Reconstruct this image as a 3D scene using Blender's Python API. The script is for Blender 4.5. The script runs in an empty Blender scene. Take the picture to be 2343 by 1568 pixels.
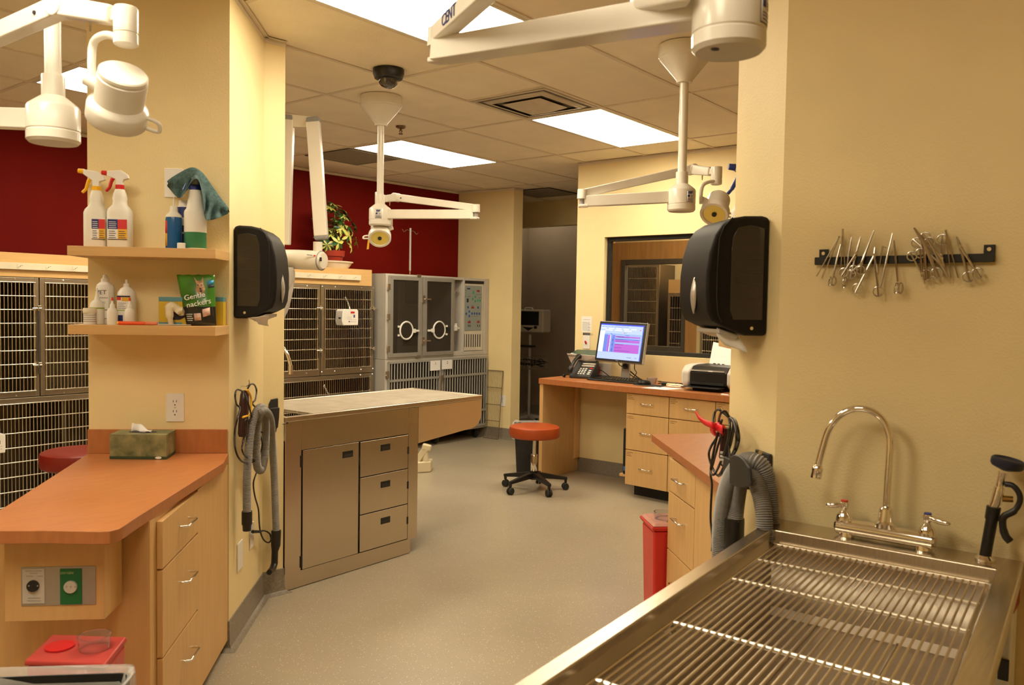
import bpy, bmesh, math, random
from mathutils import Vector, Matrix
random.seed(7)
SC = bpy.context.scene
COL = SC.collection
PI = math.pi
CEIL = 2.743

# ------------------------------------------------------------------ camera
FW, FH = 2343, 1568
FOC = 1903.15
YAW, PITCH, ROLL = 0.670374861, -0.0442090414, 0.0166523698
CAM = Vector((-3.32752715, -3.51370957, 1.4683601))
fwd = Vector((math.cos(YAW)*math.cos(PITCH), math.sin(YAW)*math.cos(PITCH), math.sin(PITCH)))
rt0 = Vector((math.sin(YAW), -math.cos(YAW), 0))
up0 = rt0.cross(fwd)
rt = rt0*math.cos(ROLL) + up0*math.sin(ROLL)
upv = -rt0*math.sin(ROLL) + up0*math.cos(ROLL)
camd = bpy.data.cameras.new('camera')
camo = bpy.data.objects.new('camera', camd)
COL.objects.link(camo)
M = Matrix((rt, upv, -fwd)).transposed().to_4x4()
M.translation = CAM
camo.matrix_world = M
camd.sensor_width = 36.0
camd.lens = FOC/FW*36.0
camd.clip_start = 0.02
camd.dof.use_dof = True
camd.dof.focus_distance = 5.6
camd.dof.aperture_fstop = 6.5
SC.camera = camo

# survey helpers: where the sight line through a photo point meets a known plane of the room
def ray(x, y): return fwd + rt*((x-FW/2)/FOC) - upv*((y-FH/2)/FOC)
def Pz(x, y, z):
    d = ray(x, y); return CAM + d*((z-CAM.z)/d.z)
def Px(x, y, X):
    d = ray(x, y); return CAM + d*((X-CAM.x)/d.x)
def Py(x, y, Y):
    d = ray(x, y); return CAM + d*((Y-CAM.y)/d.y)
def Pn(x, y, a, b, c):
    d = ray(x, y); n = Vector((a, b, 0)); return CAM + d*((c-n.dot(CAM))/n.dot(d))
def Ps(x, y, c): return Pn(x, y, 1, 1, c)
def Pm(x, y, c): return Pn(x, y, 1, -1, c)
def Pd(x, y, t): return CAM + ray(x, y)*t

# ------------------------------------------------------------------ materials
MATS = {}
def srgb(r, g, b):
    f = lambda c: c/12.92 if c <= .04045 else ((c+.055)/1.055)**2.4
    return (f(r/255), f(g/255), f(b/255), 1)
def mat(name, col, rough=.5, metal=0, vary=.06, scale=8, bump=0, bscale=60, stretch=None, col2=None, trans=0, coat=0, spec=None, emit=None, estr=0, alpha=1, ior=1.45, lo=.35, hi=.65):
    if name in MATS: return MATS[name]
    m = bpy.data.materials.new(name); m.use_nodes = True
    nt = m.node_tree; b = nt.nodes['Principled BSDF']
    tc = nt.nodes.new('ShaderNodeTexCoord'); mp = nt.nodes.new('ShaderNodeMapping')
    nt.links.new(tc.outputs['Object'], mp.inputs['Vector'])
    if stretch: mp.inputs['Scale'].default_value = stretch
    nz = nt.nodes.new('ShaderNodeTexNoise'); nz.inputs['Scale'].default_value = scale; nz.inputs['Detail'].default_value = 5
    nt.links.new(mp.outputs[0], nz.inputs['Vector'])
    rp = nt.nodes.new('ShaderNodeValToRGB')
    c = col if len(col) == 4 else (*col, 1)
    if col2 is None:
        c1 = tuple(max(0, x*(1-vary)) for x in c[:3])+(1,); c2 = tuple(min(1, x*(1+vary)) for x in c[:3])+(1,)
    else:
        c1 = c; c2 = col2 if len(col2) == 4 else (*col2, 1)
    rp.color_ramp.elements[0].color = c1; rp.color_ramp.elements[0].position = lo
    rp.color_ramp.elements[1].color = c2; rp.color_ramp.elements[1].position = hi
    nt.links.new(nz.outputs['Fac'], rp.inputs['Fac'])
    nt.links.new(rp.outputs['Color'], b.inputs['Base Color'])
    b.inputs['Roughness'].default_value = rough; b.inputs['Metallic'].default_value = metal
    b.inputs['Transmission Weight'].default_value = trans; b.inputs['IOR'].default_value = ior
    if coat: b.inputs['Coat Weight'].default_value = coat; b.inputs['Coat Roughness'].default_value = .1
    if spec is not None: b.inputs['Specular IOR Level'].default_value = spec
    if alpha < 1: b.inputs['Alpha'].default_value = alpha
    if emit: b.inputs['Emission Color'].default_value = emit if len(emit) == 4 else (*emit, 1); b.inputs['Emission Strength'].default_value = estr
    if bump:
        n2 = nt.nodes.new('ShaderNodeTexNoise'); n2.inputs['Scale'].default_value = bscale; n2.inputs['Detail'].default_value = 3
        nt.links.new(mp.outputs[0], n2.inputs['Vector'])
        bp = nt.nodes.new('ShaderNodeBump'); bp.inputs['Strength'].default_value = bump; bp.inputs['Distance'].default_value = .004
        nt.links.new(n2.outputs['Fac'], bp.inputs['Height']); nt.links.new(bp.outputs[0], b.inputs['Normal'])
    MATS[name] = m; return m

WALL = mat('cream_paint', (.80, .655, .355), .55, bump=.25, bscale=170, vary=.03, scale=3)
REDW = mat('red_paint', (.16, .005, .002), .65, spec=.12, bump=.2, bscale=170, vary=.05, scale=3)
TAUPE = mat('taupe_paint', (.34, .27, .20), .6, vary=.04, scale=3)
GRID = mat('ceiling_grid', (.74, .66, .54), .5, vary=.03)
GREYV = mat('return_grille_grey', (.28, .25, .20), .6, bump=.8, bscale=220, vary=.12, scale=60)
COVE = mat('cove_base_vinyl', (.22, .19, .15), .32, vary=.15, scale=90)
MAPLE = mat('maple_laminate', (.64, .40, .165), .42, vary=.045, scale=5, stretch=(9, 9, .8), bump=.03, bscale=40)
MAPLEH = mat('maple_laminate_flat', (.64, .40, .165), .42, vary=.045, scale=5, stretch=(.8, .8, 14), bump=.03)
TOP = mat('orange_brown_laminate', (.42, .155, .052), .33, vary=.07, scale=14, stretch=(1, 5, 1))
STEEL = mat('brushed_stainless', (.62, .56, .48), .30, 1, vary=.06, scale=6, stretch=(1, 1, 60), bump=.02, bscale=30)
STEELF = mat('brushed_stainless_panel', (.66, .57, .46), .24, 1, vary=.012, scale=3, stretch=(40, 2, 2), bump=.02, bscale=20)
CHROME = mat('chrome', (.82, .78, .72), .08, 1, vary=.02)
WIRE = mat('steel_wire', (.78, .72, .62), .22, 1, vary=.03)
BLACK = mat('black_plastic', (.012, .011, .010), .35, vary=.2, scale=30)
BLACKM = mat('matt_black', (.014, .013, .012), .6, vary=.2, scale=30)
RUBBER = mat('black_rubber', (.02, .018, .016), .7, vary=.2, scale=40)
WHITE = mat('white_enamel', (.80, .76, .68), .28, vary=.02, coat=.3)
WHITEP = mat('white_plastic', (.78, .76, .72), .4, vary=.02)
ALMOND = mat('almond_plastic', (.74, .68, .52), .4, vary=.03)
PAPER = mat('white_paper', (.82, .81, .80), .8, vary=.02)
SMOKE = mat('smoked_plastic', (.03, .025, .018), .10, vary=.1, trans=.25, ior=1.4)
GREYH = mat('grey_hose', (.24, .23, .22), .45, vary=.08, scale=40)
GREYP = mat('grey_powder_coat', (.50, .47, .42), .45, vary=.03)
GREYD = mat('dark_grey_plastic', (.026, .024, .023), .55, vary=.1)
REDP = mat('red_plastic', (.72, .035, .03), .3, vary=.05, trans=.15)
CLEAR = mat('clear_plastic', (.92, .90, .88), .12, vary=.01, trans=.92, ior=1.25)
GLASS = mat('window_glass', (.02, .02, .018), .02, vary=.005, alpha=.07)
CUSH = mat('rust_vinyl', (.36, .058, .010), .42, vary=.06, bump=.06, bscale=200)

def floor_mat():
    m = mat('speckled_vinyl', (.37, .315, .23), .30, vary=.06, scale=1.6)
    nt = m.node_tree; b = nt.nodes['Principled BSDF']
    tc = nt.nodes['Texture Coordinate']
    rp = [n for n in nt.nodes if n.type == 'VALTORGB'][0]
    prev = rp.outputs['Color']
    for sc, thr, c in ((120, .10, (.92, .84, .66, 1)), (75, .075, (.22, .18, .13, 1))):
        v = nt.nodes.new('ShaderNodeTexVoronoi'); v.inputs['Scale'].default_value = sc
        nt.links.new(tc.outputs['Object'], v.inputs['Vector'])
        lt = nt.nodes.new('ShaderNodeMath'); lt.operation = 'LESS_THAN'; lt.inputs[1].default_value = thr*2
        nt.links.new(v.outputs['Distance'], lt.inputs[0])
        wn = nt.nodes.new('ShaderNodeTexWhiteNoise'); nt.links.new(v.outputs['Position'], wn.inputs['Vector'])
        gt = nt.nodes.new('ShaderNodeMath'); gt.operation = 'GREATER_THAN'; gt.inputs[1].default_value = .72
        nt.links.new(wn.outputs['Value'], gt.inputs[0])
        mu = nt.nodes.new('ShaderNodeMath'); mu.operation = 'MULTIPLY'
        nt.links.new(lt.outputs[0], mu.inputs[0]); nt.links.new(gt.outputs[0], mu.inputs[1])
        mx = nt.nodes.new('ShaderNodeMix'); mx.data_type = 'RGBA'
        nt.links.new(mu.outputs[0], mx.inputs[0]); nt.links.new(prev, mx.inputs[6]); mx.inputs[7].default_value = c
        prev = mx.outputs[2]
    nt.links.new(prev, b.inputs['Base Color'])
    return m
FLOORM = floor_mat()
def tile_mat():
    m = mat('ceiling_tile', (.90, .82, .68), .85, vary=.03, scale=4, bump=.5, bscale=220)
    return m
TILE = tile_mat()

# ------------------------------------------------------------------ mesh builder
class MB:
    def __init__(s): s.v = []; s.f = []; s.m = []; s.cur = 0
    def add(s, vs, fs):
        n = len(s.v); s.v += [Vector(v) for v in vs]; s.f += [tuple(i+n for i in f) for f in fs]; s.m += [s.cur]*len(fs); return s
    def slot(s, i): s.cur = i; return s
    def box(s, lo, hi):
        (a, b, c), (d, e, g) = lo, hi
        return s.add([(a,b,c),(d,b,c),(d,e,c),(a,e,c),(a,b,g),(d,b,g),(d,e,g),(a,e,g)], [(3,2,1,0),(4,5,6,7),(0,1,5,4),(1,2,6,5),(2,3,7,6),(3,0,4,7)])
    def cbox(s, c, d, rz=0):
        c = Vector(c); R = Matrix.Rotation(rz, 3, 'Z')
        vs = [c + R @ Vector((sx*d[0]/2, sy*d[1]/2, sz*d[2]/2)) for sz in (-1,1) for sx, sy in ((-1,-1),(1,-1),(1,1),(-1,1))]
        return s.add(vs, [(3,2,1,0),(4,5,6,7),(0,1,5,4),(1,2,6,5),(2,3,7,6),(3,0,4,7)])
    def fbox(s, o, ax, ay, az):      # box spanned from a corner by three vectors
        o = Vector(o); ax, ay, az = Vector(ax), Vector(ay), Vector(az)
        vs = [o, o+ax, o+ax+ay, o+ay, o+az, o+ax+az, o+ax+ay+az, o+ay+az]
        fs = [(3,2,1,0),(4,5,6,7),(0,1,5,4),(1,2,6,5),(2,3,7,6),(3,0,4,7)]
        if ax.cross(ay).dot(az) < 0: fs = [tuple(reversed(f)) for f in fs]
        return s.add(vs, fs)
    def beam(s, p, q, w, h, up=(0,0,1)):   # box beam from p to q, w across, h along up
        p, q = Vector(p), Vector(q); d = (q-p); u = Vector(up); x = d.cross(u).normalized(); u = x.cross(d).normalized()
        return s.fbox(p - x*w/2 - u*h/2, x*w, u*h, d)
    def taper(s, p, q, w0, h0, w1, h1, up=(0,0,1)):
        p, q = Vector(p), Vector(q); d = (q-p).normalized(); x = d.cross(Vector(up)).normalized(); u = x.cross(d)
        vs = [c + x*a*w/2 + u*b*h/2 for c, w, h in ((p,w0,h0),(q,w1,h1)) for a, b in ((-1,-1),(1,-1),(1,1),(-1,1))]
        return s.add(vs, [(0,1,2,3),(7,6,5,4),(4,5,1,0),(5,6,2,1),(6,7,3,2),(7,4,0,3)])
    def prism(s, poly, z0, z1):
        n = len(poly); a = sum(poly[i][0]*poly[(i+1)%n][1]-poly[(i+1)%n][0]*poly[i][1] for i in range(n))
        if a < 0: poly = list(reversed(poly))
        vs = [(p[0], p[1], z0) for p in poly] + [(p[0], p[1], z1) for p in poly]
        return s.add(vs, [tuple(reversed(range(n))), tuple(range(n, 2*n))] + [(i, (i+1)%n, n+(i+1)%n, n+i) for i in range(n)])
    def extrude(s, pts, d):          # planar 3-D outline pushed along d
        n = len(pts); d = Vector(d); pts = [Vector(p) for p in pts]
        nr = Vector((0,0,0))
        for i in range(n): nr += pts[i].cross(pts[(i+1)%n])
        if nr.dot(d) < 0: pts = list(reversed(pts))
        return s.add(pts + [p+d for p in pts], [tuple(reversed(range(n))), tuple(range(n, 2*n))] + [(i, (i+1)%n, n+(i+1)%n, n+i) for i in range(n)])
    def lathe(s, prof, o=(0,0,0), ax=(0,0,1), n=24, sx=1, sy=1, ref=None):   # prof: (radius, height) pairs
        o = Vector(o); z = Vector(ax).normalized()
        r = Vector(ref) if ref else (Vector((1,0,0)) if abs(z.x) < .9 else Vector((0,1,0)))
        x = (r - z*r.dot(z)).normalized(); y = z.cross(x)
        vs = []; rows = []
        for (r_, h) in prof:
            if r_ < 1e-6: rows.append([len(vs)]); vs.append(o+z*h)
            else:
                rows.append(list(range(len(vs), len(vs)+n)))
                vs += [o + z*h + x*(r_*sx*math.cos(2*PI*i/n)) + y*(r_*sy*math.sin(2*PI*i/n)) for i in range(n)]
        fs = []
        for a, b in zip(rows[:-1], rows[1:]):
            for i in range(n):
                j = (i+1) % n
                if len(a) == 1 and len(b) == 1: continue
                if len(a) == 1: fs.append((a[0], b[j], b[i]))
                elif len(b) == 1: fs.append((a[i], a[j], b[0]))
                else: fs.append((a[i], a[j], b[j], b[i]))
        if sum((prof[i+1][1]-prof[i][1])*(prof[i+1][0]+prof[i][0]) for i in range(len(prof)-1)) > 0: fs = [tuple(f) for f in fs]
        else: fs = [tuple(reversed(f)) for f in fs]
        return s.add(vs, fs)
    def cyl(s, p, q, r, r2=None, n=16):
        p, q = Vector(p), Vector(q); L = (q-p).length; r2 = r if r2 is None else r2
        return s.lathe([(0,0),(r,0),(r2,L),(0,L)], p, q-p, n)
    def tube(s, pts, r, n=8, closed=False):
        pts = [Vector(p) for p in pts]; N = len(pts)
        rr = r if isinstance(r, (list, tuple)) else [r]*N
        T = []
        for i in range(N):
            a = pts[(i-1) % N] if (closed or i > 0) else pts[0]; b = pts[(i+1) % N] if (closed or i < N-1) else pts[-1]
            t = b-a; T.append(t.normalized() if t.length > 1e-9 else Vector((0,0,1)))
        u = T[0].orthogonal().normalized(); vs = []
        for i in range(N):
            u = (u - T[i]*u.dot(T[i])); u = u.normalized() if u.length > 1e-6 else T[i].orthogonal().normalized()
            w = T[i].cross(u)
            vs += [pts[i] + (u*math.cos(2*PI*k/n) + w*math.sin(2*PI*k/n))*rr[i] for k in range(n)]
        fs = []
        for i in range(N if closed else N-1):
            j = (i+1) % N
            for k in range(n):
                l = (k+1) % n; fs.append((i*n+k, i*n+l, j*n+l, j*n+k))
        if not closed: fs += [tuple(reversed(range(n))), tuple(range((N-1)*n, N*n))]
        return s.add(vs, fs)
    def ring(s, c, ax, R, r, n=24, m=8):
        z = Vector(ax).normalized(); x = z.orthogonal().normalized(); y = z.cross(x); c = Vector(c)
        return s.tube([c + (x*math.cos(2*PI*i/n)+y*math.sin(2*PI*i/n))*R for i in range(n)], r, m, True)
    def sph(s, c, r, n=12, sx=1, sz=1):
        return s.lathe([(0 if i in (0, n//2*1) else r*math.sin(PI*i/(n//2)), -r*sz*math.cos(PI*i/(n//2))) for i in range(n//2+1)], c, (0,0,1), n)
    def build(s, name, m, parent=None, bevel=0, seg=2, ang=35, subd=0, solid=0, world=True):
        me = bpy.data.meshes.new(name)
        inv = parent.matrix_world.inverted() if (parent is not None and world) else None
        me.from_pydata([inv @ v if inv else v for v in s.v], [], s.f)
        ms = m if isinstance(m, (list, tuple)) else [m]
        for k in ms: me.materials.append(k)
        for p, i in zip(me.polygons, s.m): p.material_index = i
        me.update()
        bmm = bmesh.new(); bmm.from_mesh(me)
        bmesh.ops.recalc_face_normals(bmm, faces=bmm.faces); bmm.to_mesh(me); bmm.free()
        for p in me.polygons: p.use_smooth = True
        me.set_sharp_from_angle(angle=math.radians(ang))
        o = bpy.data.objects.new(name, me); COL.objects.link(o)
        if parent is not None:
            o.parent = parent; ow = o.matrix_world
            bpy_update(o)
        if solid:
            sm = o.modifiers.new('solid', 'SOLIDIFY'); sm.thickness = solid
        if subd:
            sm = o.modifiers.new('sub', 'SUBSURF'); sm.levels = subd; sm.render_levels = subd
        if bevel:
            bm_ = o.modifiers.new('bevel', 'BEVEL'); bm_.width = bevel; bm_.segments = seg; bm_.limit_method = 'ANGLE'; bm_.angle_limit = math.radians(40); bm_.harden_normals = True
        return o
def bpy_update(o):   # keep matrix_world right for children made before the scene is evaluated
    if o.parent is not None: o.matrix_world = o.parent.matrix_world @ o.matrix_basis
def tag(o, label, cat, group=None, kind=None):
    o['label'] = label; o['category'] = cat
    if group: o['group'] = group
    if kind: o['kind'] = kind
    return o
def thing(name, label, cat, loc, rz=0, group=None):
    o = bpy.data.objects.new(name, None); COL.objects.link(o); o.empty_display_size = .05
    o.location = Vector(loc); o.rotation_euler = (0, 0, rz)
    o.matrix_world = Matrix.Translation(Vector(loc)) @ Matrix.Rotation(rz, 4, 'Z')
    return tag(o, label, cat, group)
def struct(o): o['kind'] = 'structure'; return o
def lab(o, label): o['label'] = label; return o
def arc(c, r, a0, a1, n, ax=(1,0,0), ay=(0,0,1)):
    c, ax, ay = Vector(c), Vector(ax), Vector(ay)
    return [c + ax*(r*math.cos(a0+(a1-a0)*i/n)) + ay*(r*math.sin(a0+(a1-a0)*i/n)) for i in range(n+1)]
def smooth(pts, n=6):     # Catmull-Rom through points
    P = [Vector(p) for p in pts]; out = []
    for i in range(len(P)-1):
        a = P[i-1] if i > 0 else P[i]*2-P[i+1]; b, c = P[i], P[i+1]; d = P[i+2] if i+2 < len(P) else c*2-b
        for k in range(n):
            t = k/n; out.append(.5*((2*b) + (c-a)*t + (2*a-5*b+4*c-d)*t*t + (3*b-a-3*c+d)*t**3))
    out.append(P[-1]); return out
S2 = math.sqrt(.5)
def copy_tree(o, parent=None):
    c = o.copy(); COL.objects.link(c); c.parent = parent
    for ch in list(o.children): copy_tree(ch, c)
    return c
FONT = None
def text(name, body, m, parent, o, ax, up, size, align='CENTER', depth=.0006, shear=0):   # lettering turned into mesh, o = centre of baseline
    cu = bpy.data.curves.new(name, 'FONT'); cu.body = body; cu.size = size; cu.align_x = align; cu.extrude = depth; cu.shear = shear; cu.resolution_u = 3
    t = bpy.data.objects.new(name, cu); COL.objects.link(t)
    dg = bpy.context.evaluated_depsgraph_get(); me = bpy.data.meshes.new_from_object(t.evaluated_get(dg))
    bpy.data.objects.remove(t); bpy.data.curves.remove(cu)
    ax = Vector(ax).normalized(); up = Vector(up); nz = ax.cross(up).normalized(); up = nz.cross(ax)
    Mx = Matrix((ax, up, nz)).transposed().to_4x4(); Mx.translation = Vector(o)
    if parent is not None: Mx = parent.matrix_world.inverted() @ Mx
    me.transform(Mx); me.materials.clear(); me.materials.append(m)
    ob = bpy.data.objects.new(name, me); COL.objects.link(ob)
    if parent is not None: ob.parent = parent; bpy_update(ob)
    return ob
# ------------------------------------------------------------------ the setting
K0 = Vector((-1.752, -.068, 0)); K1 = Vector((-1.36, -.46, 0)); K2 = Vector((-.894, -.03, 0)); K3 = Vector((-.784, -.045, 0))
R1 = Vector((-.866, -2.586, 0)); R2 = Vector((-.60, -2.32, 0)); R3 = Vector((-.15, -2.77, 0))
XW = 2.87          # wall with the interior window
XR = -.866         # wall above the sink table
def red_y(x): return 3.19 - .0714*(x+.88)
struct(MB().box((-5.6, -5.6, -.1), (6.6, 3.6, 0)).build('floor', FLOORM))
# ceiling: tiles and the bars of the suspended grid
mb = MB().box((-5.6, -5.6, CEIL+.004), (6.6, 3.6, CEIL+.06)); mb.slot(1)
ftm = .6096; bw = .012
for k in range(-9, 6):
    y = k*ftm; mb.box((-5.6, y-bw, CEIL-.002), (6.6, y+bw, CEIL+.005))
for k in range(-4, 6):
    x = k*2*ftm; mb.box((x-bw, -5.6, CEIL-.001), (x+bw, 3.6, CEIL+.006))
mb.box((ftm-bw, -ftm, CEIL-.001), (ftm+bw, 0, CEIL+.006))
mb.box((3*ftm-bw, 3*ftm, CEIL-.001), (3*ftm+bw, 4*ftm, CEIL+.006))
struct(mb.build('ceiling', [TILE, GRID]))
HT = CEIL+.03
wl = [K1, K2, K3, Vector((-.784, .75, 0)), Vector((-1.34, .34, 0)), K0]
struct(MB().prism([(p.x, p.y) for p in wl], 0, HT).build('wall_left', WALL))
wr = [R1, R2, R3, Vector((-.15, -5.6, 0)), Vector((-.866, -5.6, 0))]
struct(MB().prism([(p.x, p.y) for p in wr], 0, HT).build('wall_right', WALL))
xa, xb = -5.6, 3.85
struct(MB().prism([(xa, red_y(xa)), (xb, red_y(xb)), (xb, red_y(xb)+.15), (xa, red_y(xa)+.15)], 0, HT).build('wall_back', REDW))
YC = Px(1173, 640, 3.78).y; YE = YC
struct(MB().prism([(3.70, 2.9), (3.78, YC), (3.90, YC-.03), (3.90, 3.3)], 0, HT).build('wall_back_right', WALL))
# wall with the interior window
yl = Px(1320, 560, XW).y
wy0 = Px(1381, 660, XW).y; wy1 = Px(1690, 660, XW).y
wz1 = Px(1381, 543, XW).z; wz0 = (Px(1478, 813, XW).z+Px(1624, 821, XW).z)/2
mb = MB()
mb.box((XW, wy0, 0), (XW+.12, yl, HT)); mb.box((XW, wy1, 0), (XW+.12, wy0, wz0)); mb.box((XW, wy1, wz1), (XW+.12, wy0, HT)); mb.box((XW, -5.6, 0), (XW+.12, wy1, HT))
struct(mb.build('wall_window', WALL))
# interior window: black frame round the edge of the glass
w = bpy.data.objects.new('window_1', None); COL.objects.link(w); w.location = (XW+.06, (wy0+wy1)/2, wz0); w.matrix_world = Matrix.Translation(w.location); struct(w)
mb = MB(); ft = .035
mb.box((XW+.045, wy0-ft, wz0), (XW+.085, wy0, wz1)); mb.box((XW+.045, wy1, wz0), (XW+.085, wy1+ft, wz1))
mb.box((XW+.045, wy1+ft, wz1-ft), (XW+.085, wy0-ft, wz1)); mb.box((XW+.045, wy1+ft, wz0), (XW+.085, wy0-ft, wz0+ft))
mb.build('window_frame', BLACKM, w, bevel=.003)
MB().box((XW+.062, wy1+ft, wz0+ft), (XW+.066, wy0-ft, wz1-ft)).build('pane', GLASS, w)
# hall beyond the stub wall
XH = 4.87
hz = Px(1260, 517, XH).z
struct(MB().box((XH, 2.02, hz), (XH+.12, 3.5, HT)).build('wall_hall_header', WALL))
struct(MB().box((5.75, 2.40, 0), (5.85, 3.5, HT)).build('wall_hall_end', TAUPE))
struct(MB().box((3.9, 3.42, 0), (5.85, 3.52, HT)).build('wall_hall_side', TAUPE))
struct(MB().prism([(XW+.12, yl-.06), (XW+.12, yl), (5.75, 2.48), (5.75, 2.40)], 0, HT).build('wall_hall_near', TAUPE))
# room behind the window
struct(MB().box((5.6, -4.0, 0), (5.7, 2.30, HT)).build('wall_ward_end', WALL))
struct(MB().box((XW+.12, -4.1, 0), (5.7, -4.0, HT)).build('wall_ward_side', WALL))
# behind the photographer
struct(MB().box((-5.7, -5.7, 0), (-5.6, 3.6, HT)).build('wall_behind', WALL))
struct(MB().box((-5.6, -5.7, 0), (6.6, -5.6, HT)).build('wall_behind_right', WALL))
# cove base along the walls in view
def cove(name, pts, h=.11):
    mb = MB()
    prof = [(0, h), (.004, h-.002), (.006, .03), (.010, .014), (.022, .004), (.034, .0005), (0, .0005)]
    P = [Vector((p[0], p[1], 0)) for p in pts]
    rows = []
    for i, p in enumerate(P):
        d0 = (P[i]-P[i-1]).normalized() if i else (P[1]-P[0]).normalized()
        d1 = (P[i+1]-P[i]).normalized() if i < len(P)-1 else d0
        n0 = Vector((d0.y, -d0.x, 0)); n1 = Vector((d1.y, -d1.x, 0)); nn = (n0+n1).normalized(); k = 1/max(.4, nn.dot(n0))
        rows.append([p + nn*(a*k) + Vector((0, 0, z)) for a, z in prof])
    n = len(prof); vs = [v for r in rows for v in r]; fs = []
    for i in range(len(P)-1):
        for k in range(n-1): fs.append((i*n+k, i*n+k+1, (i+1)*n+k+1, (i+1)*n+k))
    fs += [tuple(range(n)), tuple(reversed(range((len(P)-1)*n, len(P)*n)))]
    return struct(mb.add(vs, fs).build(name, COVE))
cove('baseboard_left', [K1+Vector((-.03, .03, 0)), K1, K2, K3, (-.784, .02, 0)], .125)
cove('baseboard_back', [(3.70, 2.86), (3.78, YC), (3.90, YC-.03)], .12)
cove('baseboard_window', [(XW, yl), (XW, -2.5)], .12)
cove('baseboard_hall', [(5.75, 3.42), (5.75, 2.49)], .12)
# pale wall angle where the suspended ceiling meets the walls
def angle(name, pts):
    mb = MB()
    for a, b in zip(pts[:-1], pts[1:]):
        a, b = Vector((a[0], a[1], 0)), Vector((b[0], b[1], 0)); d = (b-a).normalized(); nn = Vector((d.y, -d.x, 0))
        mb.fbox(a + Vector((0, 0, CEIL-.024)), b-a, nn*.002, (0, 0, .022)); mb.fbox(a + Vector((0, 0, CEIL-.003)), b-a, nn*.022, (0, 0, .002))
    return struct(mb.build(name, GRID))
angle('trim_1', [K0, K1, K2, K3])
angle('trim_2', [(xa, red_y(xa)), (3.70, red_y(3.70)), (3.78, YC), (3.9, YC-.03)])
angle('trim_3', [(XW, yl), (XW, -2.6)])

# ------------------------------------------------------------------ ceiling lights
LC = (1, .865, .63)
DIFF = mat('lit_diffuser', (.9, .9, .9), .5, vary=.01, emit=LC, estr=14)
DIFFS = mat('lit_diffuser_dim', (.9, .9, .9), .5, vary=.01, emit=LC, estr=8)
DIFFH = mat('added_hall_fill', (.9, .9, .9), .5, vary=.01, emit=LC, estr=1.4)  # glow of the fill panel added for the hall
DIFFD = mat('lit_diffuser_ward', (.9, .9, .9), .5, vary=.01, emit=LC, estr=10)
def troffer(x0, y0, label, m=DIFF, turn=False):
    x1, y1 = (x0+ftm, y0+2*ftm) if turn else (x0+2*ftm, y0+ftm)
    t = thing('ceiling_light', label, 'ceiling light', ((x0+x1)/2, (y0+y1)/2, CEIL), 0, 'recessed ceiling lights')
    e = .022; a, b = bw, .03
    mb = MB()
    mb.box((x0+a, y0+a, CEIL-.004), (x1-a, y0+b, CEIL+.002)); mb.box((x0+a, y1-b, CEIL-.004), (x1-a, y1-a, CEIL+.002))
    mb.box((x0+a, y0+b, CEIL-.004), (x0+b, y1-b, CEIL+.002)); mb.box((x1-b, y0+b, CEIL-.004), (x1-a, y1-b, CEIL+.002))
    mb.build('frame', WHITE, t)
    MB().box((x0+b, y0+b, CEIL-.003), (x1-b, y1-b, CEIL+.003)).build('diffuser', m, t)
    return t
troffer(2*ftm, -ftm, 'lit rectangular ceiling panel beside the square air vent, over the desk')
troffer(2*ftm, 2*ftm, 'lit rectangular ceiling panel behind the middle lamp pole, nearest the red wall')
troffer(-2*ftm, -2*ftm, 'large lit ceiling panel cut by the top edge, behind the nearest white lamp arm')
troffer(-2*ftm, 2*ftm, 'lit ceiling panel peeping out beside the left lamp pole by the yellow column')
troffer(-6*ftm, -3*ftm, 'lit ceiling panel over the aisle behind the photographer')
troffer(-6*ftm, -5*ftm, 'lit ceiling panel above the near end of the sink table, out of the picture', DIFFS)
troffer(-6*ftm, ftm, 'unseen ceiling panel added over the left aisle for more ambient light')  # added to raise the ambient light, no fixture known there
troffer(3.12, -1.5, 'lit ceiling panel just behind the interior window', DIFFD, True)
troffer(5.06, 2.55, 'unseen dim ceiling panel added beyond the hall header to lift the hall', DIFFH, True)  # fill light added to brighten the dark hall
troffer(7*ftm, 0, 'lit ceiling panel in the room behind the window', DIFFD)
SC.world = bpy.data.worlds.new('world'); SC.world.use_nodes = True
SC.world.node_tree.nodes['Background'].inputs[0].default_value = (.9, .75, .55, 1)
SC.world.node_tree.nodes['Background'].inputs[1].default_value = .05
vs = SC.view_settings; vs.view_transform = 'Standard'; vs.look = 'None'; vs.gamma = 1; vs.exposure = .52; vs.use_curve_mapping = False
SC.cycles.max_bounces = 8; SC.cycles.diffuse_bounces = 6; SC.cycles.glossy_bounces = 4; SC.cycles.transmission_bounces = 6; SC.cycles.transparent_max_bounces = 8
SC.cycles.sample_clamp_indirect = 6; SC.cycles.caustics_reflective = False; SC.cycles.caustics_refractive = False
SC.cycles.use_denoising = True
SC.cycles.use_adaptive_sampling = True; SC.cycles.adaptive_threshold = .02
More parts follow.
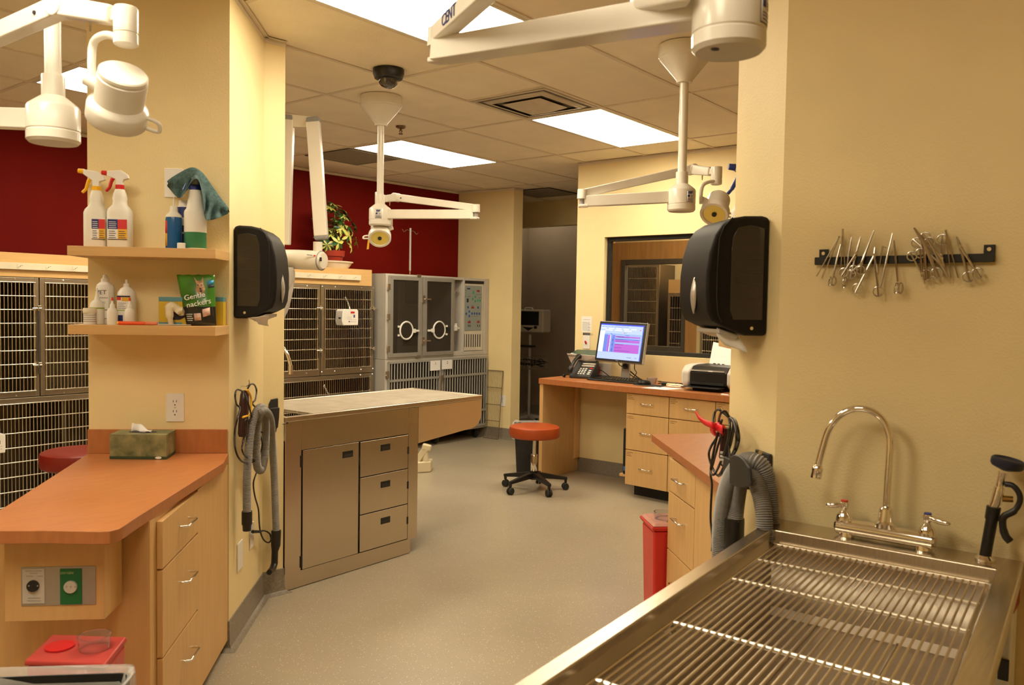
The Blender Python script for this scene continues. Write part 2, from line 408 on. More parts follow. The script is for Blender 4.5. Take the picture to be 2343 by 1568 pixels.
# ------------------------------------------------------------------ left wing: shelves and what stands on them
NA = Vector((-S2, -S2, 0))           # the shelf wall looks this way
DA = Vector((S2, -S2, 0))            # along the shelf wall, left to right
CA = -1.82
def A(px, py, off=0): return Ps(px, py, CA - off*2*S2)
def shelf(name, z0, z1, label):
    t = MB().prism([(K0.x-.001, K0.y-.001), (K1.x-.002, K1.y-.002), (-1.508, -.595), (-1.894, -.209)], z0, z1).build(name, MAPLEH, bevel=.0015)
    return tag(t, label, 'shelf', 'wall shelves on the left column')
shelf('wall_shelf', 1.632, 1.669, 'maple wall shelf holding the spray bottles, upper of two on the column')
shelf('wall_shelf', 1.331, 1.368, 'maple wall shelf holding the treat bag, lower of two on the column')
ZU, ZL = 1.6695, 1.3685
MILK = mat('milky_plastic', (.86, .83, .75), .35, vary=.02, trans=.12, ior=1.2)
NAVY = mat('navy_print', (.02, .03, .16), .5); REDL = mat('red_print', (.62, .03, .03), .5); YEL = mat('yellow_print', (.75, .42, .03), .5)
YELP = mat('yellow_plastic', (.85, .46, .01), .35); REDT = mat('red_trigger_plastic', (.55, .015, .02), .35); BLUEP = mat('blue_plastic', (.01, .03, .22), .35)
TEAL = mat('teal_print', (.03, .30, .32), .5); INK = mat('dark_ink', (.03, .025, .05), .6); GRN = mat('green_liquid', (.045, .22, .10), .2, trans=.1)
BLUL = mat('blue_liquid', (.01, .10, .30), .2); GREYT = mat('grey_print', (.35, .33, .33), .6); ORANGE = mat('orange_plastic', (.85, .10, .02), .35)
def sticker(o, ax, up, w, h, mb, d=.0007):   # thin label, o = lower left corner
    n = Vector(ax).cross(Vector(up)).normalized()
    return mb.fbox(Vector(o), Vector(ax)*w, Vector(up)*h, n*d)
UP = Vector((0, 0, 1))
def spot(px, off, z):
    p = A(px, 700, off); return Vector((p.x, p.y, z))
def trigger(t, base, s, m, top, up=1.0, lean=0):
    # pump head: body, nozzle and lever; points to the left
    L = -DA
    mb = MB(); b = Vector(base)
    mb.extrude([b + DA*.012*s, b + L*.012*s, b + L*.012*s + UP*.022*s, b + L*.045*s + UP*(.034+lean)*s, b + L*.045*s + UP*(.052+lean)*s, b + DA*.005*s + UP*.056*s, b + DA*.030*s + UP*.040*s, b + DA*.034*s + UP*.026*s, b + DA*.014*s + UP*.020*s], NA*.018*s)
    for i in range(len(mb.v)): mb.v[i] -= NA*.009*s
    mb.build('pump_head', top, t, bevel=.003*s)
    MB().cyl(b + L*.043*s + UP*(.044+lean)*s, b + L*.064*s + UP*(.046+lean)*s, .0095*s, .008*s, 12).build('nozzle', m, t)
    mb = MB(); q = [b + L*.022*s + UP*.030*s, b + L*.030*s + UP*.015*s, b + L*.037*s - UP*.008*s, b + L*.050*s - UP*.022*s]
    mb.tube(smooth(q, 4), [.0075*s]*4+[.0065*s]*4+[.006*s]*4+[.005*s], 8); mb.build('trigger', m, t)
    MB().cyl(b - UP*.022*s, b + UP*.002, .0155*s, None, 16).build('collar', m, t)
def square_bottle(t, p, w, d, h1, h2, h3, rn, m=MILK):
    # rounded square body up to h1, grip neck to h2, throat to h3
    mb = MB(); secs = [(w/2*.94, d/2*.94, 0), (w/2, d/2, .006), (w/2, d/2, h1), (w/2*.90, d/2*.92, h1+.012), (w/2*.60, d/2*.78, h1+.030), (w/2*.56, d/2*.72, h1+.045), (w/2*.60, d/2*.72, h2-.018), (w/2*.52, d/2*.66, h2), (rn, rn, h3)]
    n = 20; vs = []
    for a, b, z in secs:
        e = .5 if z <= h1+.012 else .85
        for k in range(n):
            c, s_ = math.cos(2*PI*k/n), math.sin(2*PI*k/n)
            q = p + DA*(a*abs(c)**e*(1 if c > 0 else -1)) + NA*(b*abs(s_)**e*(1 if s_ > 0 else -1)) + UP*z; vs.append(q)
    fs = [tuple(range(n))] + [(i*n+k, i*n+(k+1) % n, (i+1)*n+(k+1) % n, (i+1)*n+k) for i in range(len(secs)-1) for k in range(n)] + [tuple(range((len(secs)-1)*n, len(secs)*n))]
    return mb.add(vs, fs).build('bottle', m, t, ang=50)
def colour_label(t, p, w, h, d, x0=0):
    # the four-colour product sticker, with rows of print
    o = p + NA*(d+.0003) + DA*x0
    sticker(o, DA, UP, w, h, MB()).build('label', PAPER, t)
    o2 = o + NA*.0006
    l = [c for c in t.children if c.name.startswith('label')][-1]
    sticker(o2 + UP*h*.5, DA, UP, w*.52, h*.46, MB()).build('blue_panel', NAVY, l)
    sticker(o2 + DA*w*.52 + UP*h*.5, DA, UP, w*.48, h*.46, MB()).build('red_panel', REDL, l)
    sticker(o2 + DA*w*.52 + UP*h*.04, DA, UP, w*.48, h*.46, MB()).build('yellow_panel', YEL, l)
    mb = MB(); o3 = o2 + NA*.0006
    for i in range(4): sticker(o3 + DA*w*.06 + UP*h*(.55+.09*i), DA, UP, w*(.40-.03*(i % 2)), h*.025, mb, .0004)
    mb.build('white_print', PAPER, l)
    mb = MB()
    for i in range(4):
        sticker(o3 + DA*w*.06 + UP*h*(.08+.10*i), DA, UP, w*(.36-.05*(i % 2)), h*.03, mb, .0004); sticker(o3 + DA*w*.57 + UP*h*(.08+.10*i), DA, UP, w*(.37-.05*(i % 2)), h*.03, mb, .0004)
    sticker(o3, DA, UP, w, h*.035, mb, .0004)
    mb.build('print', INK, l)
# two white trigger sprayers
for px, off, tm, lbl, x0, sc, lean in ((222, .10, YELP, 'white spray bottle with a yellow trigger, standing left of the red one', .000, 1.0, .012), (275.5, .11, REDT, 'white spray bottle with a red trigger, beside the yellow-triggered bottle', -.034, 1.03, 0)):
    p = spot(px, off, ZU); t = thing('spray_bottle', lbl, 'spray bottle', p, 0, 'spray bottles on the upper shelf')
    square_bottle(t, p, .086*sc, .07, .135*sc, .205*sc, .222*sc, .017)
    trigger(t, p + UP*.237*sc, 1.05, tm, WHITEP, lean=lean)
    colour_label(t, p + UP*.030, .050 if x0 == 0 else .072, .082, .0352, x0 if x0 else -.005)
# round sprayer with green liquid
p = spot(447, .105, ZU); t = thing('spray_bottle', 'round spray bottle half full of green liquid under a draped cloth', 'spray bottle', p, 0, 'spray bottles on the upper shelf')
R = .0425
MB().lathe([(0, 0), (R*.95, 0), (R, .005), (R, .145), (R*.96, .153), (R*.80, .162), (R*.70, .185), (R*.60, .225), (R*.58, .235), (0, .236)], p, n=28).build('bottle', MILK, t)
MB().lathe([(0, .002), (R*.96, .002), (R*1.006, .006), (R*1.006, .068), (0, .069)], p, n=28).build('liquid', GRN, t)
MB().cyl(p+UP*.236, p+UP*.256, .0235, None, 20).build('collar', BLUEP, t)
MB().cyl(p+UP*.256, p+UP*.285, .019, .013, 16).build('pump_head', WHITEP, t)
cone = MB().tube(smooth([p+UP*.27-DA*.01, p+UP*.262-DA*.03, p+UP*.235-DA*.044], 4), .006, 8).build('trigger', BLUEP, t)
# cloth hanging over it
CL = mat('teal_cotton', (.055, .105, .105), .9, vary=.25, scale=90, bump=.4, bscale=400)
def cloth():
    cols = [(381, 415, 386, 432, .05), (392, 405, 394, 444, .03), (406, 397, 404, 452, .07), (421, 389, 413, 455, .04), (434, 383, 424, 446, .085), (444, 382, 434, 424, .05), (453, 386, 446, 404, .10), (461, 393, 455, 412, .06), (468, 401, 463, 452, .10), (476, 411, 467, 497, .06), (484, 422, 474, 505, .105), (493, 434, 484, 504, .055), (503, 449, 496, 500, .09), (513, 463, 508, 494, .05), (523, 477, 521, 488, .075)]
    nv = 9; vs = []
    for i, (x0, y0, x1, y1, o) in enumerate(cols):
        for k in range(nv):
            v = k/(nv-1); bul = .045*math.sin(PI*min(1, v*1.3)) * (1 if i % 2 else .55); o = .065+(o-.065)*(1.25 if k else 1)
            w = A(x0+(x1-x0)*v + 2.5*math.sin(v*7+i), y0+(y1-y0)*v, max(.06, .09+(o-.05)*v*.9+bul*.4)); vs.append(w)
    n = len(cols); fs = [(i*nv+k, i*nv+k+1, (i+1)*nv+k+1, (i+1)*nv+k) for i in range(n-1) for k in range(nv-1)]
    # back flap so the fold has two layers
    m0 = len(vs)
    for i, (x0, y0, x1, y1, o) in enumerate(cols):
        for k in range(nv):
            v = k/(nv-1); vs.append(A(x0+(x1-x0)*v*.8 + 5*v, y0+(y1-y0)*v*.82, .085-.045*math.sin(PI*.5*v)))
    fs += [(m0+i*nv+k, m0+(i+1)*nv+k, m0+(i+1)*nv+k+1, m0+i*nv+k+1) for i in range(n-1) for k in range(nv-1)]
    fs += [(i*nv, (i+1)*nv, m0+(i+1)*nv, m0+i*nv) for i in range(n-1)]
    return MB().add(vs, fs).build('cloth', CL, None, ang=180, solid=.0025, subd=1)
tag(cloth(), 'dark teal cloth draped over the green-filled spray bottle', 'cloth')
# blue squeeze bottle with a thin spout
p = spot(398, .10, ZU); t = thing('squeeze_bottle', 'squeeze bottle of blue liquid with a thin clear spout', 'bottle', p)
MB().lathe([(0, 0), (.030, 0), (.031, .004), (.031, .118), (.029, .128), (.017, .138), (0, .139)], p, n=24).build('bottle', BLUL, t)
MB().lathe([(.0305, .126), (.0313, .126), (.029, .136), (.017, .147), (.016, .150), (0, .150)], p, n=24).build('shoulder', MILK, t)
MB().cyl(p+UP*.148, p+UP*.17, .0165, .014, 16).build('cap', MILK, t)
MB().cyl(p+UP*.17, p+UP*.215, .004, .0016, 8).build('spout', MILK, t)
mb = MB(); lp = lambda a, z: p + DA*(.0316*math.sin(a)) + NA*(.0316*math.cos(a)) + UP*z
for m_, z0, z1 in ((REDL, .062, .112), (YEL, .012, .062)):
    vs = [lp(-1.25+.09*i, z) for z in (z0, z1) for i in range(8)]
    MB().add(vs, [(i, i+1, 9+i, 8+i) for i in range(7)]).build('label', m_, t, solid=.0004)
# tall white can behind
p = spot(422, .045, ZU); t = thing('aerosol_can', 'tall white can with a navy band, behind the blue squeeze bottle', 'can', p)
MB().lathe([(0, 0), (.030, 0), (.030, .165), (.024, .178), (0, .178)], p, n=24).build('can', WHITEP, t)
MB().cyl(p+UP*.178, p+UP*.20, .022, .020, 20).build('cap', WHITEP, t)
MB().lathe([(.0302, .130), (.0306, .130), (.0306, .172), (.0302, .172)], p, n=24).build('band', NAVY, t)
mb = MB().cyl(p+UP*.085+NA*.029, p+UP*.085+NA*.0312, .014, None, 16); mb.cbox(p+UP*.04+NA*.0302, (.03, .003, .05), -PI/4); mb.build('printed_badge', NAVY, t)
p = spot(415, .165, ZU); tag(MB().lathe([(0, 0), (.0155, 0), (.0155, .020), (.014, .022), (0, .022)], p, n=20).build('bottle_cap', WHITEP), 'small white cap on the upper shelf between blue and green bottles', 'cap')
# lower shelf
CREAMP = mat('cream_plastic', (.74, .68, .55), .4, vary=.02)
p = spot(205, .135, ZL); t = thing('pill_jar', 'short cream jar with a screw lid, at the left end of the lower shelf', 'jar', p)
MB().lathe([(0, 0), (.022, 0), (.0225, .003), (.0225, .044), (0, .044)], p, n=20).build('jar', WHITEP, t)
MB().lathe([(.024, .043), (.0245, .044), (.0245, .060), (.023, .063), (0, .063)], p, n=20).build('lid', CREAMP, t)
mb = MB()
for i in range(4): mb.lathe([(.0227, .010+i*.008), (.0229, .010+i*.008), (.0229, .013+i*.008), (.0227, .013+i*.008)], p, n=20)
mb.build('label_print', GREYT, t)
p = spot(222, .095, ZL); t = thing('drop_bottle', 'white round-shouldered bottle with a pointed tip, right behind the short cream jar', 'bottle', p)
MB().lathe([(0, 0), (.026, 0), (.027, .004), (.027, .070), (.024, .082), (.016, .092), (.010, .096), (.009, .104), (.006, .112), (.0025, .142), (0, .142)], p, n=22).build('bottle', MILK, t)
MB().lathe([(.0272, .060), (.0275, .060), (.0275, .066), (.0272, .066)], p, n=22).build('green_band', mat('lime_print', (.35, .45, .08), .5), t)
p = spot(241, .055, ZL); t = thing('lotion_bottle', 'large white bottle lettered VET, tallest on the lower shelf', 'bottle', p)
MB().lathe([(0, 0), (.033, 0), (.034, .004), (.034, .142), (.031, .156), (.020, .166), (.014, .169), (0, .169)], p, n=26).build('bottle', WHITEP, t)
MB().lathe([(.0155, .166), (.0155, .180), (.010, .184), (.007, .196), (0, .197)], p, n=18).build('cap', MILK, t)
of = p + NA*.0338
l = sticker(of - DA*.021 + UP*.02, DA, UP, .046, .112, MB()).build('label', WHITEP, t)
text('lettering', 'VET', INK, l, of + NA*.001 + UP*.118 - DA*.004, DA, UP, .024)
text('teal_lettering', 'ZING', TEAL, l, of + NA*.001 + UP*.082 - DA*.001, DA, UP, .011)
text('teal_lettering', 'ON', TEAL, l, of + NA*.001 + UP*.070 - DA*.001, DA, UP, .011)
mb = MB()
for z in (.103, .055, .022): sticker(of + NA*.0008 - DA*.020 + UP*z, DA, UP, .042, .002, mb, .0004)
mb.build('rule_lines', INK, l)
REDTIP = mat('red_cap', (.70, .05, .02), .4)
for px, off, lbl in ((257, .14, 'small clear dropper bottle with a red tip, in front of the large white bottle'), (297, .14, 'small clear dropper bottle with a red tip, in front of the labelled round bottle')):
    p = spot(px, off, ZL); t = thing('dropper_bottle', lbl, 'bottle', p, 0, 'dropper bottles on the lower shelf')
    MB().lathe([(0, 0), (.0195, 0), (.020, .003), (.020, .050), (.017, .060), (.010, .066), (.009, .078), (.004, .084), (.003, .096), (0, .096)], p, n=20).build('bottle', MILK, t)
    MB().cyl(p+UP*.094, p+UP*.107, .0046, .003, 10).build('tip', REDTIP, t)
p = spot(290, .06, ZL); t = thing('flip_top_bottle', 'round-shouldered white bottle with a red and yellow printed label', 'bottle', p)
MB().lathe([(0, 0), (.034, 0), (.0355, .004), (.0355, .112), (.033, .128), (.022, .143), (.012, .149), (.012, .160), (.006, .164), (.0055, .178), (0, .179)], p, n=26).build('bottle', WHITEP, t)
of = p + NA*.0352 - DA*.025
l = sticker(of + UP*.012, DA, UP, .050, .102, MB()).build('label', PAPER, t)
o2 = of + NA*.0008
sticker(o2 + UP*.108, DA, UP, .050, .006, MB()).build('black_panel', INK, l); sticker(o2 + UP*.096, DA, UP, .015, .012, MB()).build('red_panel', REDL, l)
sticker(o2 + UP*.092 + DA*.018, DA, UP, .032, .015, MB()).build('yellow_panel', YEL, l); sticker(o2 + UP*.013, DA, UP, .022, .024, MB()).build('blue_panel', NAVY, l)
sticker(o2 + UP*.054, DA, UP, .05, .004, MB()).build('green_panel', mat('lime_print', (.35, .45, .08), .5), l)
mb = MB()
for i in range(4): sticker(o2 + UP*(.062+.007*i) + DA*.004, DA, UP, .03-.004*(i % 3), .0025, mb, .0004)
mb.build('print', GREYT, l)
# marker and thermometer lying on the front of the shelf
a, b = A(268, 741, .178), A(360, 741, .172); a.z = b.z = ZL+.0075; d = (b-a).normalized()
t = thing('brush', 'red-orange handled brush lying along the front of the lower shelf', 'brush', (a+b)/2 - UP*.0075)
MB().cyl(a+d*.006, a+(b-a)*.70, .0075, .0065, 12).build('handle', ORANGE, t); MB().lathe([(0, 0), (.006, .001), (.0075, .015), (.006, .04), (.0055, .045), (0, .046)], a+(b-a)*.70, d, 12).build('head', mat('salmon_plastic', (.75, .22, .12), .4), t)
MB().cyl(a, a+d*.007, .006, .0072, 10).build('end_cap', YELP, t)
a, b = A(362, 742, .185), A(437, 744, .18); a.z = b.z = ZL+.004
tag(MB().taper(a, b, .010, .006, .004, .003).build('thermometer', GREYP, bevel=.001), 'thin grey thermometer lying in front of the yellow glove box', 'thermometer')
# glove boxes
CARD = mat('yellow_carton', (.62, .42, .03), .6); CARDB = mat('blue_carton', (.10, .26, .32), .6)
def carton(t, p0, p1, h, dep):
    # p0, p1: lower front corners
    d = (p1-p0); mb = MB(); mb.fbox(p0, d, NA*-dep, UP*(h*.84)); mb.build('box', CARD, t, bevel=.001)
    MB().fbox(p0 + UP*h*.84, d, NA*-dep, UP*(h*.16)).build('blue_edge', CARDB, t, bevel=.001)
p0, p1 = A(363, 740, .12), A(447, 740, .12); p0.z = p1.z = ZL
t = thing('glove_box', 'yellow and blue glove box with a white glove pulled out', 'box', (p0+p1)/2)
carton(t, p0, p1, .112, .08)
mb = MB(); c = (p0+p1)/2 + NA*.001
mb.extrude([c + DA*x + UP*z for x, z in ((-.035, .030), (-.030, .052), (-.012, .060), (.012, .058), (.028, .050), (.030, .032), (.010, .022), (-.02, .022))], NA*.0006); mb.build('opening', INK, t)
sticker(p0 + NA*.0006, DA, UP, .09, .012, MB()).build('blue_stripe', CARDB, t)
GLV = mat('cream_latex', (.78, .70, .52), .6, vary=.05, scale=30, bump=.5, bscale=80)
mb = MB()
mb.tube(smooth([c + UP*.05 + DA*.02, c + NA*.012 + UP*.07 - DA*.005, c + NA*.022 + UP*.074 - DA*.02, c + NA*.026 + UP*.05 - DA*.021, c + NA*.024 + UP*.02 - DA*.018, c + NA*.02 + UP*.004 - DA*.016], 4), [.016]*5+[.018]*5+[.015]*5+[.010]*6, 10)
mb.tube(smooth([c + UP*.045 + DA*.02, c + NA*.014 + UP*.062 + DA*.018, c + NA*.016 + UP*.05 + DA*.004], 4), [.012]*4+[.013]*5, 8)
mb.build('glove', GLV, t)
p0, p1 = A(452, 741, .055), A(511, 741, .055); p0.z = p1.z = ZL
t = thing('glove_box', 'second yellow and blue box, standing behind the green treat bag', 'box', (p0+p1)/2)
carton(t, p0, p1, .115, .045)
sticker(p0 + (p1-p0)*.55 + NA*.0005, DA, UP, .012, .115, MB()).build('blue_stripe', CARDB, t)
# treat bag
FOIL = mat('green_foil', (.045, .17, .015), .25, vary=.25, scale=12, coat=.4); FOILB = mat('black_foil', (.015, .013, .012), .25, vary=.2, coat=.4)
def bag_pt(u, v, lift=0):
    # u 0..1 across, v 0..1 up; tilted pillow pouch
    xl = 427 + (404-427)*v; xr = 495 + (491-495)*v; yb = 746 + (745.5-746)*u; yt = 629 + (629-629)*u
    x = xl + (xr-xl)*u; y = yb + (yt-yb)*v
    bul = .026*math.sin(PI*u)**.7*math.sin(PI*min(1, .12+v*.85))**.8
    return A(x, y, .135 + bul + lift - .035*v)
t = thing('treat_bag', 'green and black foil bag of dog treats leaning on the boxes', 'bag', bag_pt(.5, 0))
nu, nv = 12, 16; vs = [bag_pt(i/nu, k/nv) + UP*(.0018*math.sin(i*2.1) if k == nv else 0) for k in range(nv+1) for i in range(nu+1)]
vb = [bag_pt(i/nu, k/nv) - NA*(.052*math.sin(PI*i/nu)**.7*math.sin(PI*min(1, .12+k/nv*.85))**.8+.001) for k in range(nv+1) for i in range(nu+1)]
nn = len(vs); fs = [(k*(nu+1)+i, k*(nu+1)+i+1, (k+1)*(nu+1)+i+1, (k+1)*(nu+1)+i) for k in range(nv) for i in range(nu)]
fb = [tuple(nn+j for j in reversed(f)) for f in fs]
mb = MB().add(vs+vb, fs+fb); rim = [i for i in range(nu+1)] + [k*(nu+1)+nu for k in range(1, nv+1)] + [nv*(nu+1)+i for i in range(nu-1, -1, -1)] + [k*(nu+1) for k in range(nv-1, 0, -1)]
mb.add([], []); n0 = 0
for a_, b_ in zip(rim, rim[1:]+rim[:1]): mb.f.append((a_, b_, nn+b_, nn+a_)); mb.m.append(0)
mb.m = [1 if (i < nv*nu*2 and (i % (nv*nu))//nu < 6) else 0 for i in range(len(mb.f))]
mb.build('pouch', [FOIL, FOILB], t, ang=180)
bax = (bag_pt(1, .5)-bag_pt(0, .5)).normalized(); bup = (bag_pt(.5, .7)-bag_pt(.5, .4)).normalized(); bax = (bax + UP*.20).normalized()
text('lettering', 'Gentle', PAPER, t, bag_pt(.40, .535, .004), bax, bup, .030, depth=.001)
text('lettering', 'nackers', PAPER, t, bag_pt(.50, .40, .003), bax, bup, .031, depth=.001)
def bag_patch(name, pts, m, lift=.0015): return MB().add([bag_pt(u, v, lift) for u, v in pts], [tuple(range(len(pts)))]).build(name, m, t, solid=.0006)
TAN = mat('tan_print', (.50, .28, .14), .5, vary=.3, scale=120)
def bag_disc(cu, cv, ru, rv, n=14): return [(cu+ru*math.cos(2*PI*i/n), cv+rv*math.sin(2*PI*i/n)) for i in range(n)]
dog = bag_patch('dog_picture', [(.46, .70), (.50, .80), (.44, .97), (.52, .88), (.62, .88), (.69, .96), (.68, .82), (.72, .72), (.66, .63), (.52, .62)], TAN)
for nm, cu, cv, ru, rv in (('picture_eye', .53, .80, .018, .012), ('picture_eye', .63, .80, .018, .012), ('picture_nose', .59, .73, .03, .018), ('picture_mouth', .60, .68, .035, .022)):
    MB().add([bag_pt(u, v, .003) for u, v in bag_disc(cu, cv, ru, rv)], [tuple(range(14))]).build(nm, INK, dog, solid=.0005)
bag_patch('blue_patch', [(.80, .80), (.97, .82), (.97, .90), (.80, .88)], mat('sky_print', (.03, .25, .55), .4)); bag_patch('dark_patch', [(.81, .74), (.98, .76), (.98, .81), (.81, .79)], INK)
for q in ([(.30, .10), (.52, .11), (.52, .25), (.30, .24)], [(.58, .17), (.82, .21), (.82, .36), (.58, .32)]): bag_patch('treat_picture', q, mat('pink_print', (.62, .40, .33), .5, vary=.15, scale=90), .002)
mb = MB()
for i in range(4): mb.add([bag_pt(u, v, .002) for u, v in ((.06, .22-.04*i), (.26-.03*(i % 2), .22-.04*i), (.26-.03*(i % 2), .235-.04*i), (.06, .235-.04*i))], [(0, 1, 2, 3)])
mb.build('small_print', PAPER, t, solid=.0004)
# plates on the shelf wall
def duplex(t, c, ax, n, s=1.0):
    # two sockets with slots
    for k in (-1, 1):
        q = c + UP*(.0195*k*s); mb = MB().lathe([(0, 0), (.0165*s, 0), (.0165*s, .002), (0, .0025)], q, n, 20, ref=ax); so = mb.build('socket', WHITEP, t)
        mb = MB()
        for sx in (-1, 1): mb.fbox(q + ax*(sx*.0063*s-.0011*s) + UP*.001*s + n*.0022, ax*.0022*s, UP*.0085*s, n*.0008)
        mb.cyl(q - UP*.0085*s + n*.0022, q - UP*.0085*s + n*.003, .0026*s, None, 10); mb.build('slot', INK, so)
    MB().cyl(c + n*.001, c + n*.0035, .003*s, None, 10).build('screw', CHROME, t)
def plate(name, label, cat, c, ax, n, w, h, group=None, m=WHITEP):
    t = thing(name, label, cat, c, 0, group)
    MB().fbox(Vector(c) - ax*w/2 - UP*h/2 + n*.0005, ax*w, UP*h, n*.005).build('cover_plate', m, t, bevel=.002)
    return t
a, b = A(380.5, 900), A(422, 965); c = (a+b)/2
t = plate('wall_outlet', 'white double outlet on the column above the tissue box', 'outlet', c, DA, NA, (b-a).dot(DA), a.z-b.z, 'wall outlets'); duplex(t, c+NA*.005, DA, NA, 1.05)
a, b = A(377, 385), A(420, 453); c = (a+b)/2
plate('blank_plate', 'blank white wall plate on the column, half hidden by the draped cloth', 'wall plate', c, DA, NA, (b-a).dot(DA), a.z-b.z)

# ------------------------------------------------------------------ left counter
ZC = .838
cr = [(-1.385, -.496), (-1.50, -.64), (-2.15, -1.205)]
corner = [(-2.19, -1.243), (-2.222, -1.270), (-2.25, -1.276), (-2.272, -1.258)]
poly = [(-1.755, -.072), (-1.372, -.474)] + cr[1:] + corner + [(-2.36, -1.145), (-2.50, -.998)]
t = thing('worktop', 'orange-brown laminate worktop with a rounded corner, carrying the tissue box', 'worktop', (-1.9, -.7, ZC-.036))
MB().prism(poly, ZC-.036, ZC).build('top', TOP, t, bevel=.002)
bs0, bs1 = A(204.5, 1037), A(523, 1040)
mb = MB(); q0, q1 = Vector((K0.x, K0.y, ZC)), Vector((K1.x-.004, K1.y+.004, ZC)); hb = A(204, 982).z-ZC
mb.fbox(q0 + NA*.001, q1-q0, NA*.016, UP*hb); mb.build('backsplash', TOP, t, bevel=.0015)
# base cabinet
CD = -.905
def Bp(px, py, o=0): return Pm(px, py, CD+o)
ND = Vector((S2, -S2, 0)); DD = Vector((S2, S2, 0))      # drawer fronts face ND, run along DD
def on_d(s, z, o=0):     # s = x+y along the front
    m_ = (s+CD)/2; return Vector((m_, m_-CD, z)) + ND*o
s_far = -1.835; s_e = Bp(358, 1190).x + Bp(358, 1190).y; s_n = Bp(372, 1185).x+Bp(372, 1185).y; s_r = Bp(453, 1128).x+Bp(453, 1128).y
t = thing('base_cabinet', 'maple base cabinet with three drawers under the left worktop', 'cabinet', on_d(s_far, 0, -.3), 0, 'base cabinets')
mb = MB(); a, b = on_d(s_far, .10, -.019), on_d(s_e, .10, -.019)
mb.fbox(a, b-a, -ND*.50, UP*(ZC-.037-.10)); mb.fbox(a - ND*.06 - UP*.0995, (b-a)*.98, -ND*.40, UP*.0995); mb.build('carcass', MAPLE, t, bevel=.001)
a, b = on_d(s_far+.006, .045, -.018), on_d(s_r-.003, .045, -.018)
MB().fbox(a, b-a, ND*.018, UP*(.79-.045)).build('filler_panel', MAPLE, t, bevel=.001)
zt = [.787, .632, .352, .06]
def pull(t, c, ax, n, L=.096, m=CHROME, r=.0042, out=.028):
    pts = [c - ax*L/2, c - ax*L/2 + n*out*.8, c - ax*(L/2-.008) + n*out, c + ax*(L/2-.008) + n*out, c + ax*L/2 + n*out*.8, c + ax*L/2]
    return MB().tube(pts, r, 8).build('handle', m, t, ang=60)
for i in range(3):
    a, b = on_d(s_r+.003, zt[i+1]+.003, -.018), on_d(s_n, zt[i+1]+.003, -.018)
    o = MB().fbox(a, b-a, ND*.018, UP*(zt[i]-zt[i+1]-.006)).build('drawer', MAPLE, t, bevel=.0012)
    hp = Bp(*((422, 1195), (424, 1320), (428, 1497))[i])
    pull(o, Vector((hp.x, hp.y, hp.z)) - ND*.001, DD, ND, .115)
# apron box with gas outlets
c0 = -3.40
a, b = Ps(10, 1300, c0), Ps(239, 1300, c0); zb = Ps(150, 1420, c0).z
t = thing('gas_outlet_box', 'maple box under the left worktop holding two medical gas outlets', 'gas outlet', Vector(((a.x+b.x)/2, (a.y+b.y)/2, zb)))
a.z = b.z = zb; MB().fbox(a, b-a, -NA*.140, UP*(ZC-.0365-zb)).build('box', MAPLE, t, bevel=.0015)
def G(px, py, o=0): return Ps(px, py, c0-o*2*S2)
def panel(nm, x0, y0, x1, y1, m, o, parent, d=.002):
    a, b, e = G(x0, y1, o), G(x1, y1, o), G(x0, y0, o); return MB().fbox(a, DA*(b-a).dot(DA), UP*(e.z-a.z), NA*d).build(nm, m, parent, bevel=.0008)
METP = mat('satin_metal_plate', (.40, .37, .33), .45, .6)
pl = panel('mounting_plate', 49, 1298, 220, 1387, METP, 0, t)
lp_ = panel('vacuum_plate', 52, 1302, 103, 1382, mat('pale_plate', (.55, .52, .46), .5), .002, pl)
gp = panel('oxygen_plate', 138, 1302, 188, 1384, mat('green_plate', (.01, .14, .04), .5), .002, pl)
# a plate's marks ride on the mounting plate, so no part sits deeper than a sub-part
def disc(nm, px, py, r, m, o, parent, d=.006): 
    c = G(px, py, o); return MB().lathe([(0, 0), (r, 0), (r*.96, d), (0, d)], c, NA, 28).build(nm, m, parent)
disc('vacuum_socket', 76, 1341, .0165, BLACKM, .004, pl); disc('oxygen_socket', 162, 1343, .0178, mat('pale_plate', (.55, .52, .46), .5), .004, pl)
for x in (152, 162, 172): disc('socket_pin', x, 1343, .0022, GREYT, .0102, pl, .001)
for x in (66, 86): disc('socket_pin', x, 1341, .0022, GREYT, .0102, pl, .001)
g0 = G(153, 1314, .0045); text('lettering', 'OXYGEN', mat('pale_green_print', (.45, .60, .30), .5), pl, g0, DA, UP, .0085)
mb = MB()
for x0, x1, y in ((58, 96, 1308), (68, 86, 1313), (60, 76, 1320), (86, 98, 1320), (64, 92, 1370), (62, 94, 1376)):
    a, b = G(x0, y, .0042), G(x1, y, .0042); mb.fbox(a, b-a, UP*.0022, NA*.0004)
mb.build('print', GREYT, pl)
# red sharps tub and the bin in front of it
zs = .56
qs = [Pz(52, 1512, zs), Pz(243, 1520, zs), Pz(293, 1456, zs), Pz(118, 1450, zs)]
cc = (qs[0]+qs[1]+qs[2]+qs[3])/4
t = thing('sharps_container', 'red sharps tub with a clear lid, on the floor under the left worktop', 'sharps container', (cc.x, cc.y, 0), 0, 'red sharps containers')
def tub(z, k): return [Vector((cc.x+(q.x-cc.x)*k, cc.y+(q.y-cc.y)*k, z)) for q in qs]
F6 = [(3, 2, 1, 0), (4, 5, 6, 7), (0, 1, 5, 4), (1, 2, 6, 5), (2, 3, 7, 6), (3, 0, 4, 7)]
MB().add(tub(.001, .80)+tub(zs-.016, .96), F6).build('tub', REDP, t, bevel=.012, seg=3)
MB().add(tub(zs-.015, 1.0)+tub(zs, .97), F6).build('lid', mat('red_clear_plastic', (.52, .07, .06), .2, trans=.2, ior=1.2), t, bevel=.006, seg=3)
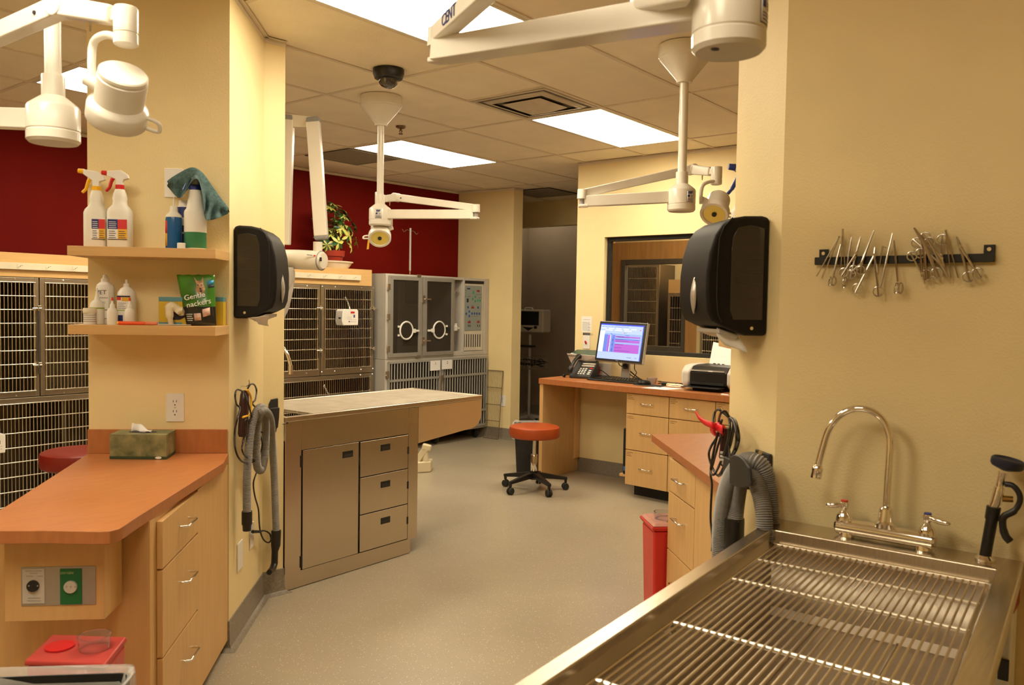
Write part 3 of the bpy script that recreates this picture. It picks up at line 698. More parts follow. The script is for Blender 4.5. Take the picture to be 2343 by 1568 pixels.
c1q = cc.lerp((qs[1]+qs[2])/2, .42); c1q.z = zs; c2q = cc.lerp((qs[0]+qs[3])/2, .45); c2q.z = zs
MB().lathe([(.034, .001), (.038, .036), (.040, .036), (.036, .001)], c1q, n=24).build('clear_collar', CLEAR, t)
MB().lathe([(0, .001), (.036, .001), (.036, .005), (0, .006)], c2q, n=24).build('cap', REDT, t)
LINER = mat('clear_bag_film', (.75, .73, .70), .18, vary=.03, alpha=.32, bump=1.0, bscale=24)
def bin_(name, label, c, ax, ay, w, d, h, k, liner_h, group=None, open_=True):
    t = thing(name, label, 'trash can', c, 0, group)
    def rect(z, s, g=0, n=6):
        out = []
        hw, hd, r = w/2*s+g, d/2*s+g, .03
        for (sx, sy, a0) in ((1, 1, 0), (-1, 1, PI/2), (-1, -1, PI), (1, -1, 1.5*PI)):
            for i in range(n+1):
                a = a0+PI/2*i/n; out.append(c + ax*(sx*(hw-r)+r*math.cos(a)) + ay*(sy*(hd-r)+r*math.sin(a)) + UP*z)
        return out
    secs = [rect(.001, k), rect(h, 1), rect(h, 1, -.004), rect(.012, k, -.004)]; n = len(secs[0])
    vs = [v for s in secs for v in s]; fs = [(i*n+q, i*n+(q+1) % n, (i+1)*n+(q+1) % n, (i+1)*n+q) for i in range(3) for q in range(n)] + [tuple(reversed(range(n))), tuple(range(3*n, 4*n))]
    MB().add(vs, fs).build('bin', BLACKM, t)
    rnd = random.Random(3)
    wob = lambda v, s: v + Vector((rnd.uniform(-s, s), rnd.uniform(-s, s), rnd.uniform(-s, s)))
    secs = [[wob(v, .003) for v in rect(h*.5, .9, -.008)], [wob(v, .004) for v in rect(h-.03, 1, -.008)], [wob(v, .009) for v in rect(h+.014, 1, .000)], [wob(v, .009) for v in rect(h+.010, 1, .010)], [wob(v, .006) for v in rect(h-liner_h*.5, .99, .010)], [wob(v, .008) for v in rect(h-liner_h, .985, .016)]]
    vs = [v for s in secs for v in s]; m_ = len(secs)
    MB().add(vs, [(i*n+q, i*n+(q+1) % n, (i+1)*n+(q+1) % n, (i+1)*n+q) for i in range(m_-1) for q in range(n)]).build('liner', LINER, t, ang=180)
    return t
bq_ = Pz(135, 1526, .63) + NA*.13
bin_('trash_can', 'black trash can with a clear liner, in front of the red sharps tub', Vector((bq_.x, bq_.y, 0)), DA, NA, .34, .22, .62, .8, .10, 'black trash cans')
# tissue box
ta, tb_ = Pz(251, 1051, ZC), Pz(381, 1052, ZC)
dx = (tb_-ta); dy = (Pz(403, 1037, ZC)-tb_)*.93
t = thing('tissue_box', 'green marbled tissue box on the left worktop', 'tissue box', (ta+tb_)/2 + dy*.5)
MARB = mat('green_marble_card', (.055, .075, .03), .5, scale=16, col2=(.34, .32, .16), lo=.3, hi=.72)
hb_ = A(300, 990, .10).z*0 + .098
mb = MB(); o = ta; mb.fbox(o + UP*.0005, dx, dy, UP*hb_); mb.build('carton', MARB, t, bevel=.0015)
MB().fbox(o + UP*.001 - dy.normalized()*.0006 - dx.normalized()*.0006, dx + dx.normalized()*.0012, dy + dy.normalized()*.0012, UP*.011).build('base_band', mat('dark_green_card', (.035, .06, .03), .5), t)
mc = o + dx*.5 + dy*.5 + UP*(hb_+.0008)
MB().lathe([(0, 0), (.055, 0), (.055, .0006), (0, .0006)], mc, n=28, sx=1.0, sy=.48, ref=dx).build('opening', INK, t)
mb = MB(); n = 10; vs = []
for i in range(n+1):
    u = i/n
    for k in range(5):
        v = k/4; vs.append(mc + dx.normalized()*(-.045+.08*u) + dy.normalized()*(.012*math.sin(u*5)+.018*(v-.5)) + UP*(.002 + (.030*(1-u)**1.2 + .006)*v**.8 + .004*math.sin(u*9+k)))
MB().add(vs, [(i*5+k, i*5+k+1, (i+1)*5+k+1, (i+1)*5+k) for i in range(n) for k in range(4)]).build('tissue', PAPER, t, ang=180, solid=.0006)
mb = MB().lathe([(0, 0), (.013, 0), (.013, .0008), (0, .001)], o + dx*.86 + UP*.007 - dy.normalized()*.0008, -dy.normalized(), 20, sx=1, sy=.36, ref=dx); mb.build('white_badge', PAPER, t)
# ------------------------------------------------------------------ 45-degree faces beside the aisle
DL = (K2-K1).normalized(); NL = Vector((DL.y, -DL.x, 0)); CLF = NL.dot(K1)
D3_ = (K3-K2).normalized(); N3 = Vector((D3_.y, -D3_.x, 0)); CN3 = N3.dot(K2)
def WL(px, py, off=0):     # on whichever of the two column faces is in front
    a = Pn(px, py, NL.x, NL.y, CLF+off); b = Pn(px, py, N3.x, N3.y, CN3+off)
    return a if (a-CAM).length < (b-CAM).length else b
DR = (R2-R1).normalized(); NR = Vector((-DR.y, DR.x, 0)); CRF = NR.dot(R1)
def WR(px, py, off=0): return Pn(px, py, NR.x, NR.y, CRF+off)
DISPW = mat('smoked_window', (.028, .024, .018), .14, vary=.1, coat=.5)
DISPB = mat('dispenser_black', (.011, .009, .0075), .55, vary=.1, spec=.22)
EMB = mat('satin_silver', (.58, .56, .53), .32, .7)
DISPR = mat('dispenser_rib', (.05, .042, .03), .3, vary=.1)
def dispenser(label, o, d, n, z0, z1, depth, width, sheet):
    # o: wall point of the near lower corner; d: along wall away from the camera; n: out of the wall
    t = thing('paper_towel_dispenser', label, 'paper towel dispenser', Vector((o.x, o.y, z0)), 0, 'paper towel dispensers')
    h = z1-z0; D = depth
    front = [(.00, .985), (.12, 1.0), (.40, .995), (.60, .975), (.76, .92), (.88, .83), (.96, .68), (1.0, .50), (1.0, .33), (.97, .18), (.90, .10), (.70, .05), (.42, -.005), (.35, -.02), (.0, -.02)]
    P = lambda a, b, s: Vector((o.x, o.y, z0)) + n*(a*D) + UP*(b*h) + d*s
    mb = MB(); mb.extrude([P(a, b, 0) for a, b in front], d*width); mb.build('housing', DISPB, t, bevel=.012, seg=4, ang=50)
    # smoked cheek on the near side, a slightly raised panel with the roll ghosting behind it
    side = [(.06, .12), (.06, .92), (.30, .945), (.50, .92), (.58, .84), (.60, .70), (.60, .20), (.54, .12)]
    w = MB().extrude([P(.03+a*.98, b*.97, .0005) for a, b in side], -d*.0025).build('side_window', DISPW, t, bevel=.004)
    mb = MB()
    for k in range(5): mb.extrude([P(.12+.008*k, .30+.11*k, -.002), P(.50-.01*k, .30+.11*k, -.002), P(.50-.01*k, .305+.11*k, -.002), P(.12+.008*k, .305+.11*k, -.002)], -d*.0008)
    mb.build('moulded_ribs', DISPR, w)
    # seam round the cover
    seam = [(.66, .975), (.80, .90), (.88, .80), (.90, .55), (.90, .30), (.87, .16), (.80, .09)]
    MB().tube([P(a*.93, b, -.001) for a, b in seam], .0022, 6).build('cover_seam', BLACKM, t)
    # silver lens-shaped handle on the front
    mb = MB(); pts = []
    for i in range(13):
        u = i/12; wd = .019*math.sin(PI*u)**.55+.001
        pts.append((P(1.005 - (.03 if u > .8 else 0)*0, .16+.32*u, width*.42-wd), P(1.005, .16+.32*u, width*.42+wd)))
    vs = []
    for i, (a, b) in enumerate(pts):
        u = i/12; bul = .010*math.sin(PI*u); m_ = (a+b)/2 + n*bul; vs += [a, m_ - d*.006, m_ + d*.006, b]
    mb.add(vs, [(i*4+k, i*4+k+1, (i+1)*4+k+1, (i+1)*4+k) for i in range(12) for k in range(3)])
    mb.build('silver_emblem', EMB, t, solid=.002)
    MB().cyl(P(.26, .045, -.0005), P(.26, .045, -.003), .0055, None, 12).build('screw', CHROME, t)
    MB().extrude([P(.40, -.02, .03), P(.72, .03, .03), P(.72, .0, .03), P(.45, -.05, .03)], d*(width-.06)).build('paper_slot', GREYP, t)
    # hanging sheet
    A_, B_, C_, D_ = sheet; nn = 8; vs = []
    for i in range(nn+1):
        u = i/nn
        for k in range(5): v = k/4; vs.append((A_.lerp(B_, v)).lerp(D_.lerp(C_, v), u) + n*(.012*math.sin(u*3+v*2)))
    MB().add(vs, [(i*5+k, i*5+k+1, (i+1)*5+k+1, (i+1)*5+k) for i in range(nn) for k in range(4)]).build('paper_towel', PAPER, t, ang=180, solid=.0006)
    return t
a = WL(534, 515); b = WL(534, 729)
dispenser('black paper towel dispenser on the left column, beside the wall shelves', Vector((a.x, a.y, 0))+NL*.001, DL, NL, b.z+.008, a.z, .178, .28, (WL(566, 728, .07), WL(608, 722, .15), WL(622, 747, .14), WL(590, 742, .11)))
sR = .08; oR = R1 + DR*sR
a = WR(1760, 495); b = WR(1755, 770)
dispenser('black paper towel dispenser on the right wall, above the hanging clippers', Vector((oR.x, oR.y, 0))+NR*.001, DR, NR, b.z+.008, a.z, .198, .27, (WR(1640, 750, .14), WR(1690, 762, .075), WR(1702, 808, .065), WR(1659, 790, .11)))

# vacuum hoses: corrugated grey tube
def hose(t, pts, r, n=14, name='hose', pitch=.0062):
    path = smooth(pts, 24); L = [0]
    for a, b in zip(path[:-1], path[1:]): L.append(L[-1]+(b-a).length)
    out = []; rad = []; s = 0; i = 0; k = 0
    while s < L[-1]:
        while L[i+1] < s: i += 1
        f = (s-L[i])/max(1e-9, L[i+1]-L[i]); out.append(path[i].lerp(path[i+1], f)); rad.append(r if k % 2 else r*.86); s += pitch/2; k += 1
    return MB().tube(out, rad, n).build(name, GREYH, t, ang=25)
def cord(t, pts, r=.0038, name='cord', m=BLACK, n=6): return MB().tube(smooth(pts, 10), r, n).build(name, m, t, ang=180)
# left: clippers on a hook
MAROON = mat('maroon_plastic', (.035, .008, .012), .3, vary=.1, coat=.3)
hk = WL(553, 884, .004)
tag(MB().tube(smooth([hk-NL*.003, hk+NL*.02, hk+NL*.032+UP*.012, hk+NL*.03+UP*.028], 5), .0025, 8).build('wall_hook', CHROME), 'steel wall hook carrying the clippers on the left column', 'hook', 'clipper hooks')
t = thing('hair_clipper', 'dark maroon clippers with yellow trim, hung by the cord on the left column', 'clippers', WL(562, 985, .02), 0, 'hanging animal clippers')
c0_, c1_ = WL(560, 893, .035), WL(556, 1000, .035)
mb = MB(); ax = (c1_-c0_); L = ax.length; ax.normalize()
mb.lathe([(0, 0), (.017, .002), (.024, .02), (.028, .06), (.026, .11), (.028, L*.75), (.029, L*.93), (.022, L), (0, L)], c0_, ax, 16, sx=1.0, sy=.75, ref=DL); mb.build('body', MAROON, t)
MB().taper(c0_+ax*L, c0_+ax*(L+.028), .030, .012, .036, .004, NL).build('blade', CHROME, t)
y0 = WL(565, 892, .057); y1 = WL(575, 925, .060); y2 = WL(572, 948, .060)
MB().tube(smooth([y0, WL(573, 905, .058), y1, y2, WL(556, 955, .057)], 6), .0045, 8).build('yellow_trim', YELP, t)
O = .05
cord(t, [WL(x, y, O+.010*((i*7) % 3)) for i, (x, y) in enumerate([(556, 896), (543, 892), (538, 905), (541, 925), (549, 935), (543, 960), (537, 990), (539, 1030), (552, 1055), (572, 1060), (592, 1045), (600, 1015), (590, 985), (578, 960), (570, 930), (560, 900)])])
cord(t, [WL(x, y, O+.006*((i*5) % 3)) for i, (x, y) in enumerate([(565, 893), (573, 880), (582, 881), (587, 895), (584, 915), (578, 925), (600, 945), (620, 960), (631, 975), (628, 992), (610, 995), (592, 985), (578, 970), (562, 960), (560, 990), (556, 1010), (554, 1030), (562, 1045), (580, 1053), (588, 1040), (588, 1000), (578, 970)])])
cord(t, [WL(x, y, .03) for x, y in [(583, 1050), (588, 1075), (580, 1105), (583, 1135), (591, 1165), (593, 1195), (596, 1218), (603, 1235), (613, 1242), (620, 1236), (617, 1222), (605, 1215), (592, 1217)]])
a, b = WL(578, 1217, .018), WL(596, 1217, .025); MB().cyl(a, b, .008, .006, 10).build('plug', BLACK, t)
# left: hose bracket and hose
t = thing('hose_hook', 'dark grey wall bracket holding the vacuum hose on the left column', 'bracket', WL(622, 965, 0), 0, 'hose brackets')
q = [WL(622, 915, .012), WL(634, 912, .012), WL(635, 958, .012), WL(628, 968, .012), WL(620, 960, .012)]
mb = MB().extrude([WL(x, y, .001) for x, y in ((614, 925), (619, 914), (634, 911), (635, 960), (629, 967), (615, 962))], N3*.012); mb.build('wall_plate', GREYD, t, bevel=.003)
mb = MB(); cc_ = WL(618, 960, .0); mb.extrude([cc_ + N3*a + UP*b for a, b in ((.013, .045), (.05, .035), (.075, .010), (.085, .05), (.09, .07), (.10, .07), (.095, .02), (.085, -.03), (.05, -.055), (.013, -.055))], -D3_*.05); mb.build('cradle', GREYD, t, bevel=.006)
t = thing('vacuum_hose', 'grey corrugated vacuum hose looped on the left column bracket', 'vacuum hose', WL(600, 1080, .05), 0, 'vacuum hoses')
hose(t, [WL(x, y, o) for x, y, o in ((565, 1172, .05), (565, 1100, .05), (568, 1040, .055), (574, 985, .06), (583, 950, .07), (596, 933, .085), (606, 945, .085), (608, 990, .075), (606, 1040, .068), (600, 1070, .065), (594, 1076, .062), (588, 1062, .06), (587, 1010, .06), (590, 960, .068), (603, 940, .105), (618, 958, .085), (622, 1000, .06), (627, 1080, .05), (630, 1160, .05), (632, 1218, .05))], .0185)
MB().lathe([(.0215, 0), (.0225, .01), (.0225, .055), (.019, .062), (.0175, .085), (0, .085)], WL(565, 1170, .05), -UP, 18).build('black_cuff', BLACK, t)
MB().lathe([(.0178, .064), (.0182, .066), (.0182, .074), (.0178, .076)], WL(565, 1170, .05), -UP, 18).build('silver_band', CHROME, t)
e0 = WL(632, 1214, .05)
mb = MB().tube([e0, e0-UP*.005, WL(631, 1248, .05), WL(629, 1262, .05), WL(628, 1290, .05), WL(624, 1302, .058), WL(616, 1310, .066)], [.0235, .024, .023, .016, .0165, .0165, .013], 14); mb.build('crevice_nozzle', BLACK, t)
for (x0, y0, x1, y1, lbl) in ((541.5, 1240, 553, 1311, 'white wall plate low on the left column, nearest the maple drawers'), (570.5, 1197, 578, 1258, 'white wall plate low on the left column, behind the hanging hose')):
    a, b = WL(x0, y1), WL(x1, y1); c = (a+b)/2; e = WL((x0+x1)/2, y0); c = Vector((c.x, c.y, (a.z+e.z)/2))
    plate('wall_plate', lbl, 'wall plate', c, DL, NL, max(.07, (b-a).dot(DL)), e.z-a.z, 'low wall plates')

# ------------------------------------------------------------------ exam lamps
LENS = mat('amber_reflector', (.78, .62, .14), .18, .35, vary=.05)
def exam_lamp(label, pole_xy, hub_top, hub_bot, elbow, up_end, box_end, post, yoke, head_c, head_ax, handle_ax, tagtext=True, sc=1.0, grp='ceiling exam lamps', full=True, adz=.012, aw=.040, plate_dir=None):
    x, y = pole_xy; t = thing('exam_lamp', label, 'exam lamp', (x, y, CEIL), 0, grp)
    C0 = Vector((x, y, 0))
    MB().lathe([(0, CEIL), (.127, CEIL), (.128, CEIL-.055), (.122, CEIL-.062), (.122, CEIL-.066), (.040, CEIL-.165), (.038, CEIL-.178), (.034, CEIL-.178), (0, CEIL-.178)], C0, n=36).build('ceiling_cone', WHITE, t)
    r = .0215
    MB().cyl(C0 + UP*(hub_top+.03), C0 + UP*(CEIL-.17), r, None, 20).build('pole', WHITE, t)
    hh = hub_top-hub_bot
    h = MB().lathe([(0, hub_top+.075), (.029, hub_top+.075), (.030, hub_top+.07), (.030, hub_top+.018), (.036, hub_top+.014), (.064, hub_top-.008), (.068, hub_top-.016), (.068, hub_bot+.036), (.0665, hub_bot+.034), (.0665, hub_bot+.032), (.068, hub_bot+.030), (.068, hub_bot+.008), (.061, hub_bot), (.040, hub_bot), (0, hub_bot)], C0, n=40).build('hub', WHITE, t)
    # lower arm: flat-sided beam with a forked end
    e = Vector(elbow); d = Vector((e.x-x, e.y-y, 0)); d.normalize(); za = e.z
    s = d.cross(UP)
    st = C0 + d*.055; st.z = (hub_top+hub_bot)/2 + adz
    mb = MB().taper(st, e, aw, .056, aw*.95, .054); mb.build('lower_arm', WHITE, t, bevel=.004)
    dd = (e-st).normalized()
    mb = MB().taper(e - dd*.02 + UP*.019, e + dd*.028 + UP*.019, .040, .016, .036, .015); mb.taper(e - dd*.02 - UP*.022, e + dd*.028 - UP*.022, .044, .016, .040, .014); mb.build('elbow_fork', WHITE, t, bevel=.005)
    MB().cyl(e + dd*.012 - UP*.026, e + dd*.012 + UP*.024, .013, None, 14).build('elbow_pin', GREYT, t)
    # spring arm back from the elbow
    u = Vector(up_end); e2 = e + dd*.008 + UP*.026
    e2s = e2 + UP*.014
    MB().taper(e2s, u, .046, .040, .042, .048).build('spring_arm', WHITE, t, bevel=.005)
    MB().cyl(e + dd*.010 + UP*.012, e2s + UP*.018, .026, None, 18).build('elbow_joint', WHITE, t)
    ua = (u-e2s).normalized(); sx_ = ua.cross(UP).normalized()
    MB().cyl(u - sx_*.026, u + sx_*.026, .028, None, 20).build('knuckle', WHITE, t, bevel=.003)
    MB().cyl(u - ua*.07 - sx_*.0205, u - ua*.07 + sx_*.0245, .005, None, 10).build('bolt', INK, t); MB().cyl(u - ua*.07 - sx_*.0245, u - ua*.07 - sx_*.0205, .005, None, 10).build('bolt', INK, t)
    if not full: return t, h, (u, sx_, ua, e2s)
    be = Vector(box_end); bd = (be-u); bd.normalize()
    mb = MB().taper(u + bd*.01, be, .046, .050, .040, .044); mb.build('arm_block', WHITE, t, bevel=.006)
    mid = u.lerp(be, .55)
    MB().cyl(mid - UP*.020, mid - UP*.048, .004, .0025, 8).build('toggle_switch', CHROME, t)
    p0, p1 = Vector(post[0]), Vector(post[1])
    MB().beam(be - bd*.004, Vector((p0.x, p0.y, be.z)), .022, .030).build('swivel_tongue', WHITE, t, bevel=.003)
    MB().lathe([(0, p0.z), (.026, p0.z), (.028, p0.z-.004), (.028, p1.z+.03), (.0265, p1.z+.029), (.0265, p1.z+.027), (.028, p1.z+.026), (.028, p1.z+.003), (.023, p1.z), (0, p1.z)], Vector((p0.x, p0.y, 0)), n=24).build('swivel_post', WHITE, t)
    MB().tube(smooth(yoke, 6), .0095, 10).build('yoke', WHITE, t, ang=180)
    c = Vector(head_c); a = Vector(head_ax).normalized()
    hd = MB().lathe([(0, -.062), (.052, -.062), (.0555, -.059), (.0560, -.052), (.0545, -.050), (.0545, -.047), (.057, -.045), (.057, .018), (.062, .024), (.069, .030), (.071, .036), (.071, .068), (.068, .073), (.056, .073), (.054, .066), (.0, .066)], c, a, 40).build('lamp_head', WHITE, t)
    MB().lathe([(.0, .0665), (.053, .0665), (.0535, .0675), (.03, .0672), (0, .0670)], c, a, 32).build('reflector', LENS, t)
    MB().lathe([(0, .0675), (.0125, .0675), (.0115, .074), (0, .075)], c, a, 18).build('bulb_cap', BLACK, t)
    yk = Vector(yoke[-1]); k = (yk-c); k = (k - a*k.dot(a)).normalized()
    MB().cyl(c + k*.050, c + k*.088, .016, .014, 18).build('pivot', WHITE, t, bevel=.002)
    hx = Vector(handle_ax); hx = (hx - a*hx.dot(a)).normalized()
    b0, b1 = c + a*.034 + hx*.066, c + a*.062 + hx*.068; ex = hx*.034
    MB().tube(smooth([b0, b0+ex*.6, b0+ex+a*.006, b1+ex-a*.004, b1+ex*.6, b1], 5), .0052, 8).build('handle', WHITE, t, ang=180)
    return t, h, (u, sx_, ua, e2s)
def hub_plate(t, h, c0, hub_top, hub_bot, ang, w=.042, hgt=.060, z0=None):
    z0 = hub_bot+.040 if z0 is None else z0
    def q(a, z, r): return Vector((c0[0]+r*math.cos(a), c0[1]+r*math.sin(a), z))
    da = w/.068; n = 6
    lb = MB().add([q(ang-da/2+da*i/n, z, .0684) for z in (z0, z0+hgt) for i in range(n+1)], [(i, i+1, n+2+i, n+1+i) for i in range(n)]).build('rating_plate', INK, h, solid=.0003)
    mb = MB().add([q(ang-da*.47+da*.94*i/n, z, .0690) for z in (z0+.002, z0+hgt-.002) for i in range(n+1)], [(i, i+1, n+2+i, n+1+i) for i in range(n)]); mb.build('plate_face', WHITEP, h, solid=.0003)
    mb = MB()
    for (u0, u1, v0, v1) in ((-.34, .30, .80, .93), (-.34, .20, .70, .77), (-.38, -.10, .44, .64), (.02, .34, .58, .61), (.02, .34, .50, .53), (.02, .30, .42, .45), (-.36, .34, .28, .31), (-.36, .30, .20, .23), (-.36, .34, .10, .13)):
        mb.add([q(ang+da*(u0+(u1-u0)*i/3), z0+hgt*v, .0696) for v in (v0, v1) for i in range(4)], [(i, i+1, 5+i, 4+i) for i in range(3)])
    mb.build('plate_print', NAVY, h, solid=.0002)
def dep(v): return (Vector(v)-CAM).dot(fwd)
# middle lamp over the treatment table
mp_ = (.228, .369); dm = dep((mp_[0], mp_[1], 1.9))
ht, hb = Pd(866, 474, dm).z, Pd(866, 517, dm).z
tm_, hm, _ = exam_lamp('white exam lamp over the steel treatment table, its amber lens facing out', mp_, ht, hb, Pd(1085, 491, dm-.25), Pd(906, 452, dm+.18), Pd(880, 455, dm+.12), (Pd(868, 440, dm+.16), Pd(868, 475, dm+.16)),
    [Pd(868, 474, dm+.16), Pd(872, 480, dm+.14), Pd(888, 481, dm+.09), Pd(894, 490, dm+.06), Pd(895, 505, dm+.05), Pd(895, 522, dm+.05)], Pd(869, 530, dm+.06), -ray(869, 540).normalized()*.73 - UP*.62, -rt)
hub_plate(tm_, hm, mp_, ht, hb, math.atan2(-.97, -.35)-.55, .040, .055)
TAGP = mat('yellow_paper_tag', (.72, .40, .03), .6)
hq = Pd(843, 548, dm+.0)
tag(MB().extrude([Pd(x, y, dm+.01) for x, y in ((842, 546), (846, 545), (844, 570), (839, 571))], fwd*.001).build('paper_tag', TAGP), 'yellow paper tag hanging from the middle lamp handle', 'tag')
# right lamp near the window
rp_ = (.392, -1.608); dr_ = dep((rp_[0], rp_[1], 1.9))
ht, hb = Pd(1571, 430, dr_).z, Pd(1571, 485, dr_).z
tr_, hr, _ = exam_lamp('white exam lamp hanging before the interior window, beside the right towel dispenser', rp_, ht, hb, Pd(1337, 461, dr_+.02), Pd(1584, 388, dr_+.28), Pd(1627, 393, dr_+.16), (Pd(1640, 382, dr_+.12), Pd(1640, 423, dr_+.12)),
    [Pd(1636, 415, dr_+.11), Pd(1620, 417, dr_+.09), Pd(1608, 425, dr_+.07), Pd(1604, 442, dr_+.05), Pd(1604, 466, dr_+.04)], Pd(1640, 472, dr_+.06), -ray(1635, 490).normalized()*.72 - UP*.62 - rt*.18, rt)
hub_plate(tr_, hr, rp_, ht, hb, math.atan2(-.63, -.77)+.45, .040, .055)
# left lamp, nearest
dl_ = 2.3; lq = Pd(122, 250, dl_); lp2 = (lq.x, lq.y)
ht, hb = Pd(122, 236, dl_).z, Pd(122, 328, dl_).z
tl_, hl, _ = exam_lamp('large white exam lamp at upper left, its round head turned down before the column', lp2, ht, hb, Pd(-330, 258, dl_+.15), Pd(140, 16, dl_-.22), Pd(262, 36, dl_-.30), (Pd(288, 17, dl_-.32), Pd(288, 104, dl_-.32)),
    [Pd(272, 88, dl_-.32), Pd(245, 80, dl_-.31), Pd(222, 88, dl_-.30), Pd(212, 106, dl_-.29), Pd(210, 140, dl_-.29), Pd(210, 190, dl_-.29)], Pd(275, 218, dl_-.28), ray(275, 215).normalized()*.58 - UP*.80 - rt*.13, rt)
# nearest lamp arm, top right, its head out of the picture
dn_ = 1.55; nq = Pd(1668, 60, dn_); np2 = (nq.x, nq.y)
hb = Pd(1668, 120, dn_).z; ht = hb+.125
tn_, hn, (u, sx_, ua, e2s) = exam_lamp('big white exam lamp arm and hub across the top right, nearest the camera', np2, ht, hb, Pd(1006, 118, 2.12), Pd(1250, -150, 1.50), None, None, None, None, None, None, full=False, adz=.030, aw=.070)
hub_plate(tn_, hn, np2, ht, hb, math.atan2(rt.y-.62*fwd.y, rt.x-.62*fwd.x), .046, .066, hb+.040)
MB().lathe([(0, 0), (.008, 0), (.008, .0006), (0, .0008)], Vector((np2[0], np2[1], hb-.0002)) - rt*.030 - Vector((fwd.x, fwd.y, 0))*.022, -UP, 14, sx=1.2, sy=.9).build('socket_hole', INK, hn)
sn = sx_ if sx_.dot(CAM-u) > 0 else -sx_
text('lettering', 'CENT', NAVY, tn_, e2s + ua*.11 + sn*.0238 - (sn.cross(ua)).normalized()*.012*(1 if sn.cross(ua).z > 0 else -1), ua, sn.cross(ua) if sn.cross(ua).z > 0 else ua.cross(sn), .042, align='LEFT')
bk = Pd(1450, 8, 1.66)
MB().fbox(Pd(1448, 22, 1.66), Pd(1586, -4, 1.50)-Pd(1448, 22, 1.66), UP*.075, (Vector((rt.y, -rt.x, 0))*-.05)).build('arm_housing', WHITE, tn_, bevel=.006)

# ------------------------------------------------------------------ dental x-ray arm beside the column
dx_ = 4.75
t = thing('xray_arm', 'white folding x-ray arm with tube head, emerging from behind the left column', 'x-ray machine', (-.783, .30, 1.55))
GCAP = mat('grey_cap', (.28, .28, .29), .4)
MB().taper(Pd(650, 560, dx_+.1), Pd(659, 273, dx_+.05), .070, .050, .070, .048, fwd).build('inner_arm', WHITE, t, bevel=.006)
MB().taper(Pd(658, 276, dx_+.05), Pd(659, 264, dx_+.05), .072, .052, .066, .046, fwd).build('grey_cap', GCAP, t, bevel=.006)
MB().taper(Pd(735, 541, dx_), Pd(717, 279, dx_), .076, .050, .076, .048, fwd).build('outer_arm', WHITE, t, bevel=.006)
MB().taper(Pd(717, 281, dx_), Pd(716, 269, dx_), .078, .052, .068, .044, fwd).build('grey_cap', GCAP, t, bevel=.006)
MB().taper(Pd(735, 540, dx_), Pd(735.5, 549, dx_), .078, .052, .070, .046, fwd).build('grey_cap', GCAP, t, bevel=.006)
MB().taper(Pd(662, 277, dx_+.05), Pd(714, 280, dx_+.02), .030, .075, .030, .060).build('hinge_block', WHITE, t, bevel=.004)
MB().lathe([(.026, 0), (.026, .09), (0, .09)], Pd(727, 590, dx_), UP, 20).build('yoke', WHITE, t)
a, b = Pd(600, 590, dx_+.12), Pd(742, 597, dx_-.02); hd = MB().lathe([(0, 0), (.046, .0), (.052, .012), (.056, (b-a).length*.6), (.055, (b-a).length-.02), (.045, (b-a).length-.004), (0, (b-a).length)], a, b-a, 24).build('tube_head', WHITE, t)
c = b - (b-a).normalized()*.016; MB().lathe([(.0560, 0), (.0566, .001), (.0566, .006), (.0560, .007)], c-(b-a).normalized()*.006, b-a, 24).build('grey_ring', GCAP, t)
MB().fbox(Pd(702, 584, dx_-.066), rt*.030-UP*.004, UP*.006, fwd*.006).build('print', GREYT, t); MB().fbox(Pd(717, 586, dx_-.066), rt*.012-UP*.0015, UP*.006, fwd*.006).build('red_mark', REDL, t)
MB().fbox(Pd(731, 598, dx_-.068), rt*.012, UP*.022, fwd*.004).build('control_pad', GREYD, t)
HORN = mat('frosted_plastic', (.80, .77, .72), .3, vary=.02, trans=.4, ior=1.15)
MB().lathe([(.070, .0), (.074, .03), (.068, .12), (.052, .22), (.026, .29), (0, .302)], Pd(646, 617, dx_+.03), -UP - rt*.06, 24).build('aiming_cone', HORN, t)
MB().lathe([(.052, 0), (.058, .03), (.050, .08), (.030, .13), (0, .135)], Pd(650, 612, dx_-.01), -UP, 20).build('collimator', GREYP, t)
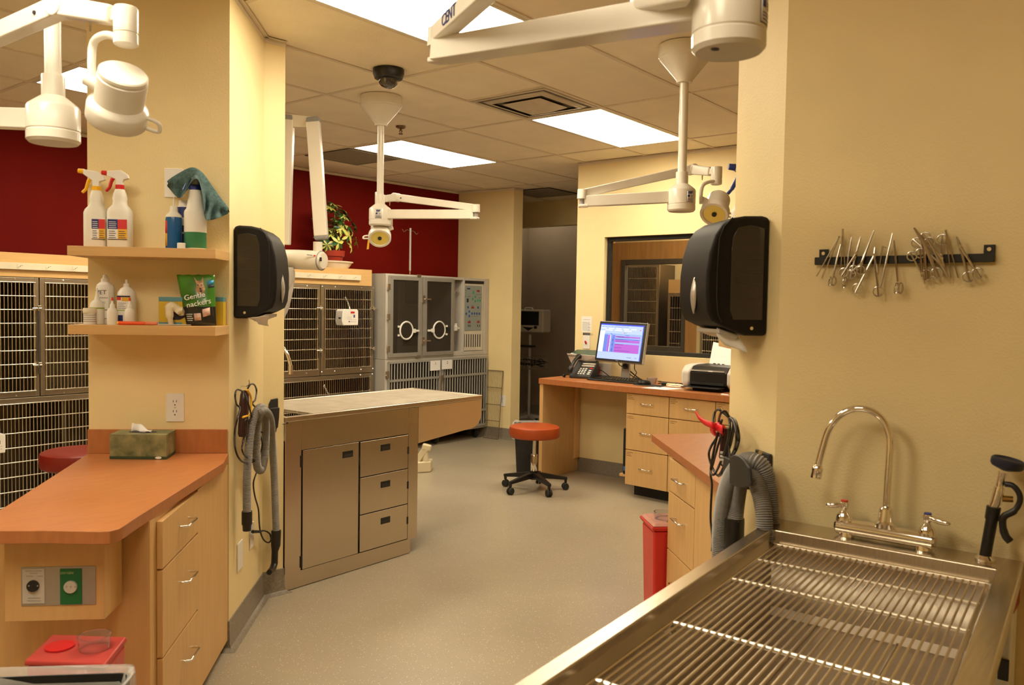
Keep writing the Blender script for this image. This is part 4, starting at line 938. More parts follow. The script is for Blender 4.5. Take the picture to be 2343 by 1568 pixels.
# ------------------------------------------------------------------ kennel cages along the red wall
YC_ = 2.55
STEELC = mat('cage_stainless', (.50, .43, .33), .34, 1, vary=.06, scale=5, stretch=(1, 1, 40))
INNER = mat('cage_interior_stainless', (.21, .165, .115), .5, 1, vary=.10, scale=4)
LATCH = mat('latch_dark_metal', (.10, .09, .08), .4, .6)
def cage(x0, x1, z0, z1, door, pitch, nh, label, latch=True, split=None, yback=None):
    # x0..x1 outer, door = (x0, x1, z0, z1) of the wire gate
    cx = (x0+x1)/2; yb = (red_y(x1)-.012) if yback is None else yback
    t = thing('kennel_cage', label, 'cage', (cx, YC_+.2, z0), 0, 'stainless kennel cages')
    a, b, c, d = door; e = .002
    mb = MB(); y0, y1 = YC_, YC_+.028
    mb.box((x0+e, y0, z0+e), (a, y1, z1-e)); mb.box((b, y0, z0+e), (x1-e, y1, z1-e)); mb.box((a, y0, z0+e), (b, y1, c)); mb.box((a, y0, d), (b, y1, z1-e))
    mb.build('front_frame', STEELC, t, bevel=.002)
    mb = MB(); w = .006
    mb.box((x0+e, y1, z0+e), (x0+e+w, yb, z1-e)); mb.box((x1-e-w, y1, z0+e), (x1-e, yb, z1-e)); mb.box((x0+e, y1, z1-e-w), (x1-e, yb, z1-e)); mb.box((x0+e, y1, z0+e), (x1-e, yb, z0+e+w)); mb.box((x0+e, yb-w, z0+e), (x1-e, yb, z1-e))
    if split: mb.box((split-.012, y1, z0+.01), (split+.012, yb-.01, z1-.01))
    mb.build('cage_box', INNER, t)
    mb = MB(); yv = YC_-.006; n = max(2, round((b-a)/pitch))
    for i in range(n+1): x = a+.004+(b-a-.008)*i/n; mb.tube([(x, yv, c), (x, yv, d)], .0034 if 0 < i < n else .005, 6)
    for k in range(nh+1):
        z = c+.004+(d-c-.008)*k/nh; r = .0042
        mb.tube([(a-(.006 if latch else 0), yv-.0065, z), (b+(.002 if latch else 0), yv-.0065, z)], r, 8)
    g = mb.build('gate', WIRE, t, ang=60)
    mb = MB()
    for x in (a-.03, a+.12, b-.12, b+.03):
        for z in (c-.022, d+.018):
            if x0+.01 < x < x1-.01: mb.sph((x, YC_-.001, z), .006, 8)
    mb.build('rivet', CHROME, t)
    if latch:
        lx = b+.022
        MB().tube([(lx, YC_-.02, c+.16*(d-c)), (lx, YC_-.02, c+.78*(d-c))], .008, 8).build('latch_bar', LATCH, t)
        mb = MB()
        for z in (c+.24*(d-c), c+.76*(d-c)): MB().box((lx-.012, YC_-.03, z-.018), (lx+.012, YC_-.001, z+.018)).tube([(b-.02, YC_-.014, z), (lx+.012, YC_-.03, z)], .006, 8).build('latch_catch', CHROME, t, bevel=.002)
    return t
zm, zt_ = .80, 1.632
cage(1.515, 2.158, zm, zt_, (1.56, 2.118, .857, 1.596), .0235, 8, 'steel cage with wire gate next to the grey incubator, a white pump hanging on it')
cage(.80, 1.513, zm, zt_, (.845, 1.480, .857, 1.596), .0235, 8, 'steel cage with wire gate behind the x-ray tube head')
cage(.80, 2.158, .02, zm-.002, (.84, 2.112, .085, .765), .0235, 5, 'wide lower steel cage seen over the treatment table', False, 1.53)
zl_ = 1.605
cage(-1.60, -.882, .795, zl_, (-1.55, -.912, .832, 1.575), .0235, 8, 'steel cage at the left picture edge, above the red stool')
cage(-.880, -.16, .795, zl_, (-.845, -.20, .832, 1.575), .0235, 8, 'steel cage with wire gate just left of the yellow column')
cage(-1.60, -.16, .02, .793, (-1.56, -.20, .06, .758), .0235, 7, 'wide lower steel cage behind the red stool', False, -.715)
OUTL = mat('beige_raceway', (.70, .64, .48), .4)
def raceway(x0, x1, z0, z1, n, label):
    t = thing('power_strip', label, 'power strip', ((x0+x1)/2, YC_, z0), 0, 'cage power strips')
    MB().box((x0, YC_-.022, z0), (x1, YC_-.0006, z1)).build('raceway', OUTL, t, bevel=.002)
    zc = (z0+z1)/2
    for i in range(n):
        x = n_x(x0, x1, i, n); so = MB().cyl((x, YC_-.0225, zc), (x, YC_-.0245, zc), .020, None, 20).build('socket', OUTL, t)
        mb = MB()
        for s_ in (-1, 1): mb.box((x-.010+.020*(s_ > 0)-.004, YC_-.0254, zc+s_*.006-.001), (x-.010+.020*(s_ > 0)+.006, YC_-.0245, zc+s_*.006+.001))
        mb.cyl((x+.001, YC_-.0254, zc), (x+.001, YC_-.0245, zc), .003, None, 8); mb.build('slot', INK, so)
n_x = lambda a, b, i, n: b - .075 - .178*(n-1-i)
def board(x0, x1, z0, z1, label):
    return tag(MB().box((x0, YC_, z0), (x1, YC_+.30, z1)).build('fascia_box', MAPLEH, bevel=.0015), label, 'fascia', 'maple fascia boards above the cages')
board(.80, 2.128, 1.634, 1.790, 'maple fascia over the cages that carries the plant saucer')
board(-1.60, -.16, 1.607, 1.768, 'maple fascia over the left cages, below the red wall')
raceway(.95, 1.975, 1.683, 1.732, 5, 'beige outlet strip on the fascia under the potted plant')
raceway(-1.58, -.40, 1.655, 1.70, 6, 'beige outlet strip on the fascia over the left cages')
# fluid pumps clipped to gates
PUMPW = mat('pump_white', (.78, .75, .70), .35)
def pump(label, x, z, w, h, full):
    t = thing('infusion_pump', label, 'infusion pump', (x, YC_-.05, z-h/2), 0, 'white infusion pumps')
    y0, y1 = YC_-.115, YC_-.016
    MB().extrude([(x-w*.42, y0, z-h/2), (x+w*.48, y0, z-h/2), (x+w/2, y0, z-h*.2), (x+w/2, y0, z+h*.40), (x+w*.42, y0, z+h/2), (x-w*.36, y0, z+h/2), (x-w*.45, y0, z+h*.38), (x-w/2, y0, z-h*.2)], (0, y1-y0, 0)).build('case', PUMPW, t, bevel=.006, seg=3)
    MB().box((x+w*.02, y0-.001, z+h*.24), (x+w*.26, y0, z+h*.36)).build('red_display', mat('dark_red_display', (.35, .01, .01), .25, emit=(.6, .02, .01), estr=.25), t)
    mb = MB()
    mb.box((x+w*.20, y0-.001, z-h*.02), (x+w*.28, y0, z+h*.16)); mb.box((x-w*.10, y0-.001, z-h*.30), (x-w*.02, y0, z-h*.24))
    mb.build('key', NAVY, t)
    mb = MB()
    for i in range(6): mb.box((x-w*.2+w*.1*(i % 3), y0-.0008, z-.1*h*(i//3)), (x-w*.14+w*.1*(i % 3), y0, z-.1*h*(i//3)+.02*h))
    for i in range(4): mb.box((x-w*.1+w*.13*i, y0-.0008, z-h*.16), (x-w*.02+w*.13*i, y0, z-h*.14)); mb.box((x+w*.02+w*.09*i, y0-.0008, z-h*.30), (x+w*.07+w*.09*i, y0, z-h*.26))
    mb.build('panel_print', GREYT, t)
    MB().box((x-w*.502, y0+.02, z-h*.10), (x-w*.47, y0+.05, z+.0)).build('side_label', INK, t)
    return t
q0, q1 = Py(781.6, 745, YC_-.11), Py(819.5, 708, YC_-.11)
pump('white infusion pump with red display hanging on the cage beside the incubator', (q0.x+q1.x)/2, (q0.z+q1.z)/2, q1.x-q0.x, q1.z-q0.z, True)
q2 = Py(13, 1036, YC_-.11); q3 = Py(13, 992, YC_-.11)
pump('white infusion pump on the lower left cage, cut by the picture edge', q2.x-.075, (q2.z+q3.z)/2, .15, q3.z-q2.z, True)
def chain(pts, label, grp):
    t = thing('clip_chain', label, 'chain', pts[-1], 0, grp)
    path = smooth(pts, 8); L = sum((b-a).length for a, b in zip(path[:-1], path[1:])); k = max(5, int(L/.018)); mb = MB()
    for i in range(k):
        f = (i+.5)/k*(len(path)-1); j = int(f); c = path[j].lerp(path[min(j+1, len(path)-1)], f-j); d = (path[min(j+1, len(path)-1)]-path[max(j-1, 0)]).normalized(); s_ = d.cross(Vector((0, -1, 0))).normalized() if i % 2 else Vector((0, -1, 0))
        mb.tube([c + d*(.0135*math.cos(a)) + s_*(.0065*math.sin(a)) for a in [2*PI*q/10 for q in range(10)]], .0022, 6, True)
    mb.build('links', CHROME, t, ang=80)
    MB().ring(path[0], (1, 0, 0), .010, .0025, 12, 6).build('snap_hook', CHROME, t)
g5 = lambda x, y, o=.03: Py(630+x/4.354, 560+y/4.354, YC_-o)
chain([g5(697, 527), g5(715, 560), g5(730, 595), g5(738, 630, .05), g5(740, 655, .06)], 'short chain holding the white pump on the cage beside the incubator', 'clip chains')
chain([g5(485, 1405), g5(500, 1435), g5(515, 1465), g5(535, 1495), g5(540, 1530)], 'short chain dangling on the lower cage behind the treatment table', 'clip chains')

# ------------------------------------------------------------------ plant on the fascia
t = thing('plant_saucer', 'wide cream oval saucer under the potted plant on top of the cages', 'saucer', (1.80, 2.70, 1.790))
SAUC = mat('cream_ceramic', (.74, .66, .52), .35, vary=.03)
MB().lathe([(0, .001), (.135, .001), (.165, .03), (.182, .055), (.196, .058), (.198, .068), (.190, .070), (.178, .062), (.155, .022), (0, .016)], (1.80, 2.70, 1.790), n=40, sy=.62).build('dish', SAUC, t)
t = thing('potted_plant', 'variegated umbrella plant in a red pot on top of the cages', 'plant', (1.785, 2.72, 1.807))
POT = mat('red_pot_plastic', (.34, .035, .018), .4, vary=.05)
pc = Vector((1.785, 2.72, 1.807))
MB().lathe([(0, 0), (.082, 0), (.100, .095), (.112, .098), (.118, .150), (.110, .150), (.104, .130), (0, .128)], pc, n=32).build('pot', POT, t)
MB().lathe([(0, .130), (.103, .130), (0, .136)], pc, n=24).build('soil', mat('dark_soil', (.03, .018, .010), .95, vary=.4, scale=60), t)
LG = mat('leaf_green', (.022, .085, .018), .35, vary=.3, scale=20); LY = mat('leaf_yellow', (.58, .56, .13), .4, vary=.12, scale=20); STM = mat('plant_stem', (.16, .13, .05), .6, vary=.3, scale=40)
rnd = random.Random(11); mbS = MB(); mbL = MB()
def leaflet(b, d, up, L, w, y):
    d = d.normalized(); s_ = d.cross(up).normalized(); nrm = s_.cross(d)
    pts = [(0, 0, 0), (.22, .55, -.01), (.5, 1, -.06), (.78, .72, -.16), (1, 0, -.30)]
    base = len(mbL.v); vs = []
    for u, k, dr in pts:
        c = b + d*(u*L) + nrm*(dr*L*.6); vs += [c - s_*(w*k/2) + nrm*.002, c, c + s_*(w*k/2) + nrm*.002]
    for i in range(4):
        for k in range(2):
            mbL.cur = 1 if (y and (k == 0 or y > 1)) else 0
            mbL.add([], []); mbL.f.append((base+i*3+k, base+i*3+k+1, base+i*3+k+4, base+i*3+k+3)); mbL.m.append(mbL.cur)
    mbL.v += vs
def whorl(c, ax, L, y):
    ax = ax.normalized(); x = ax.orthogonal().normalized(); yv = ax.cross(x); n = rnd.choice((6, 7, 8)); a0 = rnd.random()*6
    for i in range(n):
        a = a0+2*PI*i/n; d = (x*math.cos(a)+yv*math.sin(a))*1.0 + ax*rnd.uniform(-.35, .15)
        leaflet(c, d, ax, L*rnd.uniform(.8, 1.1), L*.40, y if rnd.random() < .8 else 0)
tops = [(-.075, -.02, .50), (-.045, .01, .34), (-.01, -.03, .46), (.025, .02, .38), (.065, -.01, .42)]
for i, (sx, sy, hgt) in enumerate(tops):
    b = pc + Vector((sx, sy, .13)); e = pc + Vector((sx*1.35, sy*1.6, .13+hgt*.82)); m_ = (b+e)/2 + Vector((rnd.uniform(-.012, .012), 0, 0)); path = smooth([b, m_, e], 6)
    mbS.tube(path, [.0075-.003*k/len(path) for k in range(len(path))], 8)
    for k in range(11):
        f = .34 + .66*k/10; c = path[min(len(path)-1, int(f*(len(path)-1)))]
        a = rnd.random()*6.28; o = Vector((math.cos(a)*rnd.uniform(.05, .12), math.sin(a)*rnd.uniform(.03, .08), rnd.uniform(-.03, .09)))
        q = c + o; mbS.tube([c, c.lerp(q, .5)+UP*.01, q], .0016, 5)
        whorl(q, UP*.9 + Vector((o.x*3, o.y*3 - .35, 0)), rnd.uniform(.055, .082), rnd.choice((0, 0, 1, 1, 2)))
for c, ax, y in (((.19, -.05, .20), (.6, -.6, .2), 2), ((.25, -.05, .26), (.7, -.5, .2), 2), ((.22, -.03, .34), (.7, -.5, .2), 1), ((.27, -.02, .40), (.7, -.5, .3), 0), ((.20, -.02, .46), (.5, -.4, .7), 0), ((.13, -.08, .30), (.2, -.9, .2), 2), ((.06, -.08, .48), (.1, -.5, .8), 1), ((.14, -.02, .52), (.4, -.4, .8), 0), ((-.02, -.11, .22), (0, -1, .1), 2), ((.02, -.10, .36), (0, -1, .3), 2), ((-.11, -.06, .20), (-.4, -.8, .2), 1), ((-.16, -.03, .30), (-.6, -.5, .3), 0), ((.0, -.03, .58), (0, -.3, .9), 1), ((-.1, -.02, .55), (-.3, -.3, .8), 0)):
    q = pc + Vector(c); j = pc + Vector((c[0]*.35, 0, c[2]*.8+.05)); mbS.tube(smooth([j, j.lerp(q, .6)+UP*.015, q], 4), .0018, 5); whorl(q, Vector(ax), .082, y)
mbS.build('stems', STM, t, ang=180); mbL.build('foliage', [LG, LY], t, ang=180)

# ------------------------------------------------------------------ incubator
YI = 2.43; YIB = 2.80
def I(zx, zy, o=0): return Py(840+zx/3.734, 610+zy/3.734, YI-o)
t = thing('incubator', 'grey intensive-care incubator with two clear doors above barred kennel doors on casters', 'incubator', (2.97, 2.6, .11))
x0, x1, zb, zmid, ztop = 2.20, 3.742, .115, .925, 1.759
mb = MB(); wl_ = .03
xd0, xd1 = 2.235, 3.165; xr0, xr1 = 3.172, 3.318; xp0, xp1 = 3.345, 3.668; zi0, zi1 = .955, 1.735
# front face with openings
mb.box((x0, YI, zmid+.002), (xd0+.02, YI+.03, ztop)); mb.box((xd0+.02, YI, zmid+.002), (xd1, YI+.03, zi0)); mb.box((xd0+.02, YI, zi1), (xd1, YI+.03, ztop))
mb.box((xd1, YI, zmid+.002), (xr0, YI+.03, ztop)); mb.box((xr0, YI, zmid+.002), (xr1, YI+.03, .975)); mb.box((xr0, YI, 1.732), (xr1, YI+.03, ztop)); mb.box((xr1, YI, zmid+.002), (xp0, YI+.03, ztop)); mb.box((xp0, YI, zmid+.002), (xp1, YI+.03, .968)); mb.box((xp0, YI, 1.730), (xp1, YI+.03, ztop)); mb.box((xp1, YI, zmid+.002), (x1, YI+.03, ztop))
mb.box((2.66, YI, zi0), (2.70, YI+.03, zi1))
mb.box((x0, YI+.03, zmid+.002), (x0+.02, YIB, ztop)); mb.box((x1-.02, YI+.03, zmid+.002), (x1, YIB, ztop)); mb.box((x0+.02, YI+.03, ztop-.02), (x1-.02, YIB, ztop)); mb.box((x0+.02, YI+.03, zmid+.002), (x1-.02, YIB, zmid+.022)); mb.box((x0+.02, YIB-.02, zmid+.022), (x1-.02, YIB, ztop-.02))
mb.box((xr0-.015, YI+.03, zmid+.022), (xr0, YIB-.02, ztop-.02)); mb.box((xr0, YI+.12, .96), (xr1+.02, YI+.135, 1.74)); mb.box((xr1, YI+.03, .96), (xr1+.02, YI+.12, 1.74))
mb.build('cabinet', GREYP, t, bevel=.006, seg=3)
mb = MB()
mb.box((x0, YI, zb), (x0+.035, YIB, zmid)); mb.box((x1-.025, YI, zb), (x1, YIB, zmid)); mb.box((x0+.035, YI, zb), (x1-.025, YIB, zb+.04)); mb.box((x0+.035, YI+.0, zmid-.025), (x1-.025, YIB, zmid)); mb.box((x0+.035, YIB-.02, zb+.04), (x1-.025, YIB, zmid-.025)); mb.box((2.962, YI, zb+.04), (2.992, YI+.03, zmid-.025))
mb.build('kennel_base', GREYP, t, bevel=.003)
mb = MB(); mb.box((x0+.036, YIB-.024, zb+.042), (x1-.026, YIB-.021, zmid-.027)); mb.box((x0+.036, YI+.03, zb+.041), (x1-.026, YIB-.024, zb+.044)); mb.box((x0+.036, YI+.03, zmid-.029), (x1-.026, YIB-.024, zmid-.026)); mb.box((x0+.036, YI+.03, zb+.044), (x0+.039, YIB-.024, zmid-.029)); mb.box((x1-.029, YI+.03, zb+.044), (x1-.026, YIB-.024, zmid-.029)); mb.box((2.97, YI+.031, zb+.044), (2.984, YIB-.024, zmid-.029)); mb.build('kennel_interior', mat('kennel_painted_shade', (.07, .055, .04), .6), t)  # added dark lining, puts the shade behind the bars into colour
ALU = mat('satin_aluminium', (.42, .40, .36), .42, .55, vary=.04)
ACR = mat('clear_acrylic', (.05, .04, .03), .04, vary=.01, alpha=.52)
WPL = WHITEP
for (a, b, pa, pb, px_, rz) in ((2.228, 2.685, 2.285, 2.632, 2.459, .085), (2.697, 3.160, 2.752, 3.118, 2.928, .085)):
    z0, z1, p0, p1 = .945, 1.742, .985, 1.702
    mb = MB(); y0, y1 = YI-.018, YI-.002
    mb.box((a, y0, z0), (pa, y1, z1)); mb.box((pb, y0, z0), (b, y1, z1)); mb.box((pa, y0, z0), (pb, y1, p0)); mb.box((pa, y0, p1), (pb, y1, z1))
    d = mb.build('glazed_door', ALU, t, bevel=.002)
    MB().box((pa-.006, YI-.011, p0-.006), (pb+.006, YI-.007, p1+.006)).build('pane', ACR, d)
    MB().ring((px_, YI-.022, 1.206), (0, 1, 0), .086, .009, 36, 10).build('port_ring', WPL, d)
    MB().lathe([(0, 0), (.084, 0), (.084, .003), (0, .003)], (px_, YI-.026, 1.206), (0, 1, 0), 32).build('port_cover', ACR, d)
    s_ = 1 if a < 2.5 else -1
    mb = MB(); mb.box((px_+s_*.135-.035, YI-.034, 1.192), (px_+s_*.135+.035, YI-.02, 1.212)); mb.box((px_+s_*.10-.018, YI-.038, 1.182), (px_+s_*.10+.018, YI-.02, 1.222)); mb.build('port_latch', WPL, d, bevel=.002)
    mb = MB()
    for z in (1.16, 1.245): mb.box((px_-s_*.108-.012, YI-.032, z-.010), (px_-s_*.108+.012, YI-.02, z+.010))
    mb.build('port_hinge', WPL, d, bevel=.002)
    mb = MB()
    for z in (p0-.02, (p0+p1)/2, p1+.02):
        for x in (a+.025, (a+b)/2, b-.02):
            if not (z == (p0+p1)/2 and x == (a+b)/2): mb.sph((x, y0, z), .004, 6)
    mb.build('screw', CHROME, d)
for z in (1.63, 1.34, 1.03): MB().box((x0+.012, YI-.02, z-.03), (x0+.045, YI-.0005, z+.03)).build('hinge', CHROME, t, bevel=.002)
for zz in (1.52, 1.10):
    mb = MB(); mb.box((2.672, YI-.03, zz-.035), (2.712, YI-.018, zz+.035)); mb.tube([(2.70, YI-.034, zz), (2.775, YI-.05, zz)], .007, 8); mb.build('door_latch', CHROME, t, bevel=.002)
mb = MB(); mb.box((2.60, YI-.024, 1.738), (2.66, YI-.005, 1.765)); mb.box((2.60, YI-.024, .935), (2.66, YI-.005, .955)); mb.build('hinge', CHROME, t, bevel=.002)
# vents seen inside through the right door, dark sheet behind the left one
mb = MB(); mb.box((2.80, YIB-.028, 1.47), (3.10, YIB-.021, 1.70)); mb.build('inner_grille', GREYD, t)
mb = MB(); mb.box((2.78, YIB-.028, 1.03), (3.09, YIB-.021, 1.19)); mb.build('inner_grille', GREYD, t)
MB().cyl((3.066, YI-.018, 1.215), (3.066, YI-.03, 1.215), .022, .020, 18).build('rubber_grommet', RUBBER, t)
MB().box((2.225, YIB-.0245, .955), (2.69, YIB-.0205, 1.735)).build('inner_dark_sheet', mat('added_dark_brown', (.13, .10, .075), .5), t)  # sheet added to make the left half of the interior look darker
# oxygen flow fittings in the recess
fm = MB().lathe([(0, 0), (.036, .002), (.040, .015), (.042, .115), (.042, .118), (0, .118)], (3.235, YI+.06, 1.075), n=20).build('humidifier_jar', CLEAR, t)
MB().lathe([(0, 0), (.046, 0), (.046, .045), (.036, .055), (0, .055)], (3.235, YI+.06, 1.193), n=20).build('jar_lid', WHITEP, t)
mb = MB(); mb.cyl((3.225, YI+.06, 1.245), (3.225, YI+.06, 1.285), .012, None, 10); mb.cyl((3.262, YI+.055, 1.245), (3.262, YI+.055, 1.27), .016, None, 10); mb.cyl((3.27, YI+.05, 1.22), (3.30, YI+.04, 1.215), .012, None, 10); mb.build('jar_fitting', WHITEP, t)
cord(t, [(3.225, YI+.06, 1.285), (3.226, YI+.05, 1.32), (3.22, YI+.05, 1.36), (3.205, YI+.07, 1.40), (3.195, YI+.10, 1.42)], .004, 'gas_tube')
mb = MB(); mb.box((3.19, YI+.09, .99), (3.25, YI+.115, 1.73)); mb.build('regulator_column', GREYP, t, bevel=.004)
mb = MB(); mb.tube([(3.20, YI+.09, 1.60), (3.21, YI+.07, 1.615), (3.25, YI+.06, 1.612), (3.285, YI+.06, 1.605)], .006, 8); mb.cyl((3.275, YI+.06, 1.60), (3.30, YI+.05, 1.60), .014, None, 12); mb.build('regulator_knob', CHROME, t)
# control panel
MB().box((xp0+.004, YI+.010, .972), (xp1-.004, YI+.024, 1.70)).build('control_box', mat('cream_enamel', (.62, .58, .50), .4), t, bevel=.006)
MB().box((xp0+.006, YI+.006, 1.70), (xp1-.006, YI+.028, 1.728)).build('top_gap', BLACKM, t)
PNL = mat('panel_blue_grey', (.27, .31, .30), .45, vary=.03)
def Ip(zx, zy): p = I(zx, zy); return p
a, b = Ip(838, 550), Ip(985, 168)
cp = MB().box((a.x, YI+.006, a.z), (b.x, YI+.0098, b.z)).build('control_panel', PNL, t, bevel=.002)
def marks(nm, lst, w, h, m, emit=None):
    for x, y in lst: p = Ip(x, y); MB().box((p.x-w/2, YI+.003, p.z-h/2), (p.x+w/2, YI+.0059, p.z+h/2)).build(nm, m, cp)
marks('red_display', [(953, 210), (905, 351), (876, 476), (953, 475)], .040, .020, mat('red_display_window', (.30, .01, .015), .3))
marks('green_key', [(911, 226), (927, 259), (905, 278), (927, 297), (949, 292), (967, 292)], .020, .024, mat('green_key_plastic', (.03, .30, .16), .4))
marks('blue_key', [(866, 349), (951, 351), (876, 385), (850, 404), (876, 424), (899, 402), (920, 402), (941, 403), (962, 404)], .018, .024, mat('blue_key_plastic', (.02, .06, .32), .4))
marks('rocker_switch', [(862, 290)], .026, .040, BLACK)
marks('maker_plate', [(871, 190)], .048, .014, INK)
marks('panel_print', [(848, 204), (845, 256), (868, 256), (880, 256), (910, 212), (940, 240), (957, 240), (973, 240), (960, 268), (975, 268), (905, 335), (880, 462), (955, 462), (870, 500), (884, 500), (945, 500), (962, 500), (880, 515), (955, 515), (900, 425), (921, 425), (942, 425)], .014, .004, INK)
marks('panel_switch', [(867, 508), (882, 508), (946, 508), (964, 508)], .006, .018, GREYD)
mb = MB()
for i in range(8): p = Ip(836+133*i/7, 634); mb.box((p.x-.0065, YI+.0085, p.z-.070), (p.x+.0065, YI+.0102, p.z+.070))
mb.build('vent_slots', BLACKM, t)
# barred kennel doors
BAR = mat('grey_coated_bar', (.36, .35, .32), .4, .2)
for (a, b, n, nm) in ((2.238, 2.955, 18, 'l'), (2.999, 3.712, 18, 'r')):
    z0, z1 = .150, .895; mb = MB(); y = YI-.008
    for x in (a, b): mb.beam((x, y, z0), (x, y, z1), .022, .018, (0, 1, 0))
    for z in (z0, z1, .715, .315): mb.beam((a, y, z), (b, y, z), .018, .022)
    for i in range(1, n): x = a+(b-a)*i/n; mb.tube([(x, y, z0), (x, y, z1)], .0075, 8)
    mb.build('barred_door', BAR, t, ang=50)
for z in (.78, .30): MB().box((2.205, YI-.02, z-.035), (2.240, YI-.0005, z+.035)).build('hinge', CHROME, t, bevel=.002)
for z in (.83, .25): MB().box((3.705, YI-.016, z-.015), (3.738, YI-.0005, z+.015)).build('hinge', CHROME, t, bevel=.002)
mb = MB(); mb.box((2.955, YI-.03, .68), (3.0, YI-.012, .735)); mb.box((2.955, YI-.022, .55), (2.975, YI-.012, .70)); mb.build('door_latch', CHROME, t, bevel=.003)
for i, (xx, yy) in enumerate(((2.30, 2.50), (3.00, 2.52), (3.62, 2.50), (2.30, 2.74), (3.62, 2.74))):
    c = MB(); c.extrude([(xx-.008, yy-.02, .112), (xx-.008, yy+.04, .112), (xx-.008, yy+.02, .04), (xx-.008, yy-.005, .04)], (-.006, 0, 0)); c.extrude([(xx+.026, yy-.02, .112), (xx+.026, yy+.04, .112), (xx+.026, yy+.02, .04), (xx+.026, yy-.005, .04)], (.006, 0, 0)); c.box((xx-.03, yy-.03, .106), (xx+.045, yy+.05, .114)); cc2 = c.build('caster_fork', CHROME, t)
    MB().lathe([(0, 0), (.044, 0), (.049, .006), (.049, .022), (.044, .028), (0, .028)], (xx-.005, yy+.008, .050), (1, 0, 0), 24).build('wheel', RUBBER, cc2)
for (zx0, zx1, zy0, zy1, ch, lbl) in ((540, 626, 802, 892, '1', 'white card numbered 1 on the left barred kennel door'), (640, 728, 795, 880, '2', 'white card numbered 2 on the right barred kennel door')):
    a, b = I(zx0, zy1, .03), I(zx1, zy0, .03)
    c = tag(MB().box((a.x, YI-.028, a.z), (b.x, YI-.0265, b.z)).build('cage_card', PAPER), lbl, 'card', 'kennel cards'); text('lettering', ch, GREYD, c, ((a.x+b.x)/2+.005, YI-.0285, b.z-.042), (1, 0, 0), UP, .038)
# IV pole standing on the incubator
p = Py(938, 626, 2.62)
t = thing('iv_pole', 'thin white drip pole with hooked top rising above the incubator against the red wall', 'iv pole', (p.x, 2.62, ztop))
zt2 = Py(938, 522, 2.62).z
MB().tube([(p.x, 2.62, ztop+.001), (p.x, 2.62, ztop+.06)], .007, 8).build('lower_rod', CHROME, t); MB().tube([(p.x, 2.62, ztop+.05), (p.x, 2.62, zt2)], .010, 10).build('pole', GREYP, t)
MB().tube(smooth([(p.x-.115, 2.62, zt2-.02), (p.x-.09, 2.62, zt2-.045), (p.x-.05, 2.62, zt2-.022), (p.x, 2.62, zt2-.03), (p.x+.05, 2.62, zt2-.03), (p.x+.09, 2.62, zt2-.055), (p.x+.112, 2.62, zt2-.04)], 5), .0035, 6).build('hook', CHROME, t)
# wire rack leaning on the stub wall
t = thing('wire_rack', 'tall wire rack panel leaning against the wall beside the incubator', 'rack', (3.83, 2.43, 0))
BRW = mat('bronze_wire', (.16, .11, .06), .4, .5)
pa_, pb_ = Vector((3.70, 2.55, .001)), Vector((3.80, 2.30, .001)); tt = Vector((3.755, 2.27, .75)) - pb_
xw0 = lambda y: 3.70 + (3.78-3.70)*(2.9-y)/(2.9-YC)
yp = Px(1138, 995, 3.67).y; pa_ = Vector((xw0(2.415)-.085, 2.415, .004)); pb_ = Vector((xw0(yp)-.085, yp, .004)); tv = Vector((.072, .004, .745))
mb = MB(); n = 11
for i in range(n+1): q = pa_.lerp(pb_, i/n); mb.tube([q, q+tv], .0016 if i < n else .0045, 6)
for f in (0, .26, .50, .75, 1): mb.tube([pa_+tv*f, pb_+tv*f], .0035, 6)
mb.build('wire_panel', BRW, t)

# ------------------------------------------------------------------ treatment table
YT0, YT1 = -.055, .575; XT0, XT1 = -.780, .735; ZT = .892
t = thing('treatment_table', 'stainless treatment table with wire-grate top, a door and three drawers', 'table', (-.2, .25, 0))
GRT = mat('pale_grate', (.62, .55, .44), .38, .35, vary=.10, scale=9)  # paler and less metallic than the table steel
LT = mat('table_stainless', (.60, .52, .42), .30, 1, vary=.05, scale=3, stretch=(2, 2, 50))
mb = MB(); r_ = .022
mb.box((XT0, YT0-.004, ZT-.028), (XT1, YT0+r_, ZT)); mb.box((XT0, YT1-r_, ZT-.028), (XT1, YT1, ZT)); mb.box((XT1-r_, YT0+r_, ZT-.028), (XT1, YT1-r_, ZT)); mb.box((XT0, YT0+r_, ZT-.028), (XT0+r_, YT1-r_, ZT))
mb.build('rim', LT, t, bevel=.006, seg=3)
mb = MB(); mb.box((XT0+r_, YT0+r_, ZT-.13), (XT1-r_, YT1-r_, ZT-.124)); mb.build('basin', LT, t)
xg = [-.585, -.155, .275, XT1-r_-.003]
for i in range(3):
    a, b = xg[i]+.002, xg[i+1]-.002; mb = MB(); y = YT0+r_+.012
    for yy in (YT0+r_+.004, YT1-r_-.004): mb.tube([(a, yy, ZT-.012), (b, yy, ZT-.012)], .004, 8)
    for xx in (a+.003, b-.003): mb.tube([(xx, YT0+r_+.004, ZT-.014), (xx, YT1-r_-.004, ZT-.014)], .004, 8)
    while y < YT1-r_-.01: mb.box((a, y-.0036, ZT-.0085), (b, y+.0036, ZT-.0022)); y += .0094
    mb.build('grate', GRT, t)
MB().box((-.70, YT0+.045, ZT-.123), (-.60, YT0+.09, ZT-.12)).build('rating_label', PAPER, t)
